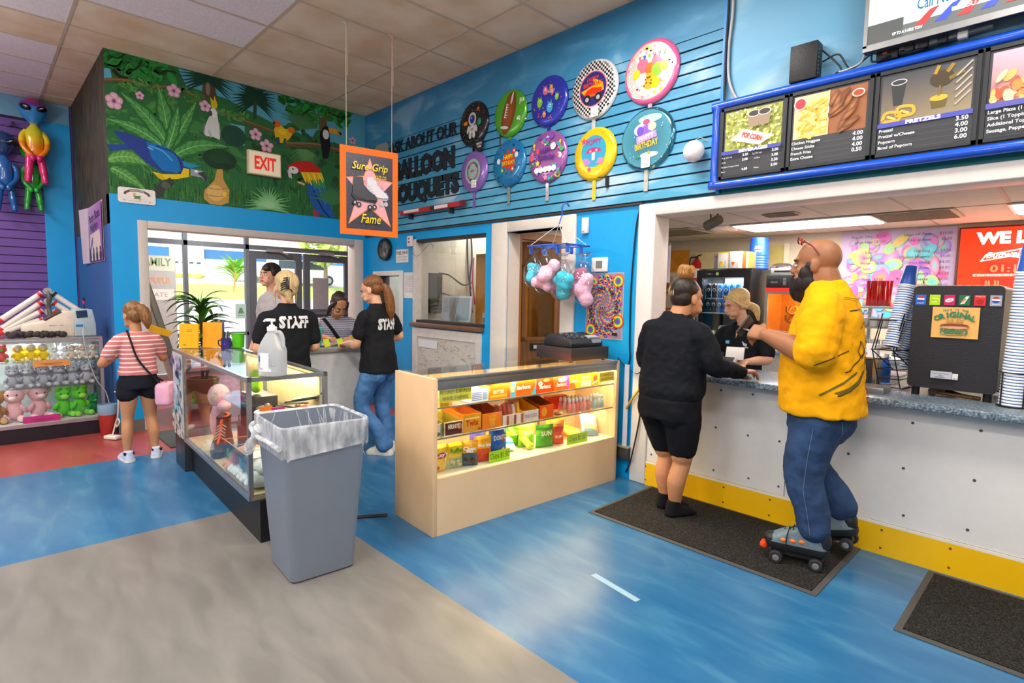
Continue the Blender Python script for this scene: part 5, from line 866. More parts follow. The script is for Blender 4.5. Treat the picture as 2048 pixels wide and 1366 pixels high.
for k in range(4):b=B();b.cyl((.05,0,.43-.1*k),(.085,0,.43-.1*k),.034,n=14);b.build('hinge_disc',M('#a9a5a0',.35,metal=.6),t,smooth=40)
q=random.Random(8);b=B()
for i in range(26):b.ell((q.uniform(-.03,.03),-.22+i*.0155,.028+q.uniform(-.006,.012)),q.uniform(.02,.034),8,6)
o=tag(b.build('fluffy_boa',M('#3d3735',.95,var=.3,bump=.8,scale=70),smooth=70),'dark fluffy boa lying before the ladder on the toy case','boa');o.location=(-.22,-3.26,TH+.002)
b=B();b.tube(spl([(-.24,-2.93,1.06),(-.11,-2.95,.97),(-.105,-2.93,.8),(-.108,-2.87,.55),(-.10,-2.80,.42),(-.07,-2.775,.3)],6),.004,6);tag(b.build('cable',M('#b8b4a8',.5),smooth=60),'thin pale cable hanging from the beige machine down the toy case','cable')
# inflatable aliens on the purple wall
def alien(label,loc,s,grad,eye,rz=0,arms='front'):
    t=thing('inflatable_alien',label,'inflatable toy',loc,rz)
    def colz(b,off=0):
        for i,v in enumerate(b.v):
            zz=v.z/s+off;c=grad(zz);b.cc[i] =hx(c)
    GL_=paint('inflated_vinyl',.18,coat=.4)
    b=B();n=18;rings=[]
    for k in range(13):
        f=k/12;zz=.80+.36*f;w=.19*sin(pi*min(1,.05+f*.97)) ** .62*(.50+.60*f) *(1 if f<.75 else 1);rings.append([V((w*.75*s*sin(2*pi*j/n),w*s*cos(2*pi*j/n),zz*s)) for j in range(n)])
    b.rings(rings);colz(b);h=b.build('head',GL_,t,smooth=80)
    for k in (-1,1):
        b=B();b.ell((.105*s,k*.085*s,1.0*s),(.035*s,.065*s,.040*s),14,8,rot=(k*.38,0,k*.45));e=b.build('eye',M('#15121a',.15),h,smooth=80);b=B();b.ell((.135*s,k*.085*s,1.005*s),(.008*s,.032*s,.009*s),8,5,rot=(k*.38,0,k*.45));b.build('eye_glint',M(eye,.3),e,smooth=80)
    b=B();b.rings([[V((.8*w*s*sin(2*pi*j/n),w*s*cos(2*pi*j/n),z_*s)) for j in range(n)] for z_,w in ((.36,.06),(.40,.095),(.5,.10),(.6,.095),(.70,.10),(.75,.07),(.79,.04),(.82,.035))]);colz(b);b.build('body',GL_,t,smooth=80)
    for k in (-1,1):
        b=B();b.tube(spl([(0,k*.08*s,.71*s),(.01*s,k*.13*s,.62*s),(.06*s,k*.12*s,.48*s),(.11*s,k*.045*s,.37*s)],5),[x*s for x in [.036] *5+[.034] *5+[.03] *5+[.026]],10);b.ell((.115*s,k*.035*s,.345*s),(.03*s,.035*s,.045*s),10,7);colz(b);b.build('arm',GL_,t,smooth=80)
        b=B();b.tube(spl([(0,k*.05*s,.42*s),(.02*s,k*.07*s,.25*s),(.02*s,k*.09*s,.06*s)],5),[x*s for x in [.05] *4+[.045] *4+[.038] *3],10);b.ell((.05*s,k*.09*s,.04*s),(.06*s,.04*s,.03*s),10,7);colz(b);b.build('leg',GL_,t,smooth=80)
    return t
def g3(z):return '#c8287a' if z>1.07 else '#7a3a9a' if z>1.02 else '#2f8ad0' if z>.80 else '#d8d42a' if z>.70 else '#f2c81a' if z>.55 else '#f28a1a' if z>.38 else '#e02878'
alien('rainbow inflatable alien with a magenta and blue head, highest on the purple wall',(-2.25,-3.09,2.63),.87,g3,'#e8e4ee')
alien('shiny green inflatable alien half behind the rainbow one',(-2.33,-3.12,2.32),.72,lambda z:'#1f8a2a' if z>.8 else '#2fa53a','#c8d8c8')
alien('dark blue inflatable alien at the left edge of the purple wall',(-2.28,-3.37,2.28),.80,lambda z:'#16386a' if z>.8 else '#1f5aa0','#c8d0e0')
t=thing('wall_hook','silver slatwall hook bar above the blue alien','hook',(-2.4,-3.33,3.30));b=B();b.cyl((0,0,0),(.14,.06,.01),.018);b.build('bar',CHROME,t,smooth=40)
# ------------------------------------------------------------------ vestibule: plant, leaning board, banner
t=thing('potted_plant','tall dracaena plant with arching striped leaves in the vestibule','plant',(-1.15,-1.66,0));b=B();b.lathe([(.12,0),(.15,.02),(.19,.30),(.20,.32),(.18,.32),(.16,.05)],n=20);b.build('pot',M('#b9795a',.7),t,smooth=40);b=B();b.tube([(0,0,.2),(.02,.01,.7),(0,0,1.2)],.02);b.tube([(.05,.02,.2),(.10,.06,.6),(.12,.08,.8)],.016);b.build('stem',M('#5d5a34',.8),t)
b=B();q=random.Random(7)
def arch(b,base,az,el_,L,w,droop,c):
    d=V((cos(az),sin(az),0));s=V((-sin(az),cos(az),0));p=V(base);th=el_;pts=[]
    for k in range(9):pts.append(p.copy());p=p+(d*cos(th) +V((0,0,sin(th)))) *L/8;th -= droop/8
    ws=[.3,.7,.95,1,.95,.85,.65,.4,.03];vs=[pp+s*w*ws[k] /2*e+V((0,0,.2*w*ws[k] *abs(e))) for k,pp in enumerate(pts) for e in (-1,0,1)];fs=[(k*3+e,k*3+e+1,k*3+e+4,k*3+e+3) for k in range(8) for e in range(2)]
    b.add(vs,fs,c)
G_=['#3f8a22','#5aa52c','#2f6a1c','#78b83a','#4a7a2a']
for i in range(46):arch(b,(q.uniform(-.02,.02),q.uniform(-.02,.02),q.uniform(.75,1.22)),q.uniform(0,6.28),q.uniform(.5,1.35),q.uniform(.35,.55),.075,q.uniform(1.2,2.4),q.choice(G_))
for i in range(22):arch(b,(.12,.08,q.uniform(.55,.85)),q.uniform(0,6.28),q.uniform(.3,1.2),q.uniform(.3,.45),.06,q.uniform(1.2,2.2),q.choice(G_))
arch(b,(0,0,1.18),1.2,1.5,.26,.09,.15,'#52b81c');b.build('leaves',PAINT,t,smooth=80)
t=thing('folding_board','grey framed board leaning folded at the left of the vestibule','board',(-.62,-2.0,0));b=B();b.tube([(0,0,0),(0,0,0.001)],.001)
b=B();b.box(.0,-.14,.79,.05,.07,1.62,rot=(R(15),0,0));b.build('frame_edge',M('#8a8478',.4,metal=.4),t,bevel=.01);b=B();b.box(-.26,-.135,.79,.5,.03,1.56,rot=(R(15),0,0));b.build('panel',M('#b8ad9a',.6),t);b=B();b.tube([(-.1,-.33,1.5),(-.1,-.42,.9),(-.1,-.40,.02)],.012);b.build('strut',M('#55524c',.5),t)
t=thing('banner_stand','grey roll-up banner with faded text inside the storefront','banner',(-3.5,-1.62,0));b=B();b.bx(-.01,.01,-.30,.24,.1,1.94);b.build('banner_fabric',M('#a9a8a4',.6),t);b=B();b.bx(-.08,.08,-.32,.26,0,.1);b.build('base',STEEL,t,bevel=.01)
a=Art((.0115,-.03,0),(0,1,0),(0,0,1));a.rect(-.26,1.7,.26,1.93,'#c4c8b8');a.text('FAMILY',0,1.78,.12,'#6f8a5a',bold=.02,fit=.42);a.text('COUPLE',0,1.52,.08,'#d89a6a',bold=.02,fit=.36);a.rect(-.24,1.25,.24,1.42,'#d8d4cc');a.text('SKATE',0,1.30,.07,'#9a968e',fit=.3);a.build('print',PRINT,t)
t=thing('window_sticker','small green square notice stuck on the storefront glass','sticker',(-3.985,-.26,1.05));b=B();b.bx(0,.004,-.09,.09,-.13,.13);b.build('paper',M('#9ab4a8',.6),t);a=Art((.0045,0,0),(0,1,0),(0,0,1));a.poly([(-.05,-.04),(.05,-.04),(.02,.06),(-.02,.06)],'#4f7a5c');a.rect(-.05,-.08,.05,-.07,'#4f7a5c');a.build('print',PRINT,t)
b=B();b.bx(0,.004,-.16,.16,-.33,.33);o=tag(b.build('window_sticker',M('#8a8688',.6)),'grey paper notice on the lower glass of the right door','sticker');o.location=(-3.992,1.24,1.36)
# ------------------------------------------------------------------ foil balloons and lettering on the slat wall
def balloon(label,x,z,col,art,tail='#b8b0a0',rim=None,r=.222,tag_=None,silver=False):
    t=thing('foil_balloon',label,'balloon',(x,-.026,z),0,'foil balloons on the slat wall');b=B();n=40;rr=[(.004,.997),(.013,.975),(.021,.93),(.0255,.87),(.026,.6),(.0262,.02)]
    m_=M(col,.12,metal=.9,bump=.15,scale=14) if silver else M(col,.22,coat=.4,metal=.25,bump=.06,scale=10)
    b.rings([[V((r*s*cos(2*pi*j/n),-y+0,r*s*sin(2*pi*j/n))) for j in range(n)] for y,s in [(0,1.0)] +rr]);b.build('foil_body',[m_],t,smooth=70)
    b=B();b.box(0,-.004,-r-.07,.035,.004,.16,col=tail);b.box(0,-.006,-r-.03,.022,.008,.09,col=tail);b.build('tail',FOIL,t)
    a=Art((0,0,0),(1,0,0),(0,0,1),.0003)
    def wp(u,v):d=min(1,sqrt(u*u+v*v) /r);return (u,v,.0268 if d<.87 else .0268-.0245*((d-.87) /.13) ** 2)
    a.warp=wp;art(a,r);a.build('print',FOIL if not silver else PRINT,t)
    if tag_:
        b=B();b.box(tag_[0],-.036,tag_[1],.075,.002,.075);g=b.build('paper_tag',M('#efeee8',.7),t);a=Art((tag_[0],-.0375,tag_[1]),(1,0,0),(0,0,1));a.text('OUT OF',0,.006,.018,'#3a3a40',fit=.06);a.text('STOCK',0,-.026,.018,'#3a3a40',fit=.055);a.build('lettering',PAINT,g)
    return t
def disc(a,x,y,r,c,n=24):a.el(x,y,r,r,c,n=n)
def hb(a,y,c,c2=None,w=.2,s=.03):a.text('HAPPY',0,y,s,c,bold=.03,fit=w*.75);a.text('BIRTHDAY',0,y-s*1.35,s,c2 or c,bold=.03,fit=w)
qa=random.Random(21)
def speck(a,r,n,cols,s0=.002,s1=.006,r0=0,r1=.95):
    for i in range(n):
        t=qa.uniform(0,6.28);d=r*(r0+(r1-r0) *sqrt(qa.random()));s=qa.uniform(s0,s1);k=a.k;a.rect(d*cos(t) -s,d*sin(t) -s,d*cos(t) +s,d*sin(t) +s,qa.choice(cols));a.k=k+(i==n-1)
def astro(a,r):
    speck(a,r,90,['#e8e8f0','#b8b8c8'],.0012,.003);a.el(0,.045,.058,.065,'#d8d4d0');a.el(0,.045,.044,.05,'#b8b4b0');a.el(0,.045,.036,.04,'#2b3a9a');a.el(-.012,.058,.012,.012,'#7a8ae0');a.rect(-.045,-.09,.045,-.02,'#d4d0cc');a.rect(-.02,-.065,.02,-.04,'#9aa0b0')
    for k in (-1,1):a.el(k*.06,-.05,.018,.04,'#cfcbc8',rot=k*.3);a.el(k*.028,-.11,.022,.032,'#d8d4d0')
    a.rect(-.125,.0,-.07,.035,'#e8862a');a.el(.11,-.0,.03,.032,'#1f9a7a');a.rect(.075,.11,.105,.14,'#d8702a')
def foot(a,r):
    for k in (-1,1):
        for y in (.05,-.09):a.rect(k*.21 if k<0 else .14,y,-.14 if k<0 else .21,y+.012,'#e8efe4')
    a.text('50',.165,.068,.035,'#f0f4ec',bold=.03);a.text('40',.13,-.085,.035,'#f0f4ec',bold=.03);a.el(0,.0,.19,.082,'#a05a2c',rot=1.25,n=26,rim='#7a3f1c');a.el(.045,.125,.012,.055,'#d8d0c8',rot=-.3);a.el(-.055,-.12,.055,.014,'#d8d4d0',rot=-.2)
    a.line([(-.02,.09),(-.055,-.035)],.012,'#e8e4de')
    for i in range(6):a.line([(-.05+.005*i,-.03+.022*i),(-.025+.005*i,-.037+.022*i)],.005,'#ffffff')
def monst(cols):
    def f(a,r):
        for i,(x,y,s) in enumerate([(-.03,.09,.035),(.04,.10,.026),(-.09,.0,.04),(.03,-.06,.045),(.11,.01,.028),(-.03,-.11,.026),(.06,.05,.02)]):
            c=cols[i%len(cols)];a.el(x,y,s*.8,s,c);a.el(x,y+s*.3,s*.3,s*.3,'#f4f4f4');a.el(x,y+s*.3,s*.13,s*.13,'#222233')
            for k in (-1,1):a.line([(x+k*s*.3,y+s*.8),(x+k*s*.5,y+s*1.25)],s*.2,c)
        a.text('Happy',.045,.06,.03,'#e8f0f8',fit=.09,rot=.1);speck(a,r,30,cols,.003,.006,0,.8)
    return f
def check(a,r):
    n=26;s=2*r/n
    for i in range(n):
        for j in range(n):
            x,y=-r+i*s,-r+j*s
            if (i+j) %2 and max(sqrt((x+s*p) ** 2+(y+s*q_) ** 2) for p in (0,1) for q_ in (0,1)) <r*.985 and sqrt((x+s/2) ** 2+(y+s/2) ** 2) >.60*r:k=a.k;a.rect(x,y,x+s,y+s,'#1b1a1e');a.k=k
    a.k+=1;a.el(0,-.0,.142,.142,'#e8d4d8',n=30);a.el(0,0,.136,.136,'#c84a6a',n=30);a.el(0,0,.128,.128,'#2a2f7a',n=30);a.poly([(-.12,.0),(.02,.03),(-.01,.09),(.10,.03),(.11,-.03),(-.06,-.06)],'#e8a81a');a.text('HAPPY',0,.06,.034,'#d8301f',bold=.03,fit=.12);a.text('BIRTHDAY',0,.022,.030,'#e8401f',bold=.03,fit=.19)
    a.poly([(-.085,-.03),(-.05,.0),(.0,.012),(.05,-.0),(.09,-.005),(.085,-.035),(-.08,-.045)],'#e2321a');a.rect(-.07,-.06,.075,-.04,'#c86a1a')
    for k in (-1,1):a.el(k*.055,-.075,.035,.037,'#26262c');a.el(k*.055,-.075,.018,.018,'#b8b8be')
def toys(a,r):
    a.el(0,0,r*.86,r*.86,'#c9c4bc',n=34);a.el(0,.11,.12,.05,'#f4efe0');a.el(-.02,-.14,.13,.045,'#f6f0d8');speck(a,r,60,['#e8c83a','#f4f0e0','#e890b0','#c8d8e8'],.004,.012,.2,.85)
    for x,y,s,c in [(-.06,.05,.045,'#d87090'),(.07,.06,.05,'#e06a80'),(0.0,.02,.036,'#e8702a'),(.06,-.0,.04,'#8ac82a'),(-.0,-.07,.05,'#e8b02a'),(-.07,-.05,.04,'#f0ece8'),(.05,-.09,.035,'#f2d81a'),(-.11,.0,.03,'#f2d02a'),(.12,.01,.03,'#f0d83a')]:a.el(x,y,s*1.1,s*1.15,c)
    for i in range(6):a.poly([(-.10+.04*i,.12),(-.07+.04*i,.12),(-.085+.04*i,.085)],['#e07088','#3a6ac8','#8ac83a'][i%3])
    for i in range(9):a.el(-.01+.03*cos(i),-.07+.03*sin(i*1.7),.006,.006,'#8a4a1a')
def plain_ring(a,r):
    a.el(-.0,.0,.115,.125,'#a8c0bc',n=28)
    for i in range(10):t=i*.628;a.el(.075*cos(t),.085*sin(t),.012,.03,['#c86a8a','#6a4a5a','#4a8a6a'][i%3],rot=t)
    a.text('HAPPY',0,-.005,.02,'#d8407a',bold=.03,fit=.06)
def burst(a,r):
    for i in range(40):t=i*2*pi/40;k=a.k;a.line([(0,.01),(r*.95*cos(t),r*.95*sin(t))],.004,'#2a98d8',.012);a.k=k
    a.k+=1;a.poly([(r*.96*cos(t),r*.96*sin(t)) for t in [pi+.45+(2.24) *i/20 for i in range(21)]],'#1e231c');speck(a,r,70,['#3a5a3a','#54705a','#2a3a2c'],.003,.008,.3,.9);a.star(.01,.02,.11,.06,9,'#d83a1a');a.text('HAPPY',.01,.035,.04,'#f2d81a',bold=.03,fit=.13);a.text('BIRTHDAY!',.01,-.015,.034,'#f0c81a',bold=.03,fit=.17)
    for x,y,c in ((-.07,-.06,'#3a9a2a'),(.07,-.06,'#c85a2a'),(-.12,.03,'#e8e8ee'),(.12,.06,'#e8e8ee'),(.09,.1,'#d83a5a')):a.el(x,y,.024,.026,c);a.el(x,y,.01,.01,'#f4f4f4')
def fruits(a,r):
    a.el(0,0,r*.98,r*.98,'#8a4aa0',n=36,rim='#c88a4a')
    q=random.Random(3);cs=['#e8507a','#f2a02a','#f0d83a','#4ab86a','#8a50c0','#e87aa8','#3aa8c0','#f4f0f4']
    for i in range(42):
        t=q.uniform(0,6.28);d=r*q.uniform(.45,.92);s=q.uniform(.014,.034);c=q.choice(cs)
        (a.el(d*cos(t),d*sin(t),s,s*q.uniform(.5,1),c,rot=q.uniform(0,3),n=10) if i%3 else a.star(d*cos(t),d*sin(t),s,s*.5,5,c))
    for i in range(5):a.el(.05*(i-2),-.11,.03,.024,'#f2eef4')
    a.text('HAPPY',-.0,.03,.04,'#5a2a9a',bold=.03,fit=.13);a.text('Birthday',.01,-.03,.05,'#4a2488',bold=.02,fit=.19)
def poppy(a,r):
    speck(a,r,120,['#e8a81a','#f0e03a','#d89a1a'],.002,.004,.6,.97);a.el(.0,.02,.125,.125,'#3aa8d0',n=30);a.star(-.10,.11,.03,.015,5,'#e8507a');a.star(-.04,-.12,.025,.012,5,'#c84a8a');a.el(0,.01,.075,.04,'#c83a7a',a0=0,a1=pi);a.rect(-.015,-.05,.015,.012,'#f0d8c8');a.el(.03,.025,.014,.01,'#f4a8c8');a.el(-.03,.022,.012,.009,'#f4a8c8');a.poly([(-.11,-.03),(-.08,-.09),(-.02,-.07),(-.05,-.03)],'#b88ad0');a.poly([(.06,-.04),(.11,-.05),(.09,-.09),(.03,-.08)],'#e890b8');a.text('POPPY',0,.075,.04,'#c83a8a',bold=.03,fit=.15)
def party(a,r):
    a.el(0,.0,r*.9,r*.9,'#1f5f74',n=34,rim='#3f8aa0');a.el(.03,.14,.10,.03,'#a8d4d4');a.el(.03,-.12,.08,.02,'#bfe0da');a.el(-.02,.07,.085,.05,'#d8c8e0');a.el(0,.05,.05,.05,'#8a5ad0');a.el(.05,.08,.035,.03,'#f2e8a8');a.el(-.05,.06,.03,.035,'#6a4ac0');a.el(0,.12,.03,.02,'#b84a7a');a.line([(-.08,-.005),(.09,.025)],.05,'#b08ad8');a.text('HAPPY',.005,-.0,.032,'#f0e8f4',bold=.02,fit=.13,rot=.17);a.text('BIRTHDAY',.01,-.065,.045,'#f2b81a',bold=.03,fit=.2,rot=.12);a.el(.03,-.105,.012,.012,'#e8a02a');a.star(-.06,-.12,.035,.012,6,'#2a8a74');speck(a,r,24,['#e8f0f0','#8ac8d0'],.002,.004)
balloon('black space balloon with a little astronaut, upper left of the balloons',2.175,3.12,'#1c1a20',astro,'#1c1a20')
balloon('green football-field balloon with a brown ball',2.70,3.11,'#4fa028',foot,'#4fa028',r=.215)
balloon('royal blue balloon with small monsters, top row middle',3.185,3.11,'#2a34a8',monst(['#d86a9a','#e8862a','#8ac82a','#3ab0e0','#7ac83a','#e8862a','#d84a6a']),'#26309a',r=.215)
balloon('black and white checkered balloon with a red racing truck',3.675,3.09,'#e6e2e0',check,'#cfc8c4',r=.232,tag_=(.03,-.185))
balloon('pink-rimmed silver balloon crowded with colourful toys, top right',4.195,3.09,'#e8689a',toys,'#d8a8b8',r=.232,silver=False)
balloon('lavender balloon with a pale ring of cheerleaders, lower left',2.19,2.655,'#8a64b4',plain_ring,'#8a64b4',r=.205,tag_=(.03,-.125))
balloon('blue sunburst birthday balloon with a dark lower rim',2.695,2.66,'#1878b4',burst,'#8a8a80',r=.222)
balloon('purple and orange birthday balloon with fruit and stars',3.185,2.64,'#9a5aa0',fruits,'#b8b0b8',r=.225)
balloon('yellow speckled balloon with a blue centre picture',3.70,2.58,'#f0c81a',poppy,'#e8c020',r=.212)
balloon('teal mirror-finish birthday balloon below the pink-rimmed one',4.185,2.61,'#5a9ab0',party,'#b8b4ac',r=.23,tag_=(.01,-.175),silver=True)
t=thing('round_badge','small black and white round badge between two left balloons','badge',(2.29,-.05,2.895));b=B();b.lathe([(.06,0),(.06,.006)],(0,0,0),24,axis=(0,-1,0));b.build('badge_disc',M('#1a1a1e',.4),t);a=Art((0,-.0065,0),(1,0,0),(0,0,1));a.text('PARTY',0,.005,.02,'#e8e4e4',bold=.02,fit=.08);a.text('TIME',0,-.022,.018,'#e8e4e4',bold=.02,fit=.06);a.build('lettering',PAINT,t)
for tx,x0,x1,z,h,z2,bold,sk_ in (('ASK ABOUT OUR',.60,1.90,3.075,.135,3.075,.02,.1),('BALLOON',.70,1.865,2.765,.195,2.765,.07,0),('BOUQUETS',.66,1.945,2.50,.185,2.50,.07,0)):
    vs,fs=glyphs(tx,bold);xa=min(p.x for p in vs);xb=max(p.x for p in vs);k=(x1-x0) /(xb-xa);b=B();hh=h/.7
    for y in (-.021,-.033):b.add([V((x0+(p.x-xa+sk_*p.y*.3) *k,y,z+p.y*hh)) for p in vs],fs)
    n=len(vs);ed={}
    for f in fs:
        for i in range(len(f)):e=(f[i],f[(i+1) %len(f)]);ed[e] =ed.get(e,0) +1
    b.f+=[(i,j,j+n,i+n) for (i,j) in ed if (j,i) not in ed];extra=len(b.f) -len(b.m);b.m+=[0] *extra;b.c+=[(.1,.1,.1)] *extra
    tag(b.build('wall_lettering',M('#17202a',.5)),'black letters reading %s on the slat wall'%tx.lower(),'lettering')
t=thing('wall_picture','grey rounded picture in the corner, half hidden by the hanging sign','picture',(.42,-.03,3.11));b=B();b.rings([[V((x,y,z)) for x,z in rrect(.15,.13,.05)] for y in (0,.008)]);b.build('card',M('#8d9088',.6),t);a=Art((0,-.0005,0),(1,0,0),(0,0,1));a.line([(-.08,-.05),(.03,-.0),(.06,.04),(.06,-.08)],.012,'#4a2430');a.build('print',PAINT,t)
t=thing('hockey_stick','red and white hockey stick resting on pegs under the lettering','hockey stick',(1.5,-.07,2.355));b=B();b.box(0,0,0,1.15,.03,.05,col='#b82a30');b.box(-.35,-.0155,.005,.3,.002,.03,col='#e4d8d8');b.box(.2,-.0155,0,.25,.002,.034,col='#e8e0e0');b.box(.05,-.0155,0,.08,.002,.04,col='#2a2a30');b.build('shaft',PRINT,t);b=B();b.box(.56,.0,.0,.06,.034,.056);b.build('grip',M('#7a1a22',.7),t);b=B();b.box(.35,.02,-.04,.012,.07,.08);b.box(-.4,.02,-.04,.012,.07,.08);b.build('peg',M('#26303a',.4),t)
t=thing('slatwall_peg','empty black peg below the yellow balloon','hook',(3.83,-.022,2.36));b=B();b.bx(-.012,.012,-.02,0,-.06,.03);b.cyl((0,-.01,.02),(-.06,-.06,.02),.005);b.build('peg_arm',BLACK,t)
t=thing('paper_lantern','small white round paper lantern by the menu board','lantern',(4.60,-.10,2.44));b=B();b.ell((0,0,0),(.072,.065,.072),18,12);b.build('lantern_globe',M('#e6e2e2',.6,bump=.3,scale=30),t,smooth=80);b=B();b.tube([(0,0,.07),(.02,.05,.1),(.08,.09,.06)],.003,5);b.build('hook_wire',M('#d8d4d0',.4),t)
# small things on the blue wall
t=thing('wall_clock','round black-rimmed clock beside the corner','clock',(.49,-.002,1.962));b=B();b.lathe([(.135,0),(.14,.03),(.13,.05),(.115,.05),(.115,.03)],n=36,axis=(0,-1,0));b.build('rim',M('#1e1d20',.4),t,smooth=50);b=B();b.lathe([(.115,.028),(.114,.03)],n=30,axis=(0,-1,0));b.build('face',M('#dfe4d4',.5),t);b=B();b.bx(-.004,.004,-.034,-.032,0,.06);b.box(.035,-.033,.0,.08,.002,.006);b.build('hand',BLACK,t);a=Art((0,-.0305,0),(1,0,0),(0,0,1));[a.line([(.09*sin(i*.5236),.09*cos(i*.5236)),(.105*sin(i*.5236),.105*cos(i*.5236))],.006,'#2a2a2e') for i in range(12)];a.build('dial_marks',PAINT,t)
b=B();b.lathe([(.114,.0465),(.113,.048)],n=30,axis=(0,-1,0));b.build('clock_glass',GLASS,t)
def sheet(label,x,z,w,h,y=-.003,col='#ece9e4',fn=None,name='paper_sign',cat='sign',emat=PAINT):
    t=thing(name,label,cat,(x,y,z));b=B();b.bx(-w/2,w/2,-.0015,0,-h/2,h/2);b.build('sheet',M(col,.7),t);a=Art((0,-.0018,0),(1,0,0),(0,0,1))
    if fn:fn(a);a.build('lettering',emat,t)
    return t
sheet('white free wifi notice between the clock and the office window',.845,1.872,.265,.155,fn=lambda a:(a.text('FREE WI-FI',0,.02,.035,'#3a3a3e',bold=.02,fit=.235),a.text('network: guest',0,-.018,.016,'#6a6a70',fit=.2),a.text('ask for password',0,-.05,.014,'#8a8a90',fit=.18)))
sheet('white schedule sheet right of the ticket window',1.0,1.525,.235,.30,fn=lambda a:[a.rect(-.09+.05*i,.10-.02*j,-.055+.05*i,.105-.02*j,'#b0aeb4') for i in range(4) for j in range(10)])
t=thing('door_chime','small white sensor box at the top left of the office window','sensor',(1.06,-.022,2.03));b=B();b.bx(-.045,.045,-.03,0,-.06,.06);b.build('case',M('#e8e2e0',.5),t,bevel=.004);b=B();b.bx(-.015,.015,-.0315,-.03,-.02,.0);b.bx(-.015,.015,-.0315,-.03,.02,.035);b.build('red_mark',M('#b83a3a',.5),t);b=B();b.tube(spl([(.03,-.01,-.06),(.06,-.015,-.14),(.16,-.012,-.17),(.36,.0,-.05),(.42,.01,-.08)],5),.0025,5);b.build('wire',M('#6a6460',.5),t)
t=thing('thermostat','white square thermostat above the rainbow poster','thermostat',(3.768,-.001,1.695));b=B();b.bx(-.078,.078,-.022,0,-.058,.058);b.build('case',M('#eceae6',.4),t,bevel=.005);b=B();b.bx(-.032,.032,-.0235,-.022,-.03,.03);b.build('display',M('#7a7a74',.3),t)
t=thing('wall_sensor','small white box on the wall by the top of the doorway','sensor',(3.61,-.001,2.02));b=B();b.bx(-.03,.03,-.03,0,-.065,.065);b.build('case',M('#e8e6e4',.4),t,bevel=.005);b=B();b.bx(-.03,.0,-.031,-.029,-.055,-.045);b.build('lens',M('#9a9aa0',.3),t)
def psy(a):
    q=random.Random(2);W2,H2=.18,.262;C6=['#e84a8a','#f2d83a','#4ac0c8','#8a4ab8','#f28a2a','#5a3a8a'];a.rect(-W2,-H2,W2,H2,'#a08a98')
    for r_ in range(11):
        R1=.245-.021*r_;m_=30
        for i in range(m_):
            t0=i*2*pi/m_+r_*.14;x,y=R1*cos(t0) *.8,R1*sin(t0)
            if abs(x) <W2-.012 and abs(y) <H2-.012:k=a.k;a.el(x,y,.021*(R1/.2) ** .6,.011*(R1/.2) ** .6,C6[(i+2*r_) %6],rot=t0+.9,n=8);a.el(x,y,.010*(R1/.2) ** .6,.004,C6[(i+2*r_+3) %6],rot=t0+.9,n=6);a.k=k
    for (cx,cy,s) in ((.13,.2,1),(-.13,-.2,1),(.14,-.12,1),(-.1,.2,.7)):
        for j,c in enumerate(['#e8402a','#f2a02a','#f2e03a','#4ab84a','#3a6ac8','#8a3ab0']):a.el(cx,cy,.055*s-.008*j,.055*s-.008*j,c,n=18)
    a.k+=1
    for i,ch in enumerate('TOES TO TOPS FOR THIS CRAZY LIFE!'):
        t0=3.6-i*.19
        if ch != ' ':a.text(ch,.118*cos(t0),.15*sin(t0) -.02,.026,'#1c1420',bold=.04,rot=t0-pi/2)
    a.rect(-.05,-.035,.05,.0,'#c8a8b8');a.text('CRAZY',0,-.03,.024,'#3a2030',bold=.04,fit=.09);a.rect(.10,-.235,.15,-.21,'#2a2230')
sheet('psychedelic rainbow poster with a ring of words beside the doorway',3.82,1.362,.37,.535,fn=psy,name='poster',cat='poster',emat=PRINT,col='#c8b8b8')
t=thing('rolled_sheet','white sheet of board tucked behind the beige case','board',(4.085,-.035,.55));b=B();b.box(0,0,0,.035,.02,.72,rz=.3);b.build('sheet',M('#d8d4de',.6),t)
t=thing('outlet_box','grey floor outlet box between the case and the white post','outlet',(4.09,-.003,.21));b=B();b.bx(-.07,.05,-.06,0,-.05,.05);b.build('case',M('#3f3b38',.6),t,bevel=.004);b=B();b.bx(-.075,.055,-.065,0,.045,.055);b.build('lid',M('#8d8a80',.5),t)
def cable(name,label,pts,r,col,cat='cable',n=7):b=B();b.tube(spl(pts,n),r,7);return tag(b.build(name,M(col,.5),smooth=60),label,cat)
cable('power_cable','black cable running down beside the white post to the floor',[(4.13,-.012,2.12),(4.10,-.012,1.95),(4.075,-.012,1.5),(4.08,-.012,1.1),(4.09,-.014,.96),(4.06,-.015,.89),(3.98,-.018,.955)],.006,'#16202a')
cable('power_cable','black cable sagging across the white post down to the outlet box',[(4.225,-.05,.90),(4.235,-.045,.75),(4.22,-.05,.5),(4.17,-.06,.2),(4.12,-.03,.09),(4.09,-.015,.05)],.006,'#1a1815')
cable('extension_cord','yellow extension cord slanting behind the woman in black',[(4.30,-.045,.90),(4.24,-.05,.78),(4.16,-.06,.66),(4.10,-.05,.57)],.009,'#c8a01a','cord')
cable('wall_wire','thin dark wire kinking across the white post',[(4.30,-.045,.85),(4.22,-.042,.87),(4.17,-.038,.85),(4.10,-.02,.87)],.003,'#3a3a3a','wire')
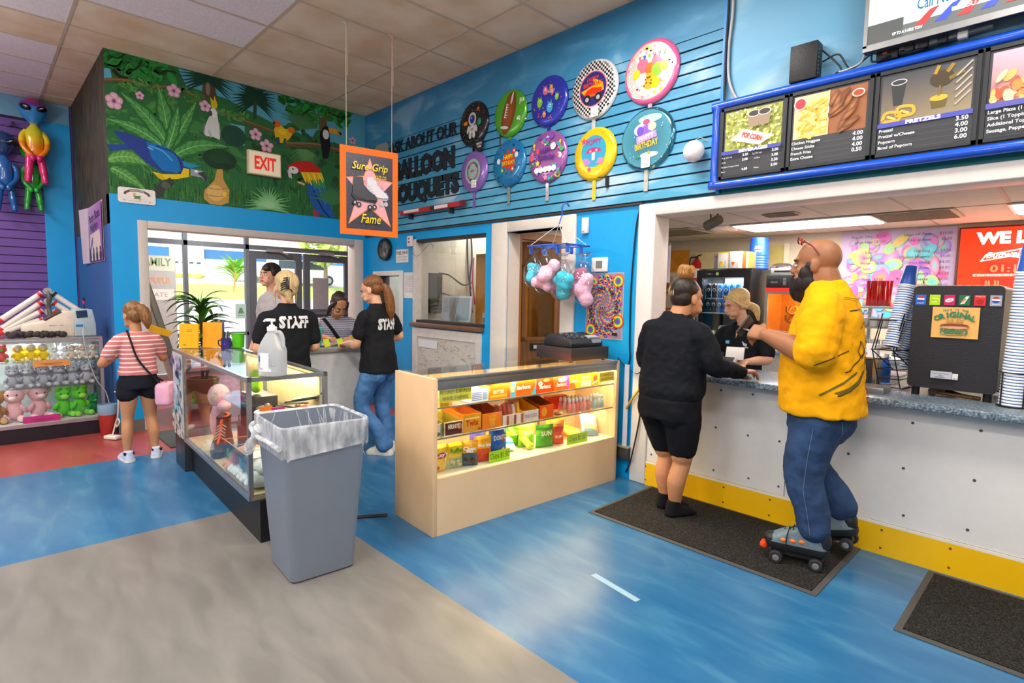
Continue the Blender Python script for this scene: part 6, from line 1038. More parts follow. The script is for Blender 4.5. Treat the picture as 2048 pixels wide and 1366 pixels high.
# cotton candy rack
t=thing('clip_rack','blue clip hanger on chains hung at the doorway corner','rack',(3.515,-.24,1.94));BL=M('#3f68c8',.35)
ctr=V((0,0,0));b=B()
for x in (-.20,.20):b.box(x,0,-.10,.02,.30,.012)
for y in (-.14,0,.14):b.box(0,y,-.10,.42,.018,.012)
b.build('hanger_frame',BL,t,bevel=.003)
b=B();b.tube(spl([(0,.04,.15),(.015,.02,.22),(.03,.05,.25),(.02,.10,.23)],5),.007);b.cyl((0,0,.07),(0,.04,.16),.006);b.build('hook',BL,t,smooth=60)
for x,y in ((-.19,-.13),(.19,-.13),(-.19,.13),(.19,.13)):
    b=B()
    for i in range(9):f=i/9;g=(i+.9) /9;p0=V((0,0,.075)).lerp(V((x,y,-.095)),f);p1=V((0,0,.075)).lerp(V((x,y,-.095)),g);b.tube([p0,p0.lerp(p1,.5) +V((.005,0,.002)),p1],.003,5)
    b.build('chain',M('#e0dcd4',.4),t)
for x in (-.19,-.05,.10,.2):
    for y in (-.12,.05):b=B();b.box(x,y,-.135,.014,.03,.06);b.build('clip',BL,t)
def floss(label,x,y,z,s,c,rz):
    k=thing('cotton_candy',label,'cotton candy',(x,y,z),rz,'bags of cotton candy on the clip rack');q=random.Random(int(x*900+z*70));b=B()
    for i in range(16):b.ell((q.gauss(0,.022) *s,q.gauss(0,.018) *s,-.215*s+q.gauss(0,.04) *s),q.uniform(.035,.055) *s,10,7)
    fuse(b,'floss',M(c,.95,var=.12,bump=.5,scale=60,sss=.2),k,.010,6,.012);b=B();n=18;rings=[]
    for j,(w,zz) in enumerate([(.012,.0),(.05,.02),(.014,-.02),(.045,-.07),(.082,-.14),(.092,-.21),(.085,-.28),(.05,-.325),(.01,-.335)]):rings.append([V((w*s*1.08*cos(2*pi*i/n) *(1+q.uniform(-.05,.05)),w*s*.85*sin(2*pi*i/n) *(1+q.uniform(-.05,.05)),zz*s)) for i in range(n)])
    b.rings(rings);b.build('bag',FILM,k,smooth=70)
for lab,x,y,z,s,c,rz in (('turquoise cotton candy bag at the left of the rack',3.355,-.36,1.79,.86,'#5fd0e8',.2),('pale pink cotton candy bag in front, second from the left',3.52,-.40,1.80,1.05,'#f0c4d8',.1),('bright turquoise cotton candy bag, lowest at the front',3.685,-.37,1.745,1.02,'#3fc4e0',-.1),
    ('large light pink cotton candy bag at the right of the rack',3.82,-.27,1.75,1.12,'#efc0d8',.3),('rose cotton candy bag hanging behind the pale pink one',3.47,-.14,1.72,.98,'#e87a98',0),('rose cotton candy bag at the back of the rack',3.66,-.13,1.76,.95,'#e88aa8',.4)):floss(lab,x,y,z,s,c,rz)
# bulletin panel under the office window
t=thing('bulletin_panel','white-framed panel covered in small red drawings under the office window','panel',(1.71,-.002,.74));b=B()
for x0,x1,z0,z1 in ((-.62,-.53,-.62,.30),(.52,.60,-.62,.30),(-.53,.52,.20,.30),(-.53,.52,-.62,-.53)):b.bx(x0,x1,-.02,0,z0,z1)
b.build('panel_frame',M('#d9d2cc',.5),t);b=B();b.bx(-.53,.52,-.008,0,-.53,.20);b.build('backing',M('#cfc8bd',.7),t);a=Art((0,-.0085,0),(1,0,0),(0,0,1));q=random.Random(5)
for i in range(150):
    x,y=q.uniform(-.5,.48),q.uniform(-.5,.17);c=q.choice(['#c87a80','#d89a98','#a8b8b4','#c8b08a','#b8606a','#b0a8b8']);s=q.uniform(.01,.03);k=a.k;a.line([(x,y),(x+s,y+s*q.uniform(-.8,.8)),(x+2*s,y+s*q.uniform(-.5,.5))],q.uniform(.004,.01),c);a.k=k+(i%9==0)
a.rect(-.50,.08,-.14,.17,'#e4e4e6');a.build('drawings',PAINT,t)
# ------------------------------------------------------------------ menu board, television, boxes
t=thing('menu_board','blue-framed illuminated menu board over the snack counter','menu board',(4.715,0,2.45));MW=2.0
b=B();b.bx(.02,MW+1,-.085,-.002,-.24,.26);b.build('housing',M('#202226',.5),t);b=B()
b.tube([(0.03,-.075,-.20),(.03,-.075,.22)],.028,12);b.tube(spl([(.03,-.075,.20),(.04,-.075,.245),(.08,-.075,.258),(1,-.075,.258),(MW+1,-.075,.258)],6),.028,12);b.tube(spl([(.03,-.075,-.20),(.04,-.075,-.245),(.08,-.075,-.258),(1,-.075,-.258),(MW+1,-.075,-.258)],6),.028,12);b.build('tube_frame',M('#1450c8',.25,coat=.4),t,smooth=60)
def mpanel(x0,x1,fn):
    b=B()
    for q_ in ((x0,x0+.018,-.225,.225),(x1-.018,x1,-.225,.225),(x0,x1,.207,.225),(x0,x1,-.225,-.207)):b.bx(q_[0],q_[1],-.098,-.086,q_[2],q_[3])
    p=b.build('panel_frame',M('#26282c',.4),t);a=Art((x0+.02,-.0885,-.205),(1,0,0),(0,0,1));W_=x1-x0-.04;a.rect(0,0,W_,.41,'#2b2c30');fn(a,W_);a.build('menu_print',LITPRINT,p)
def rows(a,W_,L,y0=.125,dy=.033,h=.016):
    for i,(n_,p_) in enumerate(L):
        if n_:a.text(n_,.01,y0-i*dy,h,'#d0d0d4',bold=.02,al='l')
        if p_:a.text(p_,W_-.015,y0-i*dy,h*1.3,'#e8e8ec',bold=.02,al='r')
        a.rect(0,y0-i*dy-.009,W_,y0-i*dy-.008,'#4a4b50')
def pop(a,W_):
    q=random.Random(1);a.rect(.01,.15,W_-.01,.40,'#8f9440')
    for i in range(260):k=a.k;a.el(q.uniform(.02,W_-.02),q.uniform(.155,.395),q.uniform(.006,.012),q.uniform(.006,.011),q.choice(['#c8c46a','#b8b45a','#d8d48a','#8a8a3a','#6f722a']),n=7);a.k=k+(i%6==0)
    for cx in (.20,.265):a.poly([(cx-.04,.36),(cx+.04,.36),(cx+.03,.28),(cx-.03,.28)],'#8a7460');a.el(cx,.36,.04,.022,'#c8c0b4');a.el(cx,.36,.034,.017,'#2a2220')
    a.poly([(.05,.22),(.14,.275),(.33,.205),(.24,.16)],'#e0d4c4')
    for i in range(7):a.line([(.06+i*.027,.222+(.02 if i<4 else 0) -i*.002),(.16+i*.025,.178+.02)],.003,'#b8a898')
    a.text('POP CORN',.19,.205,.03,'#c0282a',bold=.04,fit=.13,rot=-.35);a.rect(0,.128,W_,.15,'#3a3f9a');a.text('BEVERAGES',W_*.55,.131,.018,'#e0e0f4',bold=.05,fit=.18)
    for i,(l,p1,m_,p2) in enumerate([('Reg (22 oz)','2.50','Lg (32 oz)','3.00'),('Soda','3.00','Coffee','3.00'),('Bottled Frappuccino','','','3.50'),('Beer','4.00','Wine','5.00')]):
        y=.105-i*.03;a.text(l,.008,y,.010,'#c8c8cc',al='l');a.text(p1,.16,y,.015,'#e4e4e8',bold=.02);a.text(m_,.235,y,.010,'#c8c8cc');a.text(p2,W_-.012,y,.016,'#e8e8ec',bold=.02,al='r')
def fries(a,W_):
    q=random.Random(2);a.rect(.01,.155,W_*.5,.40,'#f0c888');a.rect(W_*.5,.155,W_-.01,.40,'#8a5028')
    for i in range(70):x,y=q.uniform(.02,W_*.44),q.uniform(.165,.35);r=q.uniform(-1,1);c=q.choice(['#f2a83a','#f6c05a','#e8962a','#f8cc70']);k=a.k;a.line([(x,y),(min(x+.06*cos(r),W_*.49),y+.06*sin(r))],.012,c);a.k=k+1 if i%4==0 else k
    a.el(.045,.355,.036,.036,'#e8e4e0');a.el(.045,.355,.03,.03,'#a8202a');a.rect(W_*.495,.155,W_*.505,.40,'#e8dcd0')
    for i in range(15):x,y=q.uniform(W_*.56,W_-.07),q.uniform(.18,.36);a.el(x,y,.05,.015,q.choice(['#8a4a1c','#9a5a24','#7a3c14','#a8682c']),rot=q.uniform(.2,1.2),n=12,rim='#5a2c10')
    a.el(W_-.05,.35,.032,.022,'#e0d0c0');a.el(W_-.05,.35,.026,.017,'#a03a1c');rows(a,W_,[('Chicken Nuggets','4.00'),('Cheese Sticks','4.00'),('French Fries','4.00'),('Extra Cheese','0.50')],.12,.03)
def pret(a,W_):
    a.rect(.01,.155,W_-.01,.40,'#8a8074',['#7a6a54','#8a7a5a','#3f4048','#33363e']);a.poly([(.05,.36),(.12,.36),(.105,.24),(.065,.24)],'#26262a');a.el(.085,.36,.036,.016,'#c8c4c4');a.el(.085,.36,.031,.012,'#2a2a2e');a.poly([(.225,.24),(.30,.24),(.29,.19),(.235,.19)],'#5a4a1c');a.el(.262,.24,.038,.015,'#c89a2a')
    for cx,cy in ((.06,.175),(.12,.195)):
        a.line([tuple(p)[:2] for p in spl([(cx-.04,cy-.005,0),(cx-.03,cy+.03,0),(cx,cy+.035,0),(cx+.035,cy+.025,0),(cx+.035,cy-.01,0),(cx-.02,cy-.012,0),(cx-.04,cy-.005,0)],4)],.016,'#c8942a');a.line([(cx-.02,cy+.015),(cx+.02,cy-.005)],.012,'#d8aa4a')
    a.el(.27,.335,.05,.04,'#3a2c14');a.line([(.24,.36),(.255,.40)],.016,'#9a7a1c');a.line([(.29,.36),(.315,.395)],.018,'#8a6a1c');a.line([(.30,.325),(.36,.35)],.02,'#6a5a1c');a.line([(.265,.30),(.262,.25)],.008,'#7a5a14')
    for i in range(5):a.line([(.33,.19+i*.035),(W_-.015,.25+i*.035)],.008,'#a0988c')
    a.rect(0,.132,W_,.156,'#3f44a0');a.text('PRETZELS',W_*.5,.136,.018,'#e4e4f4',bold=.05,fit=.15);rows(a,W_,[('Pretzel','3.50'),('Pretzel w/Cheese','4.00'),('Popcorn','3.00'),('Bowl of Popcorn','6.00')],.108,.03)
def pizza(a,W_):
    q=random.Random(4);a.rect(.01,.16,W_-.01,.40,'#9a8a94',['#a8604a','#c8a080','#b8a8b8','#a898a8'])
    for i in range(60):a.el(q.uniform(.02,.4),q.uniform(.17,.34),q.uniform(.012,.035),q.uniform(.008,.02),q.choice(['#d8a05a','#b84a2a','#e8c890','#c87a3a','#e0b8a0']),rot=q.uniform(0,3),n=10)
    a.rect(0,.132,W_,.158,'#4a4a98');rows(a,W_,[('Large Pizza (1 Topping)','14.00'),('Slice (1 Topping)','3.50'),('Additional Topping','1.00'),('  Sausage, Pepperoni','')],.108,.03)
mpanel(.07,.485,pop);mpanel(.495,.935,fries);mpanel(.945,1.39,pret);mpanel(1.40,1.86,pizza);mpanel(1.87,2.33,pret)
t=thing('television','silver-framed television above the menu board','television',(5.60,-.15,2.80));b=B();b.bx(0,1.35,-.005,.05,-.02,.78);b.build('cabinet',M('#2a2a2d',.4),t,bevel=.004)
b=B()
for q_ in ((0,.018,0,.78),(1.332,1.35,0,.78),(0,1.35,-.02,.012),(0,1.35,.765,.78)):b.bx(q_[0],q_[1],-.012,-.004,q_[2],q_[3])
b.build('bezel',M('#b0b0b2',.3,metal=.8),t)
a=Art((.018,-.0065,.012),(1,0,0),(0,0,1));a.rect(0,0,1.314,.752,'#bcd8d8',['#b0cccc','#c4dcd8','#d8e8e8','#c8e0e0']);a.rect(0,0,.16,.10,'#4a4c4c');a.rect(.16,0,1.314,.06,'#5a5e5e');a.text('Call Now',.30,.115,.055,'#2a5a8a',bold=.01,fit=.17);a.text('866.282.3920',.66,.125,.062,'#2a5a98',bold=.03,fit=.45)
for i in range(6):a.poly([(.20+i*.09,.03),(.27+i*.09,.10),(.31+i*.09,.11),(.25+i*.09,.03)],['#c83a3a','#3a4ab0'][i%2])
a.text('IF YOU ARE ALLERGIC TO A FREE RIDE',.62,.06,.018,'#f4f4f4',bold=.03,fit=.52);a.text('UP TO A 5-MILE TOW',.18,.018,.014,'#f0f0f0',bold=.03,fit=.13);a.build('screen',SCREEN,t);b=B();b.bx(.66,.70,-.0135,-.012,-.012,.004);b.build('badge',M('#6a6a70',.3),t);b=B();b.bx(.3,1.0,.05,.149,.2,.6);b.build('wall_bracket',DARK,t)
t=thing('speaker_box','black box speaker standing on the menu board','speaker',(5.275,-.055,2.738));b=B();b.bx(-.075,.075,-.045,.045,0,.21);b.build('cabinet',M('#1a1b1e',.5,bump=.2,scale=120),t,bevel=.003);b=B()
for i in range(7):b.box(.0765,-.02,.03+i*.022,.003,.012,.012)
b.build('terminals',M('#5a5c60',.4),t)
t=thing('power_strip','grey power strip with plugs leaning under the television','power strip',(5.92,-.055,2.742));b=B();b.box(0,0,.045,.42,.045,.035,rot=(0,-.06,0));b.build('case',M('#a9aab0',.4),t,bevel=.003)
for i,(x,c) in enumerate(((-.06,'#1d1d20'),(.02,'#1d1d20'),(.10,'#e4e2de'),(-.12,'#1d1d20'))):b=B();b.box(x,-.035,.03,.04,.035,.045);b.build('plug',M(c,.5),t,bevel=.003)
t=thing('adapter','black adapter block between the speaker box and the power strip','adapter',(5.70,-.06,2.738));b=B();b.bx(-.05,.05,-.035,.035,0,.075);b.build('case',BLACK,t,bevel=.004);b=B();b.bx(-.02,.0,-.0365,-.035,.03,.04);b.build('indicator',M('#c86a3a',.4),t)
for i,p in enumerate([[(5.36,-.04,2.9),(5.43,-.05,2.82),(5.47,-.06,2.76),(5.44,-.055,2.745)],[(5.36,-.03,2.84),(5.45,-.05,2.85),(5.52,-.06,2.75),(5.62,-.06,2.80),(5.67,-.06,2.77)],[(5.6,-.1,2.80),(5.57,-.08,2.76),(5.50,-.07,2.745),(5.46,-.06,2.748)],[(5.63,-.1,2.79),(5.63,-.09,2.75),(5.66,-.09,2.745),(5.72,-.11,2.75)],[(6.13,-.06,2.80),(6.2,-.06,2.84),(6.25,-.05,2.83),(6.3,-.04,2.85)],[(5.8,-.07,2.77),(5.76,-.1,2.76),(5.8,-.1,2.745),(5.86,-.09,2.75)]]):
    cable('cord',['black cord from the top of the speaker box','black cord looping from the speaker box to the adapter','pale cord dropping from the television corner','black cord coiled by the adapter','black cord from the right end of the power strip','black cord between adapter and power strip'][i],p,.005,'#c8c4bc' if i==2 else '#1b1b1e','cord')
cable('cable_bundle','white and black cable bundle running down the end of the slat wall',[(4.765,-.02,3.66),(4.785,-.02,3.5),(4.79,-.022,3.3),(4.775,-.02,3.1),(4.785,-.02,2.9),(4.84,-.02,2.76),(4.90,-.02,2.735)],.009,'#b8b4b0')
cable('cable_bundle','black cable beside the pale one at the end of the slat wall',[(4.755,-.035,3.66),(4.767,-.035,3.4),(4.762,-.035,3.1),(4.765,-.035,2.85),(4.77,-.035,2.74)],.007,'#1c1c20')
# ------------------------------------------------------------------ snack bar interior
t=thing('back_counter','pale work counter along the back wall of the snack bar','counter',(6.2,2.9,0));b=B();b.bx(-2.12,2.2,-.60,.28,0,.88);b.build('cabinet',M('#d9d0c4',.5),t);b=B();b.bx(-2.14,2.2,-.64,.29,.88,.92);b.build('worktop',M('#a9b0b4',.3),t,bevel=.004)
t=thing('drinks_fridge','black glass-door drinks fridge behind the cashier','fridge',(3.755,2.25,0));W_,D_,H_=.60,.62,1.77;b=B()
for q_ in ((-.30,-.255,0,D_,0,H_),(.255,.30,0,D_,0,H_),(-.255,.255,.58,D_,0,H_),(-.255,.255,0,.58,0,.22),(-.255,.255,0,.58,H_-.09,H_)):b.bx(*q_)
b.build('cabinet',M('#141517',.35),t,bevel=.003);b=B();b.bx(-.25,.25,.55,.58,.22,1.68);b.build('liner',M('#dfe8ee',.4),t)
b=B()
for q_ in ((-.30,-.235,.2,H_-.02),(.235,.30,.2,H_-.02),(-.235,.235,H_-.10,H_-.02),(-.235,.235,.2,.30)):b.bx(q_[0],q_[1],-.045,-.005,q_[2],q_[3])
dr=b.build('door',M('#101113',.3),t);b=B();b.bx(-.235,.235,-.03,-.02,.3,H_-.1);b.build('door_glass',GLASS,dr);b=B();b.cyl((-.265,-.06,.8),(-.265,-.06,1.4),.012);b.build('handle',DKMET,dr);a=Art((0,-.0455,H_-.06),(1,0,0),(0,0,1));a.el(-.15,0,.05,.014,'#2a2b2e');a.text('true',-.15,-.006,.013,'#d8d8dc',bold=.02);a.el(-.06,0,.018,.018,'#a8c870');a.build('badge',PRINT,dr)
for z in (.55,.92,1.28):b=B();b.bx(-.25,.25,.02,.54,z-.008,z);b.build('shelf',M('#d8dde0',.3,metal=.4),t)
lamp('fridge_glow','AREA',(3.755,2.33,1.665),14,(R(25),0,0),(.45,.05),(.9,.96,1))
def can(label,group,c,c2,h=.155,r=.03,top=None):
    t=thing('drink_can',label,'can',(0,0,-5),0,group);b=B();b.lathe([(r*.85,0),(r,.008),(r,h-.012),(r*.82,h)],n=14);b.build('can_body',M(c,.25,metal=.5,var=.02),t,smooth=40);a=Art((0,0,0),(1,0,0),(0,0,1));a.warp=lambda x,y:((r+.0006) *sin(x/r),y,(r+.0006) *cos(x/r));a.el(0,h*.6,r*.62,r*.62,c2,n=12);a.rect(-.03,h*.16,.03,h*.24,c2);a.build('can_print',PRINT,t);b=B();b.lathe([(r*.82,h-.0),(r*.78,h+.003),(r*.7,h-.002)],n=14);b.build('lid',M('#cfd2d6',.25,metal=.9),t);return t
CK=[can('black energy drink can on the upper left of the fridge','black cans in the fridge','#26181c','#b0a8a8'),can('light blue drink can in the middle of the upper fridge shelf','blue cans in the fridge','#2f7ac0','#d8e4e8'),can('blue and yellow drink can on the upper fridge shelf','blue and yellow cans in the fridge','#2f6ab4','#e8d84a'),can('small dark blue can at the right of the fridge','dark blue cans in the fridge','#2a3f9a','#e8e8f0',.13,.026)]
for zz in (1.282,1.445):
    for i in range(7):
        k=0 if i<2 else 3 if i==6 else (1 if zz>1.3 else 2);dup(CK[k],(3.755-.215+i*.068,2.32+.015,zz),.3)
        if zz<1.4:dup(CK[k],(3.755-.215+i*.068,2.42,zz),.3)
CL_=[can('pale can on the lower left of the fridge','pale cans on the lower fridge shelf','#cfd6d4','#9fb8a8'),can('magenta can on the lower fridge shelf','magenta cans in the fridge','#c83a8a','#f0d0e0'),can('green can on the lower fridge shelf','green cans in the fridge','#7ac83a','#e8f0d8')]
for i in range(6):dup(CL_[0 if i<3 else 1 if i==3 else 2],(3.755-.21+i*.075,2.33,.922),.2)
for i in range(2):c_=dup(CL_[0],(3.73+i*.07,2.30,1.115),0,'white can lying sideways on the lower fridge cans','sideways white cans');c_.rotation_euler=(R(-90),0,0);c_.location.y=2.27
for r_ in CK+CL_:
    for ch in list(r_.children):bpy.data.objects.remove(ch)
    bpy.data.objects.remove(r_)
def carton(label,x,y,z,w,d,h,c,fn,rz=0,name='carton'):
    t=thing(name,label,'box',(x,y,z),rz);b=B();b.bx(-w/2,w/2,0,d,0,h);b.build('card',M(c,.5),t,bevel=.002);a=Art((-w/2,-.0006,0),(1,0,0),(0,0,1));fn(a,w,h);a.build('print',PRINT,t)
Fz=1.771
carton('white carton with lemon slices on top of the fridge',3.70,2.32,Fz,.13,.2,.185,'#f0ece4',lambda a,w,h:(a.el(w*.3,h*.3,.024,.026,'#f0c81a'),a.el(w*.42,h*.22,.02,.02,'#f4d84a'),a.text('lemon',w*.72,h*.25,.02,'#6a6a68',rot=pi/2),a.rect(0,h*.93,w,h,'#e8c83a')))
carton('white carton with a watermelon wedge on top of the fridge',3.84,2.31,Fz,.135,.2,.185,'#f2eee8',lambda a,w,h:(a.poly([(w*.15,h*.38),(w*.5,h*.38),(w*.32,h*.15)],'#e0502a'),a.text('melon',w*.72,h*.25,.02,'#8a8a88',rot=pi/2)))
carton('orange and white carton beside the watermelon carton',3.945,2.33,Fz,.06,.2,.18,'#ee7a2a',lambda a,w,h:a.rect(w*.6,0,w,h,'#f4ece4'))
carton('plain violet-grey carton at the left of the fridge top',3.60,2.36,Fz,.06,.2,.18,'#a8a0b4',lambda a,w,h:a.rect(w*.2,h*.7,w*.8,h*.8,'#c83a5a'))
for i in range(6):
    b=B();b.lathe([(.098,0),(.104,.006),(.104,.02),(.09,.20 if i==5 else .05),(.085,.205 if i==5 else .052)],n=24);o=tag(b.build('bucket',M('#1c4fc8',.35),smooth=40),'blue bucket on top of the upturned stack on the fridge' if i==5 else 'blue bucket nested in the upturned stack on the fridge','bucket','upturned blue buckets on the fridge');o.location=(3.965,2.62,Fz+.001+.028*i)
    if i==5:a=Art((0,0,0),(1,0,0),(0,0,1));a.warp=lambda x,y:(.1*sin(x/.1),y,.0985*cos(x/.1) +.002);a.text('LIGHT',.03,.11,.03,'#c8d4f4',bold=.04,fit=.085,rot=pi);a.text('BEER',.03,.06,.03,'#c8d4f4',bold=.04,fit=.075,rot=pi);a.build('lettering',PRINT,o)
# pretzel warmer
t=thing('pretzel_warmer','glowing orange pretzel warmer with a black header behind the bearded man','food warmer',(4.47,2.32,.921));b=B();b.bx(-.29,.29,0,.45,.64,.775);b.build('header',M('#26272a',.4),t,bevel=.004);b=B();b.bx(-.295,.295,-.006,.45,.60,.64);b.build('red_strip',M('#d8281c',.3,emit=.6),t);b=B();b.bx(-.295,.295,-.004,.45,.58,.60);b.bx(-.295,-.265,-.002,.03,.1,.58);b.bx(.265,.295,-.002,.03,.1,.58);b.bx(-.295,.295,0,.45,0,.1);b.build('metal_frame',STEEL,t)
b=B();b.bx(-.28,.28,.43,.44,.1,.58);b.bx(-.29,-.28,.03,.44,.1,.58);b.bx(.28,.29,.03,.44,.1,.58);b.build('back_panel',M('#e8a01a',.4,metal=.3),t);b=B();b.bx(-.265,.265,.01,.016,.1,.58);b.build('front_glass',GLASS,t);b=B();b.cyl((.08,.40,.14),(.08,.40,.40),.02);b.cyl((.16,.40,.14),(.16,.40,.40),.02);b.build('heat_lamp',M('#ffc860',.5,emit=8,var=0),t)
b=B();b.cyl((-.0,.22,.1),(0,.22,.55),.008);b.build('rack_pole',CHROME,t);a=Art((-.29,-.0006,.64),(1,0,0),(0,0,1));a.rect(.03,.03,.13,.09,'#1a1a1c');a.text('WAVE',.08,.05,.018,'#8a8a90')
for k in range(2):[a.rect(.17+k*.08,.03+j*.013,.20+k*.08,.036+j*.013,'#8a3a34' if k else '#8a8a8c') for j in range(6)]
a.text('PRETZELS',.42,.05,.034,'#e8401c',bold=.05,fit=.13);a.el(.42,.045,.06,.012,'#e8501c');a.build('print',PRINT,t);lamp('warmer_glow','POINT',(4.5,2.55,1.36),7,size=.08,color=(1,.62,.15))
for i in range(6):
    k=thing('pretzel','soft pretzel hanging on the warmer rack','pretzel',(4.47+[-.10,.04,.12][i%3],2.54,1.25+.09*(i // 3)),.3*i,'pretzels in the warmer');b=B();b.tube(spl([(-.05,0,.03),(-.05,0,-.02),(0,0,-.05),(.05,0,-.02),(.05,0,.03),(.0,.01,.02),(-.03,0,-.03)],5),.012);b.build('dough',M('#b8701c',.5),k,smooth=60)
t=thing('pretzel_sign','orange starburst pretzel sign inside the warmer','sign',(4.60,2.318,1.36));b=B();b.rings([[V(((.075+.014*(i%2)) *cos(i*pi/12),y,(.10+.016*(i%2)) *sin(i*pi/12))) for i in range(24)] for y in (-.004,-.001)]);b.build('sign_board',M('#c8641c',.5),t);a=Art((0,-.0045,0),(1,0,0),(0,0,1));a.text('pretzels',0,.03,.025,'#4a1c08',bold=.03,fit=.11);a.el(0,-.03,.045,.03,'#8a4010');a.build('print',PRINT,t)
t=thing('card_printer','flat grey machine on top of the pretzel warmer','machine',(4.34,2.36,1.697));b=B();b.bx(-.14,.14,0,.3,0,.07);b.build('case',M('#9a9ca0',.35,metal=.3),t,bevel=.006);b=B();b.bx(-.1,.1,-.003,0,.03,.045);b.build('slot',BLACK,t)
b=B();b.lathe([(.12,0),(.15,.02),(.14,.06),(.02,.14)],n=24,caps=True);o=tag(b.build('bowl',M('#1c4fd0',.3),smooth=50),'blue dome lid behind the bearded man on the pretzel warmer','lid');o.location=(4.47,2.62,1.699)
b=B();b.lathe([(.05,0),(.06,.004),(.07,.14),(.06,.142)],n=20);o=tag(b.build('tub',M('#e0482a',.4),smooth=50),'red-orange tub beside the blue dome lid','tub');o.location=(4.58,2.45,1.699)
b=B();b.lathe([(.10,0),(.12,.02),(.12,.10),(.07,.13)],n=18);o=tag(b.build('pan',CHROME,smooth=50),'shiny steel pan behind the grey machine','pan');o.location=(4.22,2.63,1.699)
# back wall: menus, lit sign, pictures, extinguisher
t=thing('menu_poster','tie-dye coloured menu poster on the back wall of the snack bar','poster',(5.12,3.195,1.70));b=B();b.bx(-.505,.505,-.004,0,-.49,.485);b.build('paper',M('#d8b8d0',.5),t);a=Art((-.5,-.0045,-.49),(1,0,0),(0,0,1),.0004);a.rect(0,0,1,.97,'#c8b4d8');q=random.Random(14)
for i in range(150):k=a.k;a.el(q.uniform(.1,.9),q.uniform(.08,.9),q.uniform(.03,.10),q.uniform(.025,.08),q.choice(['#e84ac0','#f06ab0','#58c8d8','#7ad8e0','#f0a83a','#d8e06a','#b88ae0','#f4b0d8','#80d8a8']),rot=q.uniform(0,3),n=12,rim=q.choice(['#e070c8','#60c0d8','#e878a8','#b8d070','#a070d8']));a.k=k+(i%3==0)
a.k+=1;CT='#4a4a68'
for i,(l,p) in enumerate([('Large 14" Pizza','$14.00'),('Slice of Pizza','$3.50'),('',''),('Hot Dog','$3.50'),('Chicken Nuggets','$4.00'),('Cheese Sticks','$4.00'),('French Fries','$4.00'),('Popcorn','$3.50'),('Pretzel w/Cheese','$4.00'),('Nachos','$4.00'),('Candy','$2.00')]):
    if l:y=.90-i*.056;a.text(l,.80,y,.026,CT,al='r');a.text(p,.965,y,.026,CT,al='r')
for i,(l,p) in enumerate([('Regular 24oz','$2.50'),('Large 32oz','$3.00'),('',''),('Icee',''),('Slush',''),('Water','$2.00'),('Juice',''),('',''),('Soda','$3.00'),('Coffee','$2.00'),('Tea','')]):
    if l:y=.90-i*.056;a.text(l,.30,y,.026,CT,al='r');a.text(p,.42,y,.026,CT,al='r')
a.build('print',PRINT,t)
t=thing('age_sign','glowing red age-check sign on the back wall of the snack bar','sign',(6.00,3.195,1.66));b=B();b.bx(-.36,.40,-.05,0,-.27,.50);b.build('case',M('#5a2420',.5),t,bevel=.004);a=Art((-.35,-.0512,-.26),(1,0,0),(0,0,1),.0004);a.rect(.005,.005,.735,.745,'#f03008');a.text('WE I.D.',.37,.60,.10,'#f8eee8',bold=.06,fit=.5);a.poly([(.20,.50),(.37,.53),(.60,.58),(.56,.44),(.37,.47),(.16,.43)],'#f8e8e0');a.poly([(.21,.49),(.37,.518),(.585,.565),(.55,.452),(.37,.483),(.18,.442)],'#f03008');a.text('Budweiser',.37,.475,.05,'#f8e8e0',bold=.03,fit=.33,shear=.3,rot=.06)
a.rect(.22,.325,.52,.42,'#b82410');a.text('01:12',.37,.335,.065,'#ff7a4a',bold=.02,fit=.26);a.rect(.12,.295,.62,.315,'#f4d0c4');a.text('MUST BE BORN ON OR BEFORE THIS DATE',.37,.297,.015,'#c84020',bold=.03,fit=.47);a.rect(.18,.17,.56,.28,'#b82410');a.text('JUL',.27,.19,.065,'#ff7a4a',bold=.02,fit=.14);a.text('08',.47,.19,.065,'#ff7a4a',bold=.02,fit=.12);a.build('lit_face',paint('lit_sign',.4,emit=1.1),t);lamp('sign_glow','AREA',(6.0,3.13,1.78),5,(R(-90),0,0),(.7,.7),(1,.16,.05))
t=thing('fire_extinguisher','red fire extinguisher on the back wall left of the fridge','extinguisher',(2.97,3.10,1.62));b=B();b.lathe([(.05,0),(.06,.01),(.06,.27),(.02,.33)],n=16);b.build('cylinder',M('#c0201c',.3),t,smooth=40);b=B();b.cyl((0,0,.33),(0,0,.36),.016);b.tube([(0,0,.36),(.06,0,.38)],.008);b.tube(spl([(-.02,0,.35),(-.09,0,.33),(-.09,0,.15),(-.07,0,.05)],4),.008);b.build('valve',BLACK,t);b=B();b.lathe([(.0605,.08),(.0605,.2)],n=16,caps=False);b.build('label',M('#e0dcd0',.5),t)
for lab,x,z,w,h,c,c2 in (('mint green picture at the left of the snack bar back wall',2.47,1.98,.14,.28,'#a8cbb8','#4a6a5a'),('orange sheet above the knotted hair bun on the back wall',2.66,1.93,.30,.30,'#e89a2a','#d88a1a'),('framed brown picture on the back wall behind the hair bun',2.48,1.60,.22,.26,'#c8a88a','#8a4a3a')):sheet(lab,x,z,w,h,3.195,c,lambda a:(a.el(0,0,w*.22,h*.2,c2),a.rect(-w*.3,-h*.4,w*.3,-h*.3,c2)),'picture','picture')
t=thing('door_frame_panel','cream door panel standing open at the back of the snack bar','door',(3.14,3.15,0));b=B();b.bx(-.2,.26,-.03,.03,0,2.03);b.build('panel',M('#ecd9a0',.5),t);b=B();b.bx(-.05,.27,-.035,-.03,0,1.72);b.build('glass_panel',M('#a8b4b8',.2),t)
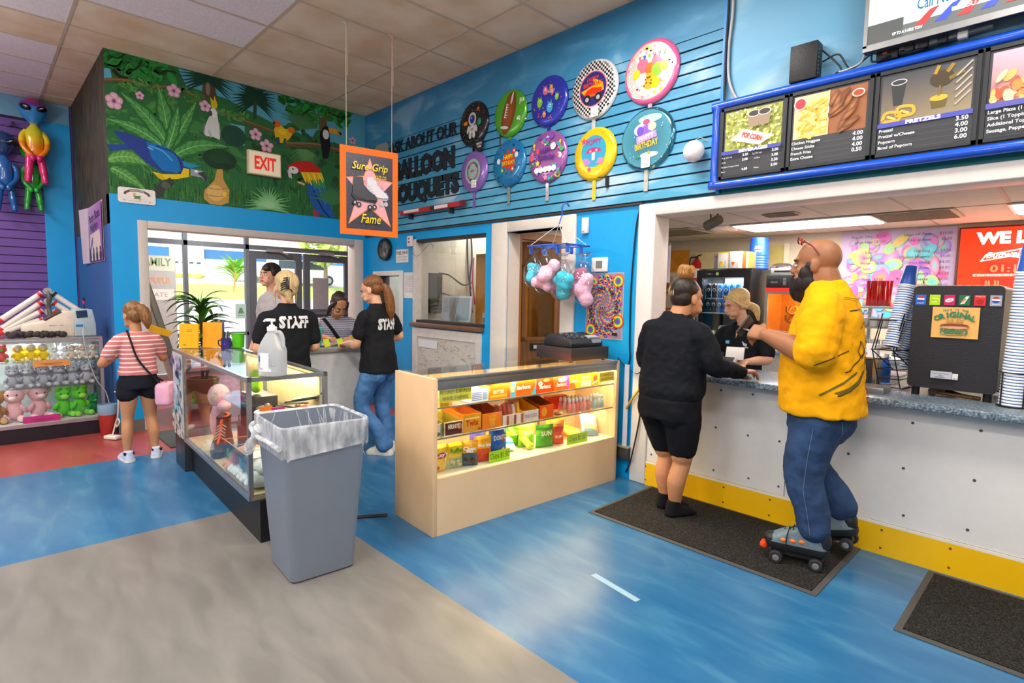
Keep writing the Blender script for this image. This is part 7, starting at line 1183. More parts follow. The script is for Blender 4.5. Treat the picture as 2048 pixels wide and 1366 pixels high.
t=thing('serving_hatch','bright hatch opening in the back wall above the steel pan','hatch',(3.93,3.19,1.98));b=B();b.bx(-.18,.14,-.012,0,-.16,.10);b.build('panel',M('#d8c878',.5),t);b=B();b.bx(.10,.16,-.03,0,-.2,.12);b.build('frame',M('#eae0c4',.5),t)
t=thing('wall_sheet','white board hanging on the inner side of the counter post','board',(4.15,.32,1.70));b=B();b.bx(-.005,.07,-.02,-.012,-.14,.15);b.build('sheet',M('#e8e6ec',.5),t);b=B();b.bx(.0,.06,-.012,-.008,.15,.17);b.build('clip',STEEL,t)
t=thing('wood_post','narrow wooden door edge with a hook behind the woman in black','post',(2.46,3.0,0));b=B();b.bx(-.03,.03,-.03,.03,0,1.45);b.build('post',M('#b8824a',.5),t);b=B();b.bx(-.05,.3,-.03,.03,1.28,1.30);b.build('shelf',M('#a84a2a',.5),t)
t=thing('ceiling_speaker','grey cylindrical speaker hung under the snack bar ceiling','speaker',(4.14,1.15,2.12));b=B();b.lathe([(.03,-.09),(.045,-.08),(.045,.07),(.04,.09)],(0,0,0),20,axis=(.8,-.35,.22));b.build('body',M('#8d8578',.4,metal=.4),t,smooth=40);b=B();b.tube([(-.02,0,.04),(-.03,.01,.079)],.008);b.tube([(.03,0,.04),(.04,.01,.079)],.008);b.build('bracket',M('#6a645a',.4),t)
for lab,x,y,w,d in (('small ceiling vent before the fluorescent panel',4.60,1.50,.28,.16),('large ceiling vent right of the fluorescent panel',5.45,2.25,.60,.60),('dim ceiling vent at the far left of the snack bar',3.2,2.2,.6,.6)):
    t=thing('ceiling_vent',lab,'vent',(x,y,2.194));b=B();b.box(0,0,-.004,w,d,.008);b.build('plate',M('#c9b89a',.6),t);b=B();[b.box(0,-d/2+(i+.5) *d/8,-.010,w*.9,d/24,.006) for i in range(8)];b.build('louvre',M('#8d7a5a',.6),t)
# soda dispenser
t=thing('soda_dispenser','black soda dispenser with six drink labels and a hot dog poster on its back','dispenser',(6.05,.19,.910));b=B();b.rings([[V((x,y,z)) for x,z in rrect(.197,.288,.022,4,0,.335)] for y in (0,.6)]);b.build('body',M('#232228',.45,bump=.25,scale=160),t,smooth=40);b=B()
for x in (-.16,.16):
    for y in (.04,.55):b.cyl((x,y,0),(x,y,.05),.02)
b.build('leg',BLACK,t);b=B();b.box(-.06,.25,.025,.07,.4,.03);b.tube([(-.02,.1,.03),(.05,.06,.016),(.13,.04,.012)],.011);b.tube([(-.08,.1,.03),(-.05,.05,.02),(.1,.03,.014)],.010);b.build('drain_hose',M('#5a3a1c',.5),t);b=B();[b.box(-.16+.04*i,.3,.626,.018,.5,.008) for i in range(9)];b.build('top_grille',M('#a89a94',.4,metal=.5),t)
a=Art((-.197,-.0006,.087),(1,0,0),(0,0,1),.0004)
def globe(x,y,r):a.el(x,y,r,r,'#f0f0f4');a.poly([(x+r*cos(u),y+r*sin(u)) for u in [.25+i*.26 for i in range(11)]],'#c8282c');a.poly([(x+r*cos(u),y+r*sin(u)) for u in [pi+.2+i*.26 for i in range(11)]],'#1c4aa8')
LB=['#1c62c0','#a8d81c','#c01c5a','#0f6a3a','#d81c1c','#9aa0ac']
for i,c in enumerate(LB):
    x=.035+i*.065;a.rect(x-.024,.43,x+.024,.487,c)
    if i in (0,5):globe(x,.463,.017);a.text('pepsi',x,.437,.008,'#e8ecf4',fit=.03)
    elif i==1:a.el(x,.458,.02,.012,'#e8e84a');a.text('Starry',x,.454,.01,'#2a7a2a',bold=.02,fit=.034)
    elif i==2:a.el(x,.458,.02,.011,'#f0d8e0',rot=.3);a.text('soda',x,.454,.008,'#c01c5a',fit=.02)
    elif i==3:a.poly([(x-.018,.437),(x+.006,.48),(x+.02,.48),(x+.0,.44)],'#e8f0e4');a.text('DEW',x+.002,.452,.014,'#d8281c',bold=.03,rot=.7,fit=.026)
    else:a.el(x,.452,.016,.014,'#a81018');a.text('PUNCH',x,.476,.008,'#f8d8d0',fit=.036)
a.rect(.095,.25,.30,.42,'#e8b060');G2='#2f7a5a'
for i,ch in enumerate('THIS IS THE'):a.text(ch,.145+i*.0105,.392+.008*sin(pi*i/10),.012,G2,bold=.02)
for i,ch in enumerate('ORIGINAL'):u=(i-3.5) /3.5;a.text(ch,.1975+u*.075,.365-.018*u*u,.03-.004*abs(u),G2,bold=.05,rot=-u*.35)
a.text('$3.50',.1975,.335,.018,'#b8863a',bold=.03,fit=.075);a.el(.1975,.315,.065,.011,'#a85a3a');a.el(.1975,.322,.06,.008,'#8a4030');a.el(.1975,.308,.06,.008,'#d8a070');a.text("Nathan's",.1975,.276,.026,G2,bold=.04,fit=.12);a.line([(.14,.268),(.19,.264),(.255,.272)],.003,G2)
a.rect(.11,.022,.205,.062,'#b8bcc8');a.rect(.12,.048,.19,.051,'#7a7e8a');a.rect(.13,.028,.175,.031,'#4a4e58');a.text('Elay',.157,.036,.008,'#4a5870');a.rect(.207,.022,.232,.055,'#dcdce0');a.rect(.211,.026,.228,.029,'#4a4a50');a.build('labels',PRINT,t)
# cups: nested striped stacks in wire holders
CUPM=[M('#e8ecf0',.45),M('#2f6fc0',.4)]
def cup_proto(label,group,solid=False):
    b=B();b.lathe([(.030,0),(.031,.001),(.043,.115)],n=18,caps=True,col='#2458b8' if solid else '#3f7ac8');b.lathe([(.043,.112),(.046,.115),(.046,.119),(.043,.121),(.041,.119)],n=18,caps=False,col='#eef0f4');o=tag(b.build('paper_cup',PRINT,smooth=40),label,'cup',group);return o
def stack(label,group,base,ax,n,step,s=1.0,top=False):
    p=cup_proto(label,group);ax=V(ax).normalized();q=V((0,0,-1)).rotation_difference(ax);L=[]
    for i in range(n):
        o=p if i==0 else p.copy()
        if i:COL.objects.link(o)
        o.rotation_mode='QUATERNION';o.rotation_quaternion=q;o.location=V(base) +ax*(.12*s+i*step);o.scale=(s,s,s);L.append(o)
    if top:o=cup_proto('solid blue paper cup topping '+top,group,True);o.rotation_mode='QUATERNION';o.rotation_quaternion=q;o.location=V(base) +ax*(.12*s+n*step);o.scale=(s*1.04,) *3;a=Art((0,0,0),(1,0,0),(0,0,1));a.warp=lambda x,y:((.0385) *sin(x/.038),y,(.0395) *cos(x/.038));a.text('pepsi',.0,.045,.022,'#dce8f8',bold=.02,fit=.06,rot=pi/2);pr_=a.build('lettering',PRINT,o)
AX=V((.10,.20,.97));stack('striped paper cup in the front leaning stack','cups in the front leaning stack',(5.745,.30,1.17),AX,26,.0145,1.0,'the front leaning stack')
stack('striped paper cup in the second leaning stack','cups in the second leaning stack',(5.765,.42,1.10),AX,22,.0145,1.0,'the second leaning stack');stack('striped paper cup in the rear leaning stack','cups in the rear leaning stack',(5.785,.54,1.03),AX,18,.0145,.95)
stack('striped paper cup in the tall upright stack at the right edge','cups in the tall upright stack',(6.315,.16,.918),(.03,0,1),44,.0155,1.25,'the tall upright stack')
def wire(b,*pts):b.tube(list(pts),.0035,5)
t=thing('cup_rack','black wire rack holding the leaning cup stacks','rack',(5.745,.35,.9085));b=B()
for s in (-.055,.055):
    wire(b,(s-.01,.02,.0),(s-.045,-.06,.24),(s-.0,-.07,.46));wire(b,(s+.03,.26,0),(s,.02,.0));wire(b,(s-.045,-.08,.24),(s+.03,.16,.10));wire(b,(s-.03,-.06,.24),(s+.01,-.11,.42))
for z,y in ((.005,.0),(.06,-.02),(.12,-.04),(.18,-.06),(.24,-.085),(.42,-.10)):wire(b,(-.055-z*.14,y,z),(.055-z*.14,y,z));wire(b,(-.055-z*.14,y,z),(-.03,y+.15,z));wire(b,(.055-z*.14,y,z),(.07,y+.15,z))
b.build('wire_frame',BLACK,t)
t=thing('cup_holder','black wire holder around the tall upright cup stack','rack',(6.315,.16,.9085));b=B()
for k in range(4):x,y=.062*cos(k*pi/2+.8),.062*sin(k*pi/2+.8);wire(b,(x,y,0),(x,y,.18))
b.tube([(.062*cos(i*.3927+.8),.062*sin(i*.3927+.8),.18) for i in range(17)],.003,5);b.tube([(.062*cos(i*.3927),.062*sin(i*.3927),.004) for i in range(17)],.004,5);b.build('wire_frame',BLACK,t)
t=thing('drip_tray','steel drip tray on the counter in front of the leaning cups','tray',(5.655,.20,.9085));b=B();b.bx(-.15,.135,-.13,.05,0,.035);b.build('tray_body',M('#9a9c9e',.35,metal=.7),t,bevel=.004);b=B();b.bx(.12,.128,-.132,-.128,.012,.02);b.build('screw',CHROME,t);t.location=(5.64,.16,.9085)
t=thing('napkin_dispenser','black and steel napkin dispenser on the counter beside the man','dispenser',(5.585,.42,.9085));b=B();b.bx(-.07,.07,-.06,.10,0,.17);b.build('body',M('#2b2c30',.4),t,bevel=.006);b=B();b.bx(.055,.075,-.065,-.05,0,.17);b.bx(-.075,.075,-.065,.105,.17,.18);b.build('trim',CHROME,t);b=B();b.rings([[V((x,y,z)) for x in (-.05,.06) for y in ([-.02,.06] if x<0 else [.06,-.02])] for z in (.18,.26)]);b.build('napkins',PAPER,t)
t=thing('spray_bottle','blue and clear bottle standing behind the drip tray','bottle',(5.655,.62,.9085));b=B();b.lathe([(.03,0),(.03,.12),(.012,.16)],n=14);b.build('body',M('#2f6fd0',.3),t,smooth=40);b=B();b.lathe([(.014,.16),(.014,.19)],n=10);b.build('cap',WHITE,t)
# steel shelves and straws behind the man
t=thing('steel_shelf','steel shelf unit with cups and lids behind the man in yellow','shelf',(5.48,1.25,0));b=B()
for z in (.9,1.10,1.25,1.40):b.bx(-.14,.16,-.1,.22,z-.012,z)
for x in (-.13,.15):b.bx(x-.012,x+.012,.18,.21,0,1.42)
b.build('frame',STEEL,t);b=B();b.bx(-.14,.16,-.12,.22,0,.888);b.build('base',M('#b9b4ac',.4),t)
q=random.Random(3);s0_=None
for i in range(46):
    b=None
    if s0_ is None:b=B();b.cyl((0,0,0),(0,0,.19),.0045,n=6);s0_=tag(b.build('straw',M('#e8281c',.35)),'red drinking straw in the bunch on the steel shelf','straw','red straws on the steel shelf');o=s0_
    else:o=s0_.copy();COL.objects.link(o)
    o.location=(5.385+(i%16) *.0098,1.17+.018*(i // 16),1.405);o.rotation_euler=(q.uniform(-.06,.06),q.uniform(-.08,.08),0)
t=thing('straw_box','low clear box holding the red straws','box',(5.455,1.19,1.401));b=B();b.bx(-.09,.09,-.045,-.042,0,.05);b.bx(-.09,.09,.042,.045,0,.05);b.bx(-.09,-.087,-.045,.045,0,.05);b.bx(.087,.09,-.045,.045,0,.05);b.build('walls',GLASS,t)
for i in range(7):
    b=B();b.lathe([(.026,0),(.03,.06),(.031,.062)],n=12);tag(b.build('plastic_cup',M('#dfdcd8',.3)),'small pale cup on the steel shelf','cup','small cups on the steel shelf').location=(5.37+(i%4) *.066,1.20+(i // 4) *.07,1.252 if i<4 else 1.252)
for i in range(4):b=B();b.lathe([(.03,0),(.034,.05),(.035,.052)],n=12);tag(b.build('plastic_lid_stack',M('#ece9e4',.3)),'stack of pale lids on the lower steel shelf','lids','lid stacks on the steel shelf').location=(5.38+i*.073,1.2,1.102)
t=thing('card_terminal','grey card terminal on the counter before the cashier','card terminal',(4.70,.30,.9085));b=B();b.box(0,0,.04,.16,.20,.05,rot=(R(20),0,.2));b.build('body',M('#b8b4b0',.4),t,bevel=.01);b=B();b.box(0,.02,.075,.12,.09,.012,rot=(R(20),0,.2));b.build('screen',M('#3a3c42',.2),t);b=B();b.box(.03,.12,.12,.13,.02,.10,rot=(R(-20),0,.2));b.build('display',M('#cfc8c4',.4),t,bevel=.004)
t=thing('phone','dark phone lying on the counter edge before the woman in black','phone',(4.955,.0,.9095));b=B();b.rings([[V((x,y,z)) for x,y in rrect(.072,.036,.012)] for z in (0,.009)]);b.build('body',M('#3a2e2a',.3),t,smooth=40);b=B();b.rings([[V((x,y,z)) for x,y in rrect(.068,.033,.010)] for z in (.009,.0096)]);b.build('screen',M('#15161a',.08),t)
# ------------------------------------------------------------------ corridor and office seen through the openings
t=thing('wooden_door','brown wooden door with a glass panel standing ajar in the corridor','door',(2.40,1.20,0));WD=mix_mat('wood_veneer','#6b4528','#8d6238',5,.3,.7,.4,(6,6,.6),7,1)
b=B();b.bx(-.70,-.56,-.02,.02,.02,2.02);b.bx(-.14,0,-.02,.02,.02,2.02);b.bx(-.56,-.14,-.02,.02,.02,.95);b.bx(-.56,-.14,-.02,.02,1.75,2.02);b.build('leaf',WD,t);b=B();b.bx(-.56,-.14,-.004,.004,.95,1.75);b.build('glass_panel',GLASS,t);b=B()
for q_ in ((-.57,-.53,.93,1.77),(-.17,-.13,.93,1.77),(-.57,-.13,.93,.97),(-.57,-.13,1.73,1.77)):b.bx(q_[0],q_[1],-.028,.0,q_[2],q_[3])
b.build('glass_bead',M('#8a5a34',.4),t);b=B();b.cyl((-.64,-.02,.78),(-.64,-.06,.78),.016);b.ell((-.64,-.075,.78),.028,12,8);b.build('door_knob',M('#c8a03a',.25,metal=.9),t,smooth=60);b=B();b.bx(-.46,-.26,-.026,-.02,.82,.90);sg=b.build('name_plate',M('#23302c',.3),t);b=B();b.bx(-.42,-.37,-.0275,-.026,.84,.88);b.build('plate_mark',M('#d8dcd8',.4),sg);t.rotation_euler=(0,0,R(68));
b=B();b.bx(2.34,2.42,.37,.44,0,2.10);b.bx(2.34,2.42,1.20,1.28,0,2.10);b.bx(2.34,2.42,.44,1.20,2.02,2.10);struct(b.build('door_3',M('#a8692a',.45)))
t=thing('time_card_rack','long grey rack of tan time cards on the corridor wall','rack',(2.403,.285,.80));b=B();b.bx(0,.03,-.06,.06,0,.98);b.build('rack_body',M('#6b6d68',.4,metal=.4),t)
for i in range(21):b=B();b.box(.034,0,.23+i*.035,.006,.09,.026,rot=(0,R(-12),0));b.build('time_card',M('#e0c8a0',.7),t)
t=thing('time_card_rack','shorter dark rack of tan cards inside the doorway','rack',(2.403,.19,1.25));b=B();b.bx(0,.025,-.035,.03,0,.74);b.build('rack_body',M('#2c2c30',.5),t)
for z in (.24,.29,.34,.46,.56,.68):b=B();b.box(.03,0,z,.006,.055,.05,rot=(0,R(-10),0));b.build('time_card',M('#e0c8a8',.7),t)
t=thing('light_switch','cream light switch low inside the doorway','switch',(2.403,.20,1.15));b=B();b.bx(0,.008,-.035,.035,-.055,.055);b.build('plate',M('#e8dcc8',.4),t);b=B();b.bx(.008,.018,-.006,.006,-.012,.012);b.build('toggle',M('#b8a890',.4),t)
t=thing('storage_cabinet','orange wooden cupboard seen past the ajar door','cabinet',(1.8,.95,0));b=B();b.bx(-.25,.25,-.4,.55,0,1.9);b.build('body',M('#c8822a',.5),t);b=B();b.bx(.25,.262,-.38,-.05,.9,1.85);b.bx(.25,.262,-.02,.5,.9,1.85);b.build('doors',M('#d8922e',.4),t)
for i,(z,c) in enumerate(((1.62,'#d8405a'),(1.35,'#e8c81a'),(1.30,'#3a6ac8'),(1.0,'#e8e4dc'))):b=B();b.box(0,0,0,.03,.14,.08);tag(b.build('storage_box',M(c,.5)),['pink','yellow','blue','white'][i] +' small box seen in the gap beside the ajar door','box').location=(2.10,.53,z)
b=B();b.bx(.88,.948,.16,2.4,0,2.4) if 0 else b.bx(2.0,2.35,2.36,2.398,.9,2.3)
o=tag(b.build('notice_board',M('#c8d4c4',.6)),'pale slatted board on the office back wall','board')
t=thing('office_desk','grey desk along the office window','desk',(1.65,.32,0));b=B();b.bx(-.6,.66,-.15,.15,1.0,1.04);b.build('top',M('#8d9090',.4),t);b=B();b.bx(-.58,.64,-.14,.14,0,1.0);b.build('pedestal',M('#6a6c6e',.5),t)
t=thing('monitor','white-backed monitor standing in the office window','monitor',(1.45,.36,1.041));b=B();b.box(0,0,.22,.40,.03,.30,rot=(R(-8),0,.3));b.build('case',M('#d8dde2',.3),t,bevel=.005);b=B();b.bx(-.03,.03,-.02,.02,0,.1);b.bx(-.1,.1,-.06,.06,0,.012);b.build('stand',M('#a8acb0',.4),t);b=B();b.box(-.0,-.018,.22,.36,.004,.26,rot=(R(-8),0,.3));b.build('screen',M('#aab8c4',.1),t)
t=thing('acrylic_stand','clear acrylic sign stand in the office window','stand',(1.42,.22,1.041));b=B();b.box(0,0,.19,.36,.006,.40,rot=(R(-14),0,.0));b.build('panel',FILM,t);b=B();b.box(0,.02,.1,.28,.003,.16,rot=(R(-14),0,0));b.build('paper',M('#c8ccd8',.6),t)
t=thing('wall_phone_panel','dark wall unit with cables on the office side wall','panel',(1.03,.32,1.36));b=B();b.bx(-.02,.06,-.09,.09,-.16,.32);b.build('unit',M('#3a3a3a',.5),t,bevel=.006);b=B();b.bx(.06,.07,.02,.08,-.1,.28);b.build('handset',M('#1c1c1e',.4),t)
for i,(c,pts) in enumerate((('#2a2440',[(1.02,.9,2.3),(1.03,.92,1.9),(1.04,.88,1.6),(1.05,.92,1.2)]),('#c83a7a',[(1.03,.95,1.9),(1.04,.93,1.6),(1.04,.97,1.3)]),('#1c1c1e',[(1.08,.36,1.68),(1.1,.5,1.66),(1.06,.75,1.55),(1.05,.9,1.58)]),('#2a2a2c',[(1.08,.36,1.45),(1.1,.6,1.4),(1.05,.9,1.36)]),('#3a3a44',[(1.0,.86,2.3),(1.03,.86,1.7),(1.04,.9,1.5)]))):cable('cable',['violet','pink','black looping','black sagging','grey'][i] +' cable on the office side wall behind the window',pts,.010,c)
t=thing('wall_chart','white chart with coloured bars on the office back wall','chart',(1.55,2.395,1.62));b=B();b.bx(-.35,.35,-.006,0,-.30,.30);b.build('paper',M('#eeeae2',.7),t);a=Art((-.35,-.0065,-.3),(1,0,0),(0,0,1));q=random.Random(2)
for j in range(7):[a.rect(.03+.33*i,.03+j*.08,.33+.33*i,.05+j*.08,q.choice(['#e89a3a','#c84a3a','#4a6ac8','#d88ac0','#4a9a7a','#6a6a6a'])) for i in range(2)]
a.build('bars',PAINT,t)
t=thing('wall_shelf','high shelf of folders on the office back wall','shelf',(1.6,2.3,1.98));b=B();b.bx(-.6,.7,-.2,.098,-.03,0);b.build('board',M('#a89a84',.5),t)
for i,(x,c) in enumerate(((-.1,'#f0883a'),(.25,'#f0883a'),(.5,'#e83aa0'),(-.4,'#a8a89a'))):b=B();b.bx(-.09,.09,-.05,.05,0,.14);tag(b.build('file_box',M(c,.6)),['orange file box left on the high office shelf','orange file box beside the pink one','pink file box on the high office shelf','grey file box at the left of the high office shelf'][i],'box').location=(1.6+x,2.2,1.981)
t=thing('letter_tray','grey three-tier letter tray in the office window','tray',(2.15,.31,1.041));b=B();[b.bx(-.1,.1,-.08,.12,.004+.07*i,.012+.07*i) for i in range(3)];b.bx(-.105,-.098,-.08,.12,0,.2);b.bx(.098,.105,-.08,.12,0,.2);b.build('tiers',M('#b8bcbc',.4),t)
t=thing('office_chair','dark office chair back seen through the office window','chair',(1.28,1.2,0));b=B();b.box(0,0,1.05,.48,.08,.45,rz=.3);b.build('backrest',M('#3f4447',.7),t,bevel=.03);b=B();b.box(0,.22,.5,.48,.46,.08);b.build('seat',M('#3f4447',.7),t,bevel=.03);b=B();b.cyl((0,.22,.06),(0,.22,.48),.03);b.cyl((0,.05,.5),(0,.03,.9),.02);[b.cyl((0,.22,.06),(.28*cos(k*1.257),.22+.28*sin(k*1.257),.03),.02) for k in range(5)];b.build('base',DKMET,t)
t=thing('ticket_counter_shelf','cream cupboard behind the small ticket window','cabinet',(.52,.9,0));b=B();b.bx(-.2,.3,-.15,.2,0,1.35);b.build('body',M('#d8d4c0',.5),t);b=B();b.bx(-.22,.0,-.16,-.15,.95,1.65) if 0 else b.bx(-.18,-.02,-.162,-.15,.95,1.33);b.build('door',M('#7a5234',.5),t)
b=B();b.box(0,0,0,.012,.16,.34);tag(b.build('leaflet',M('#3a2f38',.6)),'strip of dark leaflets inside the ticket window jamb','leaflet').location=(.262,.10,1.47)
lamp('ticket_fill_glow','AREA',(.45,.9,2.36),9,size=(.4,.4),color=(1,.97,.9))  # unseen lamp added to light the room behind the ticket window
# ------------------------------------------------------------------ people
from mathutils.bvhtree import BVHTree
def limb(b,pts,rs,n=14):
    k=5;P=spl(pts,k);L=[rs[min(i // k,len(rs) -2)] *(1-(i%k) /k) +rs[min(i // k+1,len(rs) -1)] *((i%k) /k) for i in range(len(P))];L[-1] =rs[-1];b.tube(P,L,n)
    b.ell(P[0],L[0],12,8);b.ell(P[-1],L[-1],12,8)
def torso(b,R_,n=24):b.rings([[V((w*cos(2*pi*j/n) *(1+.06*abs(sin(4*pi*j/n))),yo+d*sin(2*pi*j/n) *(1+.06*abs(sin(4*pi*j/n))),z)) for j in range(n)] for z,w,d,yo in R_])
def hand(b,w,d,n,th,curl=.5,s=1.0):
    w=V(w);d=V(d).normalized();n=V(n);n=(n-d*n.dot(d)).normalized();sd=d.cross(n) *th
    b.rings([[w+d*a*s+sd*x*hw*s+n*z*.014*s for x,z in ((-1,-.6),(-.5,-1),(.5,-1),(1,-.6),(1,.6),(.5,1),(-.5,1),(-1,.6))] for a,hw in ((-.005,.027),(.02,.034),(.06,.041),(.088,.039))])
    for i in range(4):
        p=w+(d*(.082-.004*abs(i-1)) +sd*(.030-.0205*i)) *s;L=[.074,.082,.077,.060][i] *s;a=.15+.05*i;pts=[p.copy()];rs=[.0098]
        for k,f in enumerate((.45,.32,.26)):a+=curl*(.8,1.0,.7)[k];p=p+(d*cos(a) -n*sin(a) +sd*(.06-.04*i)) *L*f;pts.append(p.copy());rs.append(.009-.0008*k)
        b.tube(pts,[r*s for r in rs],8);b.ell(pts[-1],rs[-1] *s,8,6)
    p=w+(d*.022+sd*.030) *s;pts=[p,p+(sd*.026+d*.026-n*.010) *s,p+(sd*.034+d*.056-n*.024*(1+curl)) *s,p+(sd*.026+d*.078-n*.032*(1+curl)) *s];b.tube(pts,[.013*s,.0115*s,.0105*s,.009*s],8);b.ell(pts[-1],.009*s,8,6)
def headm(c,rot,s):return Matrix.Translation(c) @ Euler(rot,'ZXY' if 0 else 'XYZ').to_matrix().to_4x4() @ Matrix.Scale(s,4)
def head(b,m,jaw=1.0):
    T0=b.T;b.T=m
    b.ell((0,-.015,.032),(.076,.097,.086),20,14);b.ell((0,.022,-.03),(.061*jaw,.068,.082),18,12);b.ell((0,.055,-.088),(.032*jaw,.034,.028),12,8);b.ell((0,.075,.030),(.048,.016,.013),12,6)
    for k in (-1,1):b.ell((k*.036,.064,-.026),(.022,.018,.018),10,7);b.ell((k*.076,-.008,-.012),(.010,.021,.032),10,8,rot=(.15,0,-k*.25));b.ell((k*.030,.062,-.062),(.03*jaw,.03,.026),10,7)
    b.tube([(0,.086,.014),(0,.098,-.006),(0,.106,-.026)],[.009,.011,.0145],8);b.ell((0,.103,-.029),(.017,.013,.011),10,7);b.ell((0,.088,-.054),(.024,.013,.012),10,6)
    b.T=T0
def face(t,body,m,iris,brow,lip,look=0,closed=.0):
    for k in (-1,1):
        b=B();b.T=m;b.ell((k*.031,.0815,-.001),(.0145,.0075,.0075*(1-closed)),12,8);e=b.build('eye',M('#efe9e4',.2,var=0),t,smooth=80);b=B();b.T=m;b.ell((k*.031+look,.0868,-.002),(.0058,.003,.0062*(1-closed)),10,6);b.build('iris',M(iris,.15,var=0),e,smooth=80)
        b=B();b.T=m;b.tube([(k*.014,.0895,.0215),(k*.032,.0885,.0255),(k*.05,.0755,.0205)],[.0035,.004,.002],6);b.build('eyebrow',M(brow,.8),t,smooth=80);b=B();b.T=m;b.tube([(k*.017,.0865,.006),(k*.031,.0885,.0085),(k*.046,.078,.004)],.0018,5);b.build('eyelash',M('#2a1c18',.6),t)
    b=B();b.T=m;b.tube([(-.021,.094,-.057),(0,.1015,-.0545),(.021,.094,-.057)],[.002,.0048,.002],6);b.tube([(-.019,.0935,-.060),(0,.1,-.0635),(.019,.0935,-.060)],[.002,.0055,.002],6);b.build('lips',M(lip,.4,sss=.1),t,smooth=80)
def hairmat(c1,c2,nm):return mix_mat(nm,c1,c2,30,.3,.7,.42,(6,6,.8),6,0,bump=.5,spec=.4)
def wrap(o,side=-1,ax='y'):
    bv=BVHTree.FromPolygons([v.co for v in o.data.vertices],[tuple(p.vertices) for p in o.data.polygons])
    def f(a):
        def P(x,y):
            q=a.O+a.U*x+a.W*y;h=bv.ray_cast(q+a.N*1.0,-a.N);return (h[0] +a.N*(.0035+a.k*.0002)) if h[0] else q
        a.P=P;return a
    return f
def fine(pts,d=.012):
    o=[]
    for p,q in zip(pts,pts[1:]):n=max(1,int(sqrt((p[0] -q[0]) ** 2+(p[1] -q[1]) ** 2) /d));o+=[(p[0] +(q[0] -p[0]) *i/n,p[1] +(q[1] -p[1]) *i/n) for i in range(n)]
    return o+[pts[-1]]
SKL,SKT,SKB=M('#e0a888',.5,sss=.15,var=.05),M('#c68a62',.5,sss=.12,var=.05),M('#a06a48',.5,sss=.1,var=.06)
def shade(x):return M(x,.85,var=.10,scale=25,bump=.12,spec=.2)
BLKC=shade('#1b1c20')
def shoe_(t,ank,rz,c,L=.26,name='shoe',sole='#e8e6e2',sock=None):
    b=B();b.T=Matrix.Translation((ank[0],ank[1],0)) @ Matrix.Rotation(rz,4,'Z') @ Matrix.Scale(L/.26,4)
    b.rings([[V((x,y,z)) for x,y in rrect(w,l,w*.9,5,0,.055+yo)] for z,w,l,yo in ((.012,.043,.128,0),(.03,.046,.132,0),(.055,.043,.11,-.01),(.085,.036,.066,-.05),(.105,.034,.05,-.062))]);s=fuse(b,name,shade(c),t,.007,2)
    b=B();b.T=Matrix.Translation((ank[0],ank[1],0)) @ Matrix.Rotation(rz,4,'Z') @ Matrix.Scale(L/.26,4);b.rings([[V((x,y,z)) for x,y in rrect(.047,.135,.042,5,0,.055)] for z in (.001,.024)]);b.build('sole',M(sole,.7),s,smooth=40);return s
def arm(b,sh,el,wr,r=(.05,.043,.036,.026)):limb(b,[(sh[0] *.82,sh[1],sh[2] -.035),V(sh).lerp(V(el),.5),el,V(el).lerp(V(wr),.45),wr],[r[0] *.62,r[1] *.92,r[1] *.9,r[2] *1.12,r[3]])
def sleeve(b,sh,el,f,r0,r1):limb(b,[(sh[0] *.66,sh[1],sh[2] +.012),(sh[0] *.93,sh[1],sh[2] -.012),V(sh).lerp(V(el),f*.55),V(sh).lerp(V(el),f)],[r0*.85,r0*1.04,r0*1.02,r1])
def lean(p,a):return V((p[0],p[1] +a*p[2],p[2]))
# 1 girl with striped shirt
t=thing('person','girl in a pink striped shirt and black shorts facing the toy case','person',(1.06,-2.725,0),R(92));hm=headm((-.01,.035,1.205),(R(-18),0,R(12)),.93);b=B();head(b,hm);limb(b,[(0,.0,1.03),(-.005,.02,1.15)],[.045,.042])
torso(b,[(.60,.12,.09,0),(.75,.105,.075,0),(1.0,.12,.07,0),(1.06,.05,.04,0)])
shL,elL,wrL,shR,elR,wrR=(-.135,-.01,1.015),(-.245,.02,.815),(-.12,.20,.85),(.135,-.01,1.015),(.20,.05,.83),(.15,.22,.98)
arm(b,shL,elL,wrL,(.04,.034,.029,.021));arm(b,shR,elR,wrR,(.04,.034,.029,.021));hand(b,wrL,(.5,.8,.2),(-.4,0,.9),1,.5,.72);hand(b,wrR,(-.1,.8,.4),(.8,.2,.3),-1,.7,.72)
for k in (-1,1):limb(b,[(k*.065,0,.62),(k*.075,.01,.46),(k*.085,.015,.34),(k*.095,-.015,.22),(k*.10,-.01,.07)],[.074,.058,.043,.043,.028])
fuse(b,'body',SKT,t,.006);ST_=bpy.data.materials.new('striped_cloth');ST_.use_nodes=True
def stripes(m,c1,c2,per,duty):
    nt=m.node_tree;N=nt.nodes.new;tc=N('ShaderNodeTexCoord');sp=N('ShaderNodeSeparateXYZ');ma=N('ShaderNodeMath');ma.operation='MULTIPLY';ma.inputs[1].default_value=1/per;fr=N('ShaderNodeMath');fr.operation='FRACT';gt=N('ShaderNodeMath');gt.operation='GREATER_THAN';gt.inputs[1].default_value=duty;x=N('ShaderNodeMix');x.data_type='RGBA';x.inputs[6].default_value=(*hx(c1),1);x.inputs[7].default_value=(*hx(c2),1);L=nt.links.new;p=nt.nodes['Principled BSDF']
    L(tc.outputs['Object'],sp.inputs[0]);L(sp.outputs[2],ma.inputs[0]);L(ma.outputs[0],fr.inputs[0]);L(fr.outputs[0],gt.inputs[0]);L(gt.outputs[0],x.inputs[0]);L(x.outputs[2],p.inputs['Base Color']);p.inputs['Roughness'].default_value=.9;return m
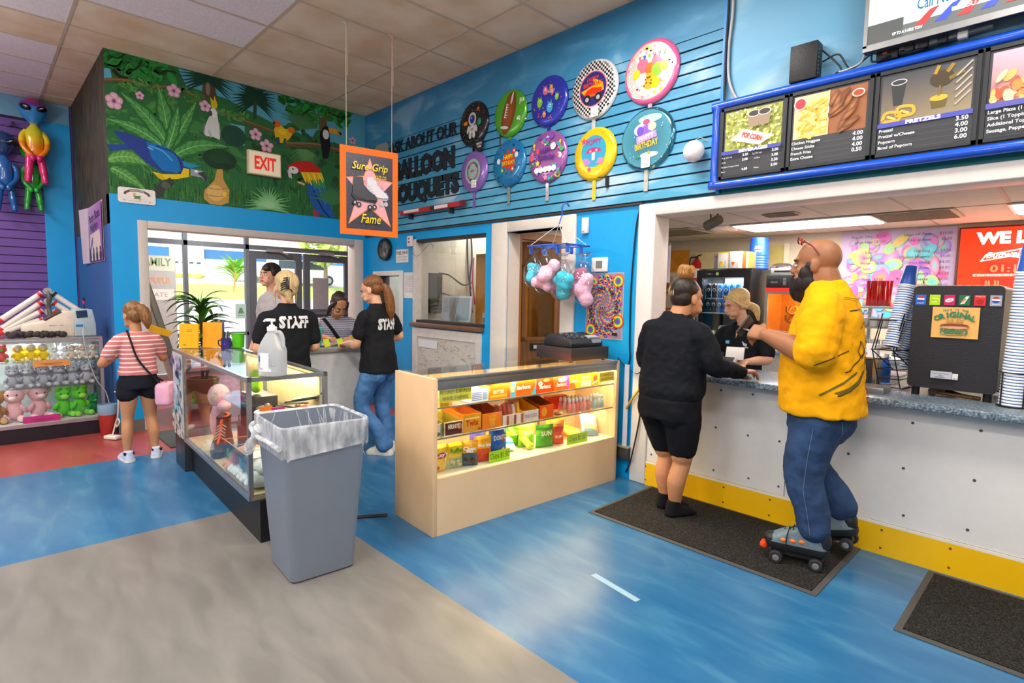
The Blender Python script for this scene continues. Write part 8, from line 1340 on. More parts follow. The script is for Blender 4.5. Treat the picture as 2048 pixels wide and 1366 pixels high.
b=B();torso(b,[(.715,.145,.108,0),(.80,.130,.098,0),(.92,.130,.094,0),(1.01,.135,.083,0),(1.055,.09,.06,0),(1.075,.052,.045,.0)]);sleeve(b,shL,elL,.62,.050,.050);sleeve(b,shR,elR,.62,.050,.050);fuse(b,'striped_shirt',stripes(ST_,'#cc7674','#f0dcd8',.036,.72),t,.008,4,.012)
b=B();torso(b,[(.60,.135,.105,0),(.70,.132,.10,0),(.74,.125,.095,0)]);[limb(b,[(k*.07,0,.64),(k*.08,.005,.56)],[.086,.083]) for k in (-1,1)];fuse(b,'shorts',shade('#1d1f26'),t,.009,3,.008)
b=B();b.T=hm;b.ell((0,-.025,.045),(.084,.10,.085),16,10);b.ell((0,-.06,-.01),(.078,.062,.07),14,9);b.T=Matrix();limb(b,[hm @ V((0,-.105,.045)),hm @ V((.01,-.16,.01)),hm @ V((.03,-.15,-.09)),hm @ V((.04,-.12,-.15))],[.024,.045,.04,.012]);fuse(b,'hair',hairmat('#4f2f18','#a8743e','girl_hair'),t,.007,2)
for k in (-1,1):s=shoe_(t,(k*.10,-.045),-k*.1-.2*(k>0),'#c4cbe2',.215);b=B();b.T=Matrix.Translation((k*.10,-.045,.0));b.box(0,-.025,.07,.074,.03,.02,col='#1d1d24');b.build('heel_strap',PRINT,s)
b=B();b.tube(spl([(-.07,-.02,1.085),(-.06,-.085,1.0),(-.02,-.11,.85),(.08,-.115,.70),(.16,-.10,.60)],5),.008);b.tube(spl([(-.07,-.02,1.085),(-.05,.07,1.0),(.0,.115,.85),(.12,.10,.7),(.20,.0,.62)],5),.008);tag(b.build('shoulder_strap',shade('#2c2226'),smooth=60),'x','x');bg_=COL.objects[-1] if 0 else None
o=[q for q in bpy.data.objects if q.name=='shoulder_strap'][0];del o['label'];del o['category']
p_=thing('mini_backpack','small pink heart-print bag on the hip of the girl in stripes','bag',(1.15,-2.545,.47),R(-30));o.parent=p_;o.matrix_parent_inverse=p_.matrix_basis.inverted() @ t.matrix_basis
b=B();b.rings([[V((x,y,z)) for x,z in rrect(.105-.012*(abs(y) >.04),.095-.012*(abs(y) >.04),.035,5,0,.075)] for y in (-.055,-.04,.04,.055)]);b.build('pouch',M('#eaaac4',.6),p_,smooth=60);a=Art((0,-.0555,.075),(1,0,0),(0,0,1));q=random.Random(1);[a.el(q.uniform(-.05,.05),q.uniform(-.05,.05),.007,.007,'#d83a6a',n=8) for i in range(12)];a.line([(-.05,-.01),(0,.02),(.05,.01)],.005,'#8a6a50');a.build('print',PRINT,p_);b=B();b.tube(spl([(-.03,0,.148),(0,0,.175),(.03,0,.148)],4),.005);b.build('handle',M('#c89a5a',.4,metal=.6),p_)
b=B();b.box(0,0,0,.17,.002,.06,rot=(.2,.35,0));tag(b.build('paper_slip',M('#eab41a',.6)),'yellow paper slip held up by the girl in stripes','paper').location=(.86,-2.515,1.06);bpy.data.objects['paper_slip'].rotation_euler=(0,0,R(80))
# 2 boy in a grey shirt
t=thing('person','dark-haired boy in a light grey shirt beyond the front desk','person',(.78,-1.50,0),R(192));hm=headm((0,.03,1.585),(R(4),0,R(10)),1.0);b=B();head(b,hm);limb(b,[(0,-.01,1.38),(0,.01,1.52)],[.06,.056]);torso(b,[(.85,.15,.10,0),(1.0,.13,.09,0),(1.3,.15,.09,0),(1.40,.06,.05,0)])
for k in (-1,1):e,w=(k*.25,-.02,1.06),(k*.24,.10,.82);arm(b,(k*.185,-.01,1.335),e,w,(.045,.038,.033,.024));hand(b,w,(0,.3,-1),(k,0,0),1 if k<0 else -1,.4);limb(b,[(k*.09,0,.86),(k*.10,.01,.47),(k*.10,0,.08)],[.085,.06,.04])
fuse(b,'body',SKL,t,.0065);face(t,None,hm,'#2a1a12','#1d1412','#c07a70');b=B();torso(b,[(.78,.18,.125,0),(1.0,.165,.115,0),(1.25,.185,.115,0),(1.36,.16,.095,0),(1.405,.09,.07,0),(1.425,.062,.058,0)])
for k in (-1,1):sleeve(b,(k*.18,-.01,1.33),(k*.245,-.02,1.06),.62,.060,.060)
fuse(b,'shirt',shade('#b9b2b2'),t,.009,5,.015);b=B();torso(b,[(.74,.16,.12,0),(.86,.16,.115,0)]);[limb(b,[(k*.09,0,.8),(k*.10,.01,.47),(k*.10,0,.08)],[.10,.08,.07]) for k in (-1,1)];fuse(b,'trousers',shade('#3a3f4a'),t,.01,3,.015);[shoe_(t,(k*.10,-.04),0,'#3a3a3e') for k in (-1,1)]
b=B();b.T=hm;b.ell((0,-.025,.055),(.086,.10,.082),16,10);b.ell((0,-.055,.0),(.082,.07,.075),14,9);[b.ell((.012*i-.045,.066-.002*i*i*.3,.066-.004*(i%3)),(.022,.030,.034),8,6,rot=(.5,0,.3)) for i in range(8)];[b.ell((k*.076,.015,.03),(.016,.03,.045),8,6) for k in (-1,1)];fuse(b,'hair',hairmat('#17100e','#3f2a20','boy_hair'),t,.007,1)
# 3 blonde staff, 5 ponytail staff
def staff_back(a,n):a.k=1;a.line
def staff_text(t,sh,w=.235,z=1.20,h=.085,off=0):
    a=Art((off,0,z),(1,0,0),(0,0,1));wrap(sh)(a);a.text('STAFF',0,0,h,'#dcdada',bold=.06,fit=w);a.build('lettering',PAINT,t)
t=thing('person','blonde staff member with a black hair claw, seen from behind at the front desk','person',(2.04,-1.86,0),R(90));hm=headm((.0,.03,1.465),(R(-14),0,R(-8)),.98);b=B();head(b,hm);limb(b,[(0,-.01,1.27),(0,.01,1.40)],[.052,.048]);torso(b,[(.80,.14,.10,0),(1.0,.12,.09,0),(1.2,.14,.09,0),(1.29,.05,.05,0)])
AR=[((-.185,-.01,1.225),(-.235,.0,.99),(-.19,.16,.965)),((.185,-.01,1.225),(.225,-.005,.97),(.16,.14,.965))]
for i,(s_,e,w) in enumerate(AR):arm(b,s_,e,w,(.048,.042,.035,.025));hand(b,w,(.3*(1-2*i),.9,-.1),(0,.1,1),1 if i==0 else -1,.4,.9)
for k in (-1,1):limb(b,[(k*.085,0,.78),(k*.09,.015,.44),(k*.09,0,.08)],[.085,.06,.036])
fuse(b,'body',SKL,t,.0065);b=B();torso(b,[(.74,.185,.13,0),(.90,.17,.12,0),(1.05,.175,.12,0),(1.2,.20,.115,0),(1.265,.15,.09,0),(1.30,.08,.07,0),(1.335,.064,.062,.005)])
for s_,e,w in AR:sleeve(b,s_,e,.72,.060,.062)
sh=fuse(b,'polo_shirt',BLKC,t,.009,5,.018);staff_text(t,sh,.24,1.145,.085,.01);b=B();torso(b,[(.70,.17,.12,0),(.80,.165,.118,0)]);[limb(b,[(k*.085,0,.74),(k*.09,.015,.44),(k*.09,0,.09)],[.10,.075,.06]) for k in (-1,1)];fuse(b,'trousers',shade('#23252c'),t,.01,3,.012);[shoe_(t,(k*.09,-.05),0,'#2a2a2e',.24) for k in (-1,1)]
b=B();b.T=hm;b.ell((0,-.03,.048),(.088,.105,.088),18,11);b.ell((0,-.06,-.015),(.084,.07,.085),16,10);b.ell((.0,-.125,-.005),(.030,.03,.085),12,9,rot=(.1,.15,0));b.ell((-.03,-.10,.03),(.05,.045,.06),12,8);b.ell((.04,-.10,.02),(.045,.045,.07),12,8);[limb(b,[(k*.08,.02,0),(k*.086,.03,-.08),(k*.075,.03,-.15)],[.010,.008,.003]) for k in (-1,1)];limb(b,[(-.01,-.10,-.08),(-.01,-.09,-.135)],[.03,.02]);fuse(b,'hair',hairmat('#a8814e','#e8cf9a','blonde_hair'),t,.007,1)
b=B();b.T=hm @ Matrix.Translation((-.02,-.150,-.005)) @ Matrix.Rotation(.1,4,'Y');b.box(0,0,0,.022,.02,.10);[b.tube([(s*.008,0,-.045+i*.018),(s*.03,.012,-.05+i*.018),(s*.045,.035,-.06+i*.018)],.005,6) for s in (-1,1) for i in range(6)];b.build('hair_claw',M('#15151a',.25),t,bevel=.002)
t=thing('person','staff member with a long brown ponytail and jeans standing at the front desk','person',(2.20,-1.13,0),R(112));hm=headm((-.02,.05,1.455),(R(-22),0,R(14)),.96);b=B();head(b,hm,.95);limb(b,[(0,-.01,1.27),(-.01,.02,1.40)],[.05,.045]);torso(b,[(.80,.135,.10,0),(1.0,.115,.085,0),(1.2,.14,.085,0),(1.29,.05,.05,0)])
AR=[((-.175,.01,1.235),(-.20,.07,.99),(-.10,.27,.975)),((.175,-.01,1.235),(.255,-.055,1.04),(.24,.12,.985))]
for i,(s_,e,w) in enumerate(AR):arm(b,s_,e,w,(.045,.039,.033,.023));hand(b,w,((.5,.85,-.1) if i==0 else (-.5,.7,-.2)),(0,.1,1),1 if i==0 else -1,.45,.88)
LG=[[(-.085,0,.80),(-.10,.09,.44),(-.02,-.09,.14)],[(.085,0,.80),(.09,.02,.44),(.10,-.02,.09)]]
for L in LG:limb(b,L,[.08,.055,.034])
fuse(b,'body',SKL,t,.0065);face(t,None,hm,'#3a2a1c','#5a3a24','#c8807a',0,.6)
b=B();torso(b,[(.735,.178,.15,-.015),(.85,.172,.138,-.012),(1.02,.158,.115,0),(1.2,.185,.112,0),(1.27,.14,.085,0),(1.305,.078,.066,0),(1.34,.06,.058,.005)])
for s_,e,w in AR:sleeve(b,s_,e,.66,.058,.060)
sh=fuse(b,'polo_shirt',BLKC,t,.009,5,.016);staff_text(t,sh,.235,1.12,.085)
b=B();torso(b,[(.74,.165,.13,-.01),(.82,.155,.12,-.01)]);b.ell((-.075,-.05,.72),(.085,.085,.09));b.ell((.075,-.05,.72),(.085,.085,.09));limb(b,[(-.08,0,.73),(-.10,.10,.43),(-.045,-.04,.22),(-.02,-.09,.09)],[.098,.070,.060,.078]);limb(b,[(.08,0,.73),(.085,.02,.44),(.095,-.01,.25),(.10,-.02,.06)],[.098,.070,.062,.085]);jn=fuse(b,'jeans',M('#4a78ac',.85,var=.22,scale=14,bump=.15),t,.009,4,.016)
a=Art((-.085,0,.70),(1,0,0),(0,0,1));wrap(jn)(a);a.line(fine([(-.055,.07),(-.05,-.045),(0,-.065),(.05,-.045),(.055,.07)]),.003,'#7f9cbc');a.line(fine([(-.055,.055),(.055,.055)]),.003,'#a8c0d8');a.build('pocket_stitching',PAINT,jn)
shoe_(t,(-.02,-.10),R(15),'#e6dfd2',.24);shoe_(t,(.10,-.05),R(-10),'#e6dfd2',.24)
b=B();b.T=hm;b.ell((0,-.034,.050),(.083,.097,.082),18,11);b.ell((0,-.05,0),(.077,.065,.07),14,9);b.T=Matrix();limb(b,[hm @ V((0,-.10,.01)),hm @ V((.005,-.135,-.03)),hm @ V((.02,-.125,-.13)),hm @ V((.03,-.09,-.24)),hm @ V((.035,-.06,-.32))],[.024,.036,.044,.042,.014]);fuse(b,'hair',hairmat('#4a2a14','#9a6230','ponytail_hair'),t,.007,1);b=B();b.T=hm;b.lathe([(.025,-.008),(.032,0),(.025,.008)],(0,-.118,.003),14,axis=(0,1,.1));b.build('hair_tie',M('#3a2a24',.6),t,smooth=60)
# 4 woman with glasses
t=thing('person','woman with glasses in a striped shirt bending over the front desk','person',(.93,-.90,0),R(-112));hm=headm((-.02,.27,1.30),(R(-42),0,R(16)),.98);b=B();head(b,hm);limb(b,[(0,.10,1.15),(-.01,.22,1.25)],[.052,.048]);torso(b,[(.75,.15,.11,-.05),(.92,.14,.10,0),(1.10,.15,.09,.07),(1.17,.05,.05,.10)])
AR=[((-.18,.07,1.11),(-.25,.20,.97),(-.12,.42,.972)),((.18,.07,1.11),(.24,.22,.97),(.10,.42,.972))]
for i,(s_,e,w) in enumerate(AR):arm(b,s_,e,w,(.045,.04,.034,.025));hand(b,w,((.6,.8,-.05) if i==0 else (-.6,.8,-.05)),(0,.1,1),1 if i==0 else -1,.5,.9)
for k in (-1,1):limb(b,[(k*.09,-.05,.75),(k*.09,-.03,.42),(k*.09,-.05,.08)],[.09,.065,.038])
fuse(b,'body',SKT,t,.0065);face(t,None,hm,'#2a1a12','#2a1a16','#c07068',0,.5);b=B();torso(b,[(.70,.19,.14,-.06),(.90,.175,.13,0),(1.05,.185,.12,.06),(1.13,.15,.09,.08),(1.175,.075,.066,.10)])
for s_,e,w in AR:sleeve(b,s_,e,.95,.058,.050)
ST2=bpy.data.materials.new('grey_striped_cloth');ST2.use_nodes=True;sh=fuse(b,'striped_shirt',stripes(ST2,'#b4b2c0','#6f6c80',.022,.62),t,.009,5,.012);b=B();torso(b,[(.68,.17,.13,-.06),(.78,.165,.125,-.05)]);[limb(b,[(k*.09,-.05,.72),(k*.09,-.03,.42),(k*.09,-.05,.08)],[.105,.08,.065]) for k in (-1,1)];fuse(b,'trousers',shade('#2f333c'),t,.01,3);[shoe_(t,(k*.09,-.09),0,'#4a4a4e',.24) for k in (-1,1)]
a=Art((0,0,1.0),(-1,0,0),(0,0,1));wrap(sh)(a);a.line(fine([(-.13,.16),(-.05,.05),(.05,-.10),(.12,-.22)]),.035,'#1c1c22');a.build('bag_strap',FAB,t)
b=B();b.T=hm;b.ell((0,-.034,.050),(.083,.097,.082),18,11);b.ell((0,-.05,-.01),(.08,.065,.08),14,9);[limb(b,[(k*.066,.035,.06),(k*.085,.0,-.04),(k*.085,-.01,-.15)],[.018,.026,.015]) for k in (-1,1)];fuse(b,'hair',hairmat('#1c1412','#4a352c','dark_hair'),t,.007,1)
b=B();b.T=hm
for k in (-1,1):b.tube([(k*.033+.023*cos(i*.5236),.100,-.004+.017*sin(i*.5236)) for i in range(13)],.0016,5);b.tube([(k*.056,.098,.002),(k*.078,.01,.004)],.0018,5)
b.tube([(-.010,.101,0),(.010,.101,0)],.0016,5);b.build('glasses',M('#2a2426',.3,metal=.4),t)
# 6 woman in black
t=thing('person','woman in a black sweatshirt and black shorts with a high hair bun, back turned','person',(4.685,-.40,0),R(-8));hm=headm((.045,.065,1.435),(R(-8),0,R(-16)),1.03);b=B();head(b,hm,1.05);limb(b,[(.02,.0,1.30),(.035,.035,1.40)],[.066,.062]);torso(b,[(.72,.19,.15,-.01),(.95,.17,.13,0),(1.15,.18,.12,0),(1.27,.07,.06,0)])
AR=[((-.185,-.01,1.235),(-.235,.02,1.0),(-.14,.21,.975)),((.19,.0,1.235),(.27,.05,1.02),(.32,.28,.972))]
for i,(s_,e,w) in enumerate(AR):arm(b,s_,e,w,(.06,.052,.042,.028));hand(b,w,((.35,.9,-.05) if i==0 else (.35,.9,.05)),(0,.05,1),1 if i==0 else -1,.45,.95)
for k in (-1,1):limb(b,[(k*.10,-.01,.70),(k*.10+.016*(k<0),.04*(k<0),.45),(k*.095+(.0 if k>0 else .02),.01+(.06 if k<0 else 0),.36),(k*.085+(.0 if k>0 else .02),-.025+(.06 if k<0 else 0),.24),(k*.07+(0 if k>0 else .02),-.01+(.06 if k<0 else 0),.07)],[.10,.076,.058,.060,.036])
fuse(b,'body',SKT,t,.0065);b=B();torso(b,[(.785,.205,.16,-.015),(.84,.222,.172,-.015),(.95,.215,.165,0),(1.08,.205,.15,0),(1.18,.20,.135,0),(1.26,.165,.11,.0),(1.315,.105,.085,.01),(1.35,.075,.072,.02)])
for s_,e,w in AR:limb(b,[(s_[0] *.6,s_[1],s_[2] +.012),(s_[0] *.95,s_[1],s_[2] -.015),V(s_).lerp(V(e),.5),e,V(e).lerp(V(w),.6),V(e).lerp(V(w),.97)],[.06,.074,.076,.068,.054,.042])
fuse(b,'sweatshirt',shade('#16181e'),t,.009,5,.022);b=B();torso(b,[(.66,.205,.165,-.02),(.78,.208,.165,-.02),(.84,.19,.145,-.01)]);b.ell((-.085,-.085,.71),(.108,.092,.11));b.ell((.085,-.085,.71),(.108,.092,.11));[limb(b,[(k*.10,-.01,.68),(k*.10-.012*(k<0) *-1,.0+.02*(k<0),.56),(k*.098+.016*(k<0),.005+.04*(k<0),.47)],[.122,.108,.094]) for k in (-1,1)];fuse(b,'shorts',shade('#15151a'),t,.009,4,.008)
for x,y,r_ in ((.075,-.035,-20),(-.05,.035,-30)):b=B();b.T=Matrix.Translation((x,y,0)) @ Matrix.Rotation(R(r_),4,'Z');b.rings([[V((q_,u,z)) for q_,u in rrect(w,l,w*.95,5,0,.06+yo)] for z,w,l,yo in ((.012,.036,.108,0),(.03,.041,.115,0),(.055,.038,.09,-.02),(.085,.036,.05,-.055),(.115,.038,.042,-.058))]);fuse(b,'sock',shade('#17171b'),t,.007,3)
b=B();b.T=hm;b.ell((0,-.034,.050),(.083,.097,.082),18,11);b.ell((0,-.05,.0),(.08,.066,.075),14,9);fuse(b,'hair',hairmat('#14100e','#3a2a20','black_hair'),t,.007,1);b=B();b.T=hm;q=random.Random(4)
for i in range(22):u,v_=q.uniform(0,6.28),q.uniform(-.6,1);b.ell((.03*cos(u),-.045+.03*sin(u),.158+.028*v_),(.03,.028,.022),8,6,rot=(u,v_,0))
b.ell((0,-.045,.15),(.052,.05,.045),12,8);fuse(b,'hair_bun',hairmat('#7a4a22','#c08a4a','bun_hair'),t,.006,1);b=B();b.T=hm;[b.tube(spl([(-.03+.02*i,-.09-.008*(i%2),.10),(-.035+.022*i,-.121,.05),(-.03+.02*i,-.122,.0)],4),[.002] +[.005] *7+[.002],6) for i in range(3)];b.build('bleached_streak',M('#b89a5a',.5),t,smooth=60)
# 7 cashier
t=thing('person','blonde cashier in a black polo shirt looking down behind the snack counter','person',(4.60,.86,0),R(172));hm=headm((.05,.05,1.395),(R(-20),0,R(-30)),.98);b=B();head(b,hm,.93);limb(b,[(0,-.01,1.20),(.03,.02,1.33)],[.048,.045]);torso(b,[(.80,.13,.09,0),(1.0,.115,.085,0),(1.14,.14,.085,0),(1.22,.05,.05,0)])
AR=[((-.18,.0,1.165),(-.255,.06,.97),(-.22,.32,.962)),((.18,.0,1.165),(.22,.10,.98),(.06,.28,.965))]
for i,(s_,e,w) in enumerate(AR):arm(b,s_,e,w,(.043,.038,.033,.023));hand(b,w,((-.15,.95,-.1) if i==0 else (-.4,.85,-.1)),(0,.1,1),1 if i==0 else -1,.5,.88)
for k in (-1,1):limb(b,[(k*.085,0,.8),(k*.09,.01,.44),(k*.09,0,.08)],[.085,.06,.036])
fuse(b,'body',SKL,t,.006);face(t,None,hm,'#4a6a7a','#8a6a42','#c87a74',0,.5);b=B();torso(b,[(.74,.165,.12,0),(.90,.15,.11,0),(1.03,.16,.115,0),(1.13,.185,.11,0),(1.19,.135,.085,0),(1.225,.078,.066,0)])
for s_,e,w in AR:sleeve(b,s_,e,.74,.058,.060)
sh=fuse(b,'polo_shirt',BLKC,t,.009,5,.014);b=B();torso(b,[(.70,.155,.115,0),(.80,.15,.11,0)]);[limb(b,[(k*.085,0,.74),(k*.09,.01,.44),(k*.09,0,.08)],[.10,.075,.06]) for k in (-1,1)];fuse(b,'trousers',shade('#20222a'),t,.01,3);[shoe_(t,(k*.09,-.05),0,'#2a2a2e',.24) for k in (-1,1)]
b=B();[b.tube(spl([(k*.015,.088,1.13),(k*.05,.085,1.19),(k*.075,.03,1.235),(k*.04,-.05,1.255)],4),[.008,.018,.018,.016] +[.016] *9,8) for k in (-1,1)];fuse(b,'collar',BLKC,sh,.006,2);a=Art((0,0,1.07),(-1,0,0),(0,0,1));wrap(sh)(a);a.poly([(-.015,.115),(.0,.05),(.018,.115)],'#d89a78');a.rect(-.10,-.0,-.055,.03,'#3aa0d8');a.text('ANDY',-.078,.008,.012,'#e8f4fc',bold=.03,fit=.034)
for i in range(4):a.line(fine([(.055+.004*i,.03-.008*i),(.075,.015-.006*i),(.095,.008-.006*i)]),.004,'#dcdce0')
a.rect(.055,-.022,.105,-.016,'#c8c8cc');a.build('badge_print',PAINT,sh)
b=B();b.T=hm;b.ell((0,-.034,.050),(.083,.097,.082),18,11);b.ell((0,-.05,.0),(.078,.065,.072),14,9);[limb(b,[(k*.02,.066,.092),(k*.062,.045,.055),(k*.078,.005,.0),(k*.066,-.04,-.04)],[.010,.013,.012,.01]) for k in (-1,1)];limb(b,[(.072,.03,-.01),(.07,.04,-.08),(.064,.045,-.12)],[.006,.005,.003]);b.T=Matrix();limb(b,[hm @ V((0,-.10,-.04)),hm @ V((-.02,-.14,-.09)),hm @ V((-.03,-.13,-.18))],[.03,.034,.012]);fuse(b,'hair',hairmat('#c89a58','#f4d898','cashier_hair'),t,.0065,1)
# 8 man on roller skates
t=thing('person','bald bearded man in a yellow T-shirt and jeans standing on roller skates','person',(5.575,-.38,0),R(100));hm=headm((0,.065,1.635),(R(-4),0,R(-4)),1.13);b=B();head(b,hm,1.08);limb(b,[(0,-.02,1.42),(0,.03,1.57)],[.088,.082]);torso(b,[(.85,.20,.16,0),(1.1,.20,.17,0),(1.35,.20,.13,0),(1.46,.08,.08,0)])
AR=[((-.225,-.01,1.41),(-.295,.01,1.165),(-.15,.27,1.245)),((.225,-.01,1.41),(.27,.04,1.15),(.05,.29,1.235))]
for i,(s_,e,w) in enumerate(AR):arm(b,s_,e,w,(.075,.068,.055,.034));hand(b,w,((.35,.85,.2) if i==0 else (-.5,.8,.1)),((-.8,.1,.5) if i==0 else (.5,0,.8)),1 if i==0 else -1,.8,1.08)
LG=[[(-.11,0,.86),(-.12,.045,.50),(-.125,-.02,.22)],[(.11,0,.86),(.115,.05,.52),(.125,-.13,.27)]]
for L in LG:limb(b,L,[.11,.075,.045])
fuse(b,'body',SKB,t,.0068);face(t,None,hm,'#20120c','#1a1210','#8a4a42')
b=B();torso(b,[(.835,.25,.205,-.01),(.92,.248,.205,.0),(1.08,.245,.20,.01),(1.22,.243,.185,.0),(1.36,.235,.155,-.01),(1.45,.185,.125,-.01),(1.51,.115,.105,0),(1.545,.092,.092,.012)])
for s_,e,w in AR:limb(b,[(s_[0] *.6,s_[1],s_[2] +.01),(s_[0] *.95,s_[1],s_[2] -.02),V(s_).lerp(V(e),.5),V(s_).lerp(V(e),.92)],[.08,.098,.104,.102])
sh=fuse(b,'tshirt',M('#f5aa08',.85,var=.05,scale=20,bump=.08,spec=.2),t,.010,5,.024)
a=Art((0,0,1.1),(1,0,0),(0,0,1));wrap(sh)(a);IK='#3a2408'
a.line(fine([(-.20,-.02),(-.08,.08),(.02,.13),(.09,.16)]),.006,IK);a.line(fine([(-.235,-.13),(-.12,-.055),(-.02,.01),(.06,.045)]),.020,'#6a5a14',.012);a.line(fine([(-.235,-.14),(-.12,-.067),(-.02,-.004),(.06,.033)]),.005,IK);a.line(fine([(-.10,.20),(.0,.235),(.06,.21)]),.005,IK);a.line(fine([(-.16,.29),(-.05,.30),(.05,.26),(.08,.2)]),.005,IK);a.line(fine([(-.13,.09),(-.11,.14),(-.08,.10),(-.10,.05),(-.13,.09)]),.006,IK);a.line(fine([(-.06,.14),(.0,.15),(.03,.11),(.08,.12)]),.006,IK)
q=random.Random(5);x,y=.08,.30
for i in range(26):x2,y2=x+q.uniform(-.03,.03),y-.013;a.line(fine([(x,y),(x2,y2),(x2+q.uniform(-.03,.03),y2+.012)]),.004,IK);x,y=min(max(x2,.05),.13),y2
for x,y in ((.10,.17),(.12,.12),(.09,.06)):a.el(x,y,.012,.010,'#2f8a2a',n=8)
a.text('HUMANITY',.08,-.17,.03,'#d8401c',bold=.03,fit=.16,rot=.3);a.line(fine([(-.17,.36),(-.05,.345),(.06,.36)]),.004,IK);a.build('shirt_print',PAINT,sh)
a=Art((0,0,1.1),(0,-1,0),(0,0,1));wrap(sh)(a);a.line(fine([(.02,-.14),(.12,-.07),(.17,-.02)]),.010,'#6a5a14');a.line(fine([(.0,.02),(.06,.05),(.13,.09)]),.005,IK);a.build('side_print',PAINT,sh)
JN=M('#274064',.85,var=.28,scale=12,bump=.2);b=B();torso(b,[(.68,.15,.12,0),(.76,.205,.165,-.005),(.90,.20,.165,-.01)]);limb(b,[(-.105,0,.80),(-.12,.045,.52),(-.128,.0,.34),(-.128,-.02,.225)],[.132,.102,.088,.083]);limb(b,[(.105,-.01,.80),(.115,.05,.52),(.125,-.06,.38),(.126,-.125,.29)],[.132,.102,.086,.082]);jn=fuse(b,'jeans',JN,t,.009,4,.016)
a=Art((-.10,0,.72),(1,0,0),(0,0,1));wrap(jn)(a);a.line(fine([(-.06,.10),(-.055,-.04),(0,-.06),(.055,-.04),(.06,.10)]),.003,'#5f7896');a.build('pocket_stitching',PAINT,jn);a=Art((0,0,.5),(0,-1,0),(0,0,1));wrap(jn)(a);a.line(fine([(.0,.28),(-.02,.1),(-.03,-.05),(.0,-.2),(.015,-.29)]),.003,'#566f8e');a.build('side_seam',PAINT,jn)
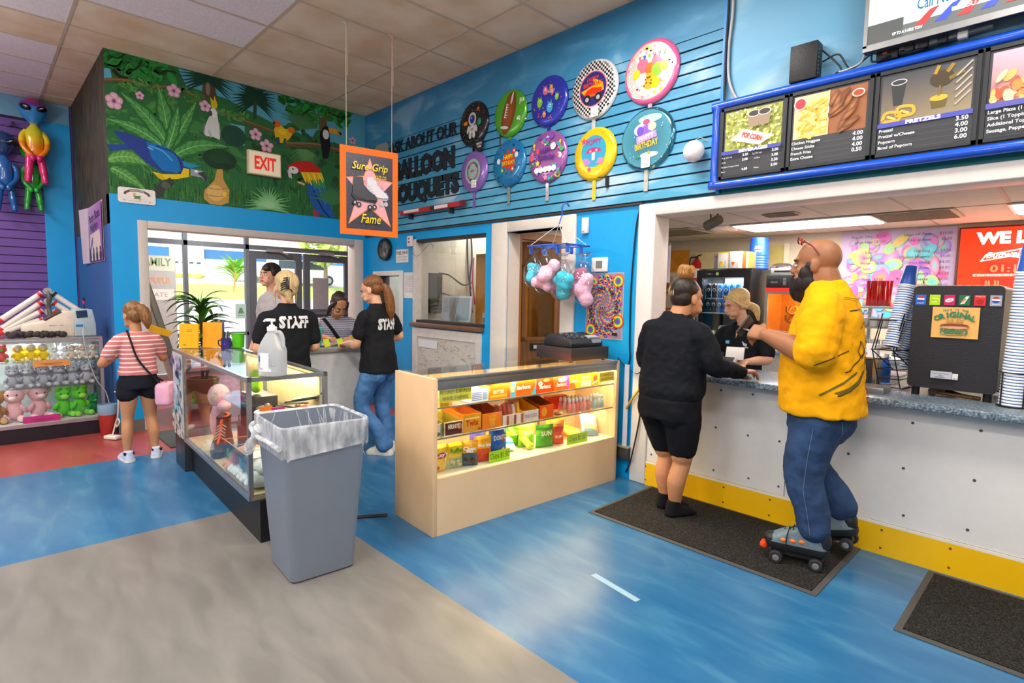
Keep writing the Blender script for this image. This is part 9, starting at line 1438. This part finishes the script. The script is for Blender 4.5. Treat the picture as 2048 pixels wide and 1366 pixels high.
def skate(x,y,rz,pitch,lift):
    m=Matrix.Translation((x,y,lift)) @ Matrix.Rotation(R(rz),4,'Z') @ Matrix.Rotation(R(pitch),4,'X');b=B();b.T=m
    b.rings([[V((q_,u,z)) for q_,u in rrect(w,l,w*.9,6,0,yo)] for z,w,l,yo in ((.085,.046,.145,0),(.105,.052,.152,0),(.135,.051,.140,-.006),(.165,.046,.115,-.028),(.19,.043,.085,-.055),(.225,.043,.066,-.074),(.265,.046,.062,-.078),(.27,.038,.054,-.078))]);s=fuse(b,'skate',M('#6b7c84',.5,var=.15,bump=.1,scale=60),t,.006,2)
    b=B();b.T=m;b.rings([[V((q_,u,z)) for q_,u in rrect(w,l,w*.9,6,0,0)] for z,w,l in ((.07,.046,.148),(.088,.054,.156),(.108,.055,.157))]);b.ell((0,.12,.115),(.048,.045,.032),12,8);b.ell((0,-.125,.15),(.05,.04,.065),12,8);b.box(0,0,.055,.05,.24,.03);[b.box(0,k*.095,.045,.10,.025,.022) for k in (-1,1)];b.build('plate',M('#222327',.5),s,smooth=50)
    for k in (-1,1):
        for w in (-1,1):b=B();b.T=m;b.lathe([(.012,-.017),(.029,-.017),(.033,-.010),(.033,.010),(.029,.017),(.012,.017)],(w*.062,k*.095,.033),20,axis=(1,0,0));b.build('wheel',M('#2d2d30',.5),s,smooth=40);b=B();b.T=m;b.lathe([(.017,-.019),(.015,-.0195),(.006,-.0195),(.006,.0195),(.015,.0195),(.017,.019)],(w*.062,k*.095,.033),14,axis=(1,0,0));b.build('wheel_hub',M('#b8babc',.3,metal=.7),s,smooth=40)
    b=B();b.T=m;b.lathe([(.020,0),(.024,.012),(.02,.035)],(0,.165,.05),14,axis=(0,-.35,1));b.build('toe_stop',M('#f0481a',.5),s,smooth=50);b=B();b.T=m;[b.tube([(-.034,.085-.022*i,.150+.013*i),(0,.082-.022*i,.164+.014*i),(.034,.085-.022*i,.150+.013*i)],.0035,5) for i in range(5)];b.tube(spl([(-.02,-.0,.215),(-.05,.04,.19),(-.06,.05,.10),(-.055,.04,.06)],4),.003,5);b.build('laces',M('#15151a',.7),s)
    b=B();b.T=m
    for w in (-1,1):[b.ell((w*.050,.065-.045*i,.128+.004*i),(.006,.016,.011),10,6) for i in range(3)]
    b.build('orange_dots',M('#f07a2a',.5),s,smooth=60)
skate(-.128,.055,6,0,.0115);skate(.125,-.09,-8,-17,.048)
b=B();b.T=hm;n=18
for (u,v_,w_,h_) in ((0,.075,.05,.055),(-.03,.055,.036,.06),(.03,.055,.036,.06),(-.048,.025,.024,.055),(.048,.025,.024,.055),(0,.085,.038,.07)):b.ell((u,v_,-.085-(.02 if u==0 else 0)),(w_,.038,h_),12,9)
b.ell((0,.062,-.135),(.05,.04,.05),12,8);[b.ell((k*.056,.03,-.045),(.015,.036,.042),10,7) for k in (-1,1)];[b.ell((k*.062,.016,-.012),(.009,.02,.03),8,6) for k in (-1,1)];[b.tube([(k*.005,.101,-.047),(k*.028,.092,-.06)],[.006,.006],6) for k in (-1,1)];fuse(b,'beard',hairmat('#0f0c0c','#2c201c','beard_hair'),t,.006,1)
t2=thing('sunglasses','dark sunglasses with red arms pushed up on the bald head','sunglasses',t.matrix_basis @ hm @ V((0,.055,.105)),R(96));b=B();[b.rings([[V((k*.036+.03*cos(i*.45),.012+y,.012+.02*sin(i*.45))) for i in range(14)] for y in (-.003,.003)]) for k in (-1,1)];b.tube([(-.07,.01,.02),(0,.018,.024),(.07,.01,.02)],.004,6);b.build('lenses',M('#26221f',.15),t2,smooth=50);b=B();[b.tube(spl([(k*.072,.01,.018),(k*.088,-.06,-.02),(k*.089,-.10,-.07)],4),.0035,6) for k in (-1,1)];b.build('temple_arm',M('#7a1f26',.3),t2)
t3=thing('wallet','dark open wallet held in both hands of the bearded man','wallet',t.matrix_basis @ V((-.045,.405,1.285)),R(100));b=B();b.box(0,0,0,.10,.012,.12,rot=(.5,.3,0));b.build('cover',M('#3f3630',.6),t3,bevel=.003);b=B();b.box(.03,-.03,-.03,.10,.08,.008,rot=(.3,.1,0));b.build('phone_edge',M('#8d9094',.3,metal=.5),t3,bevel=.002)
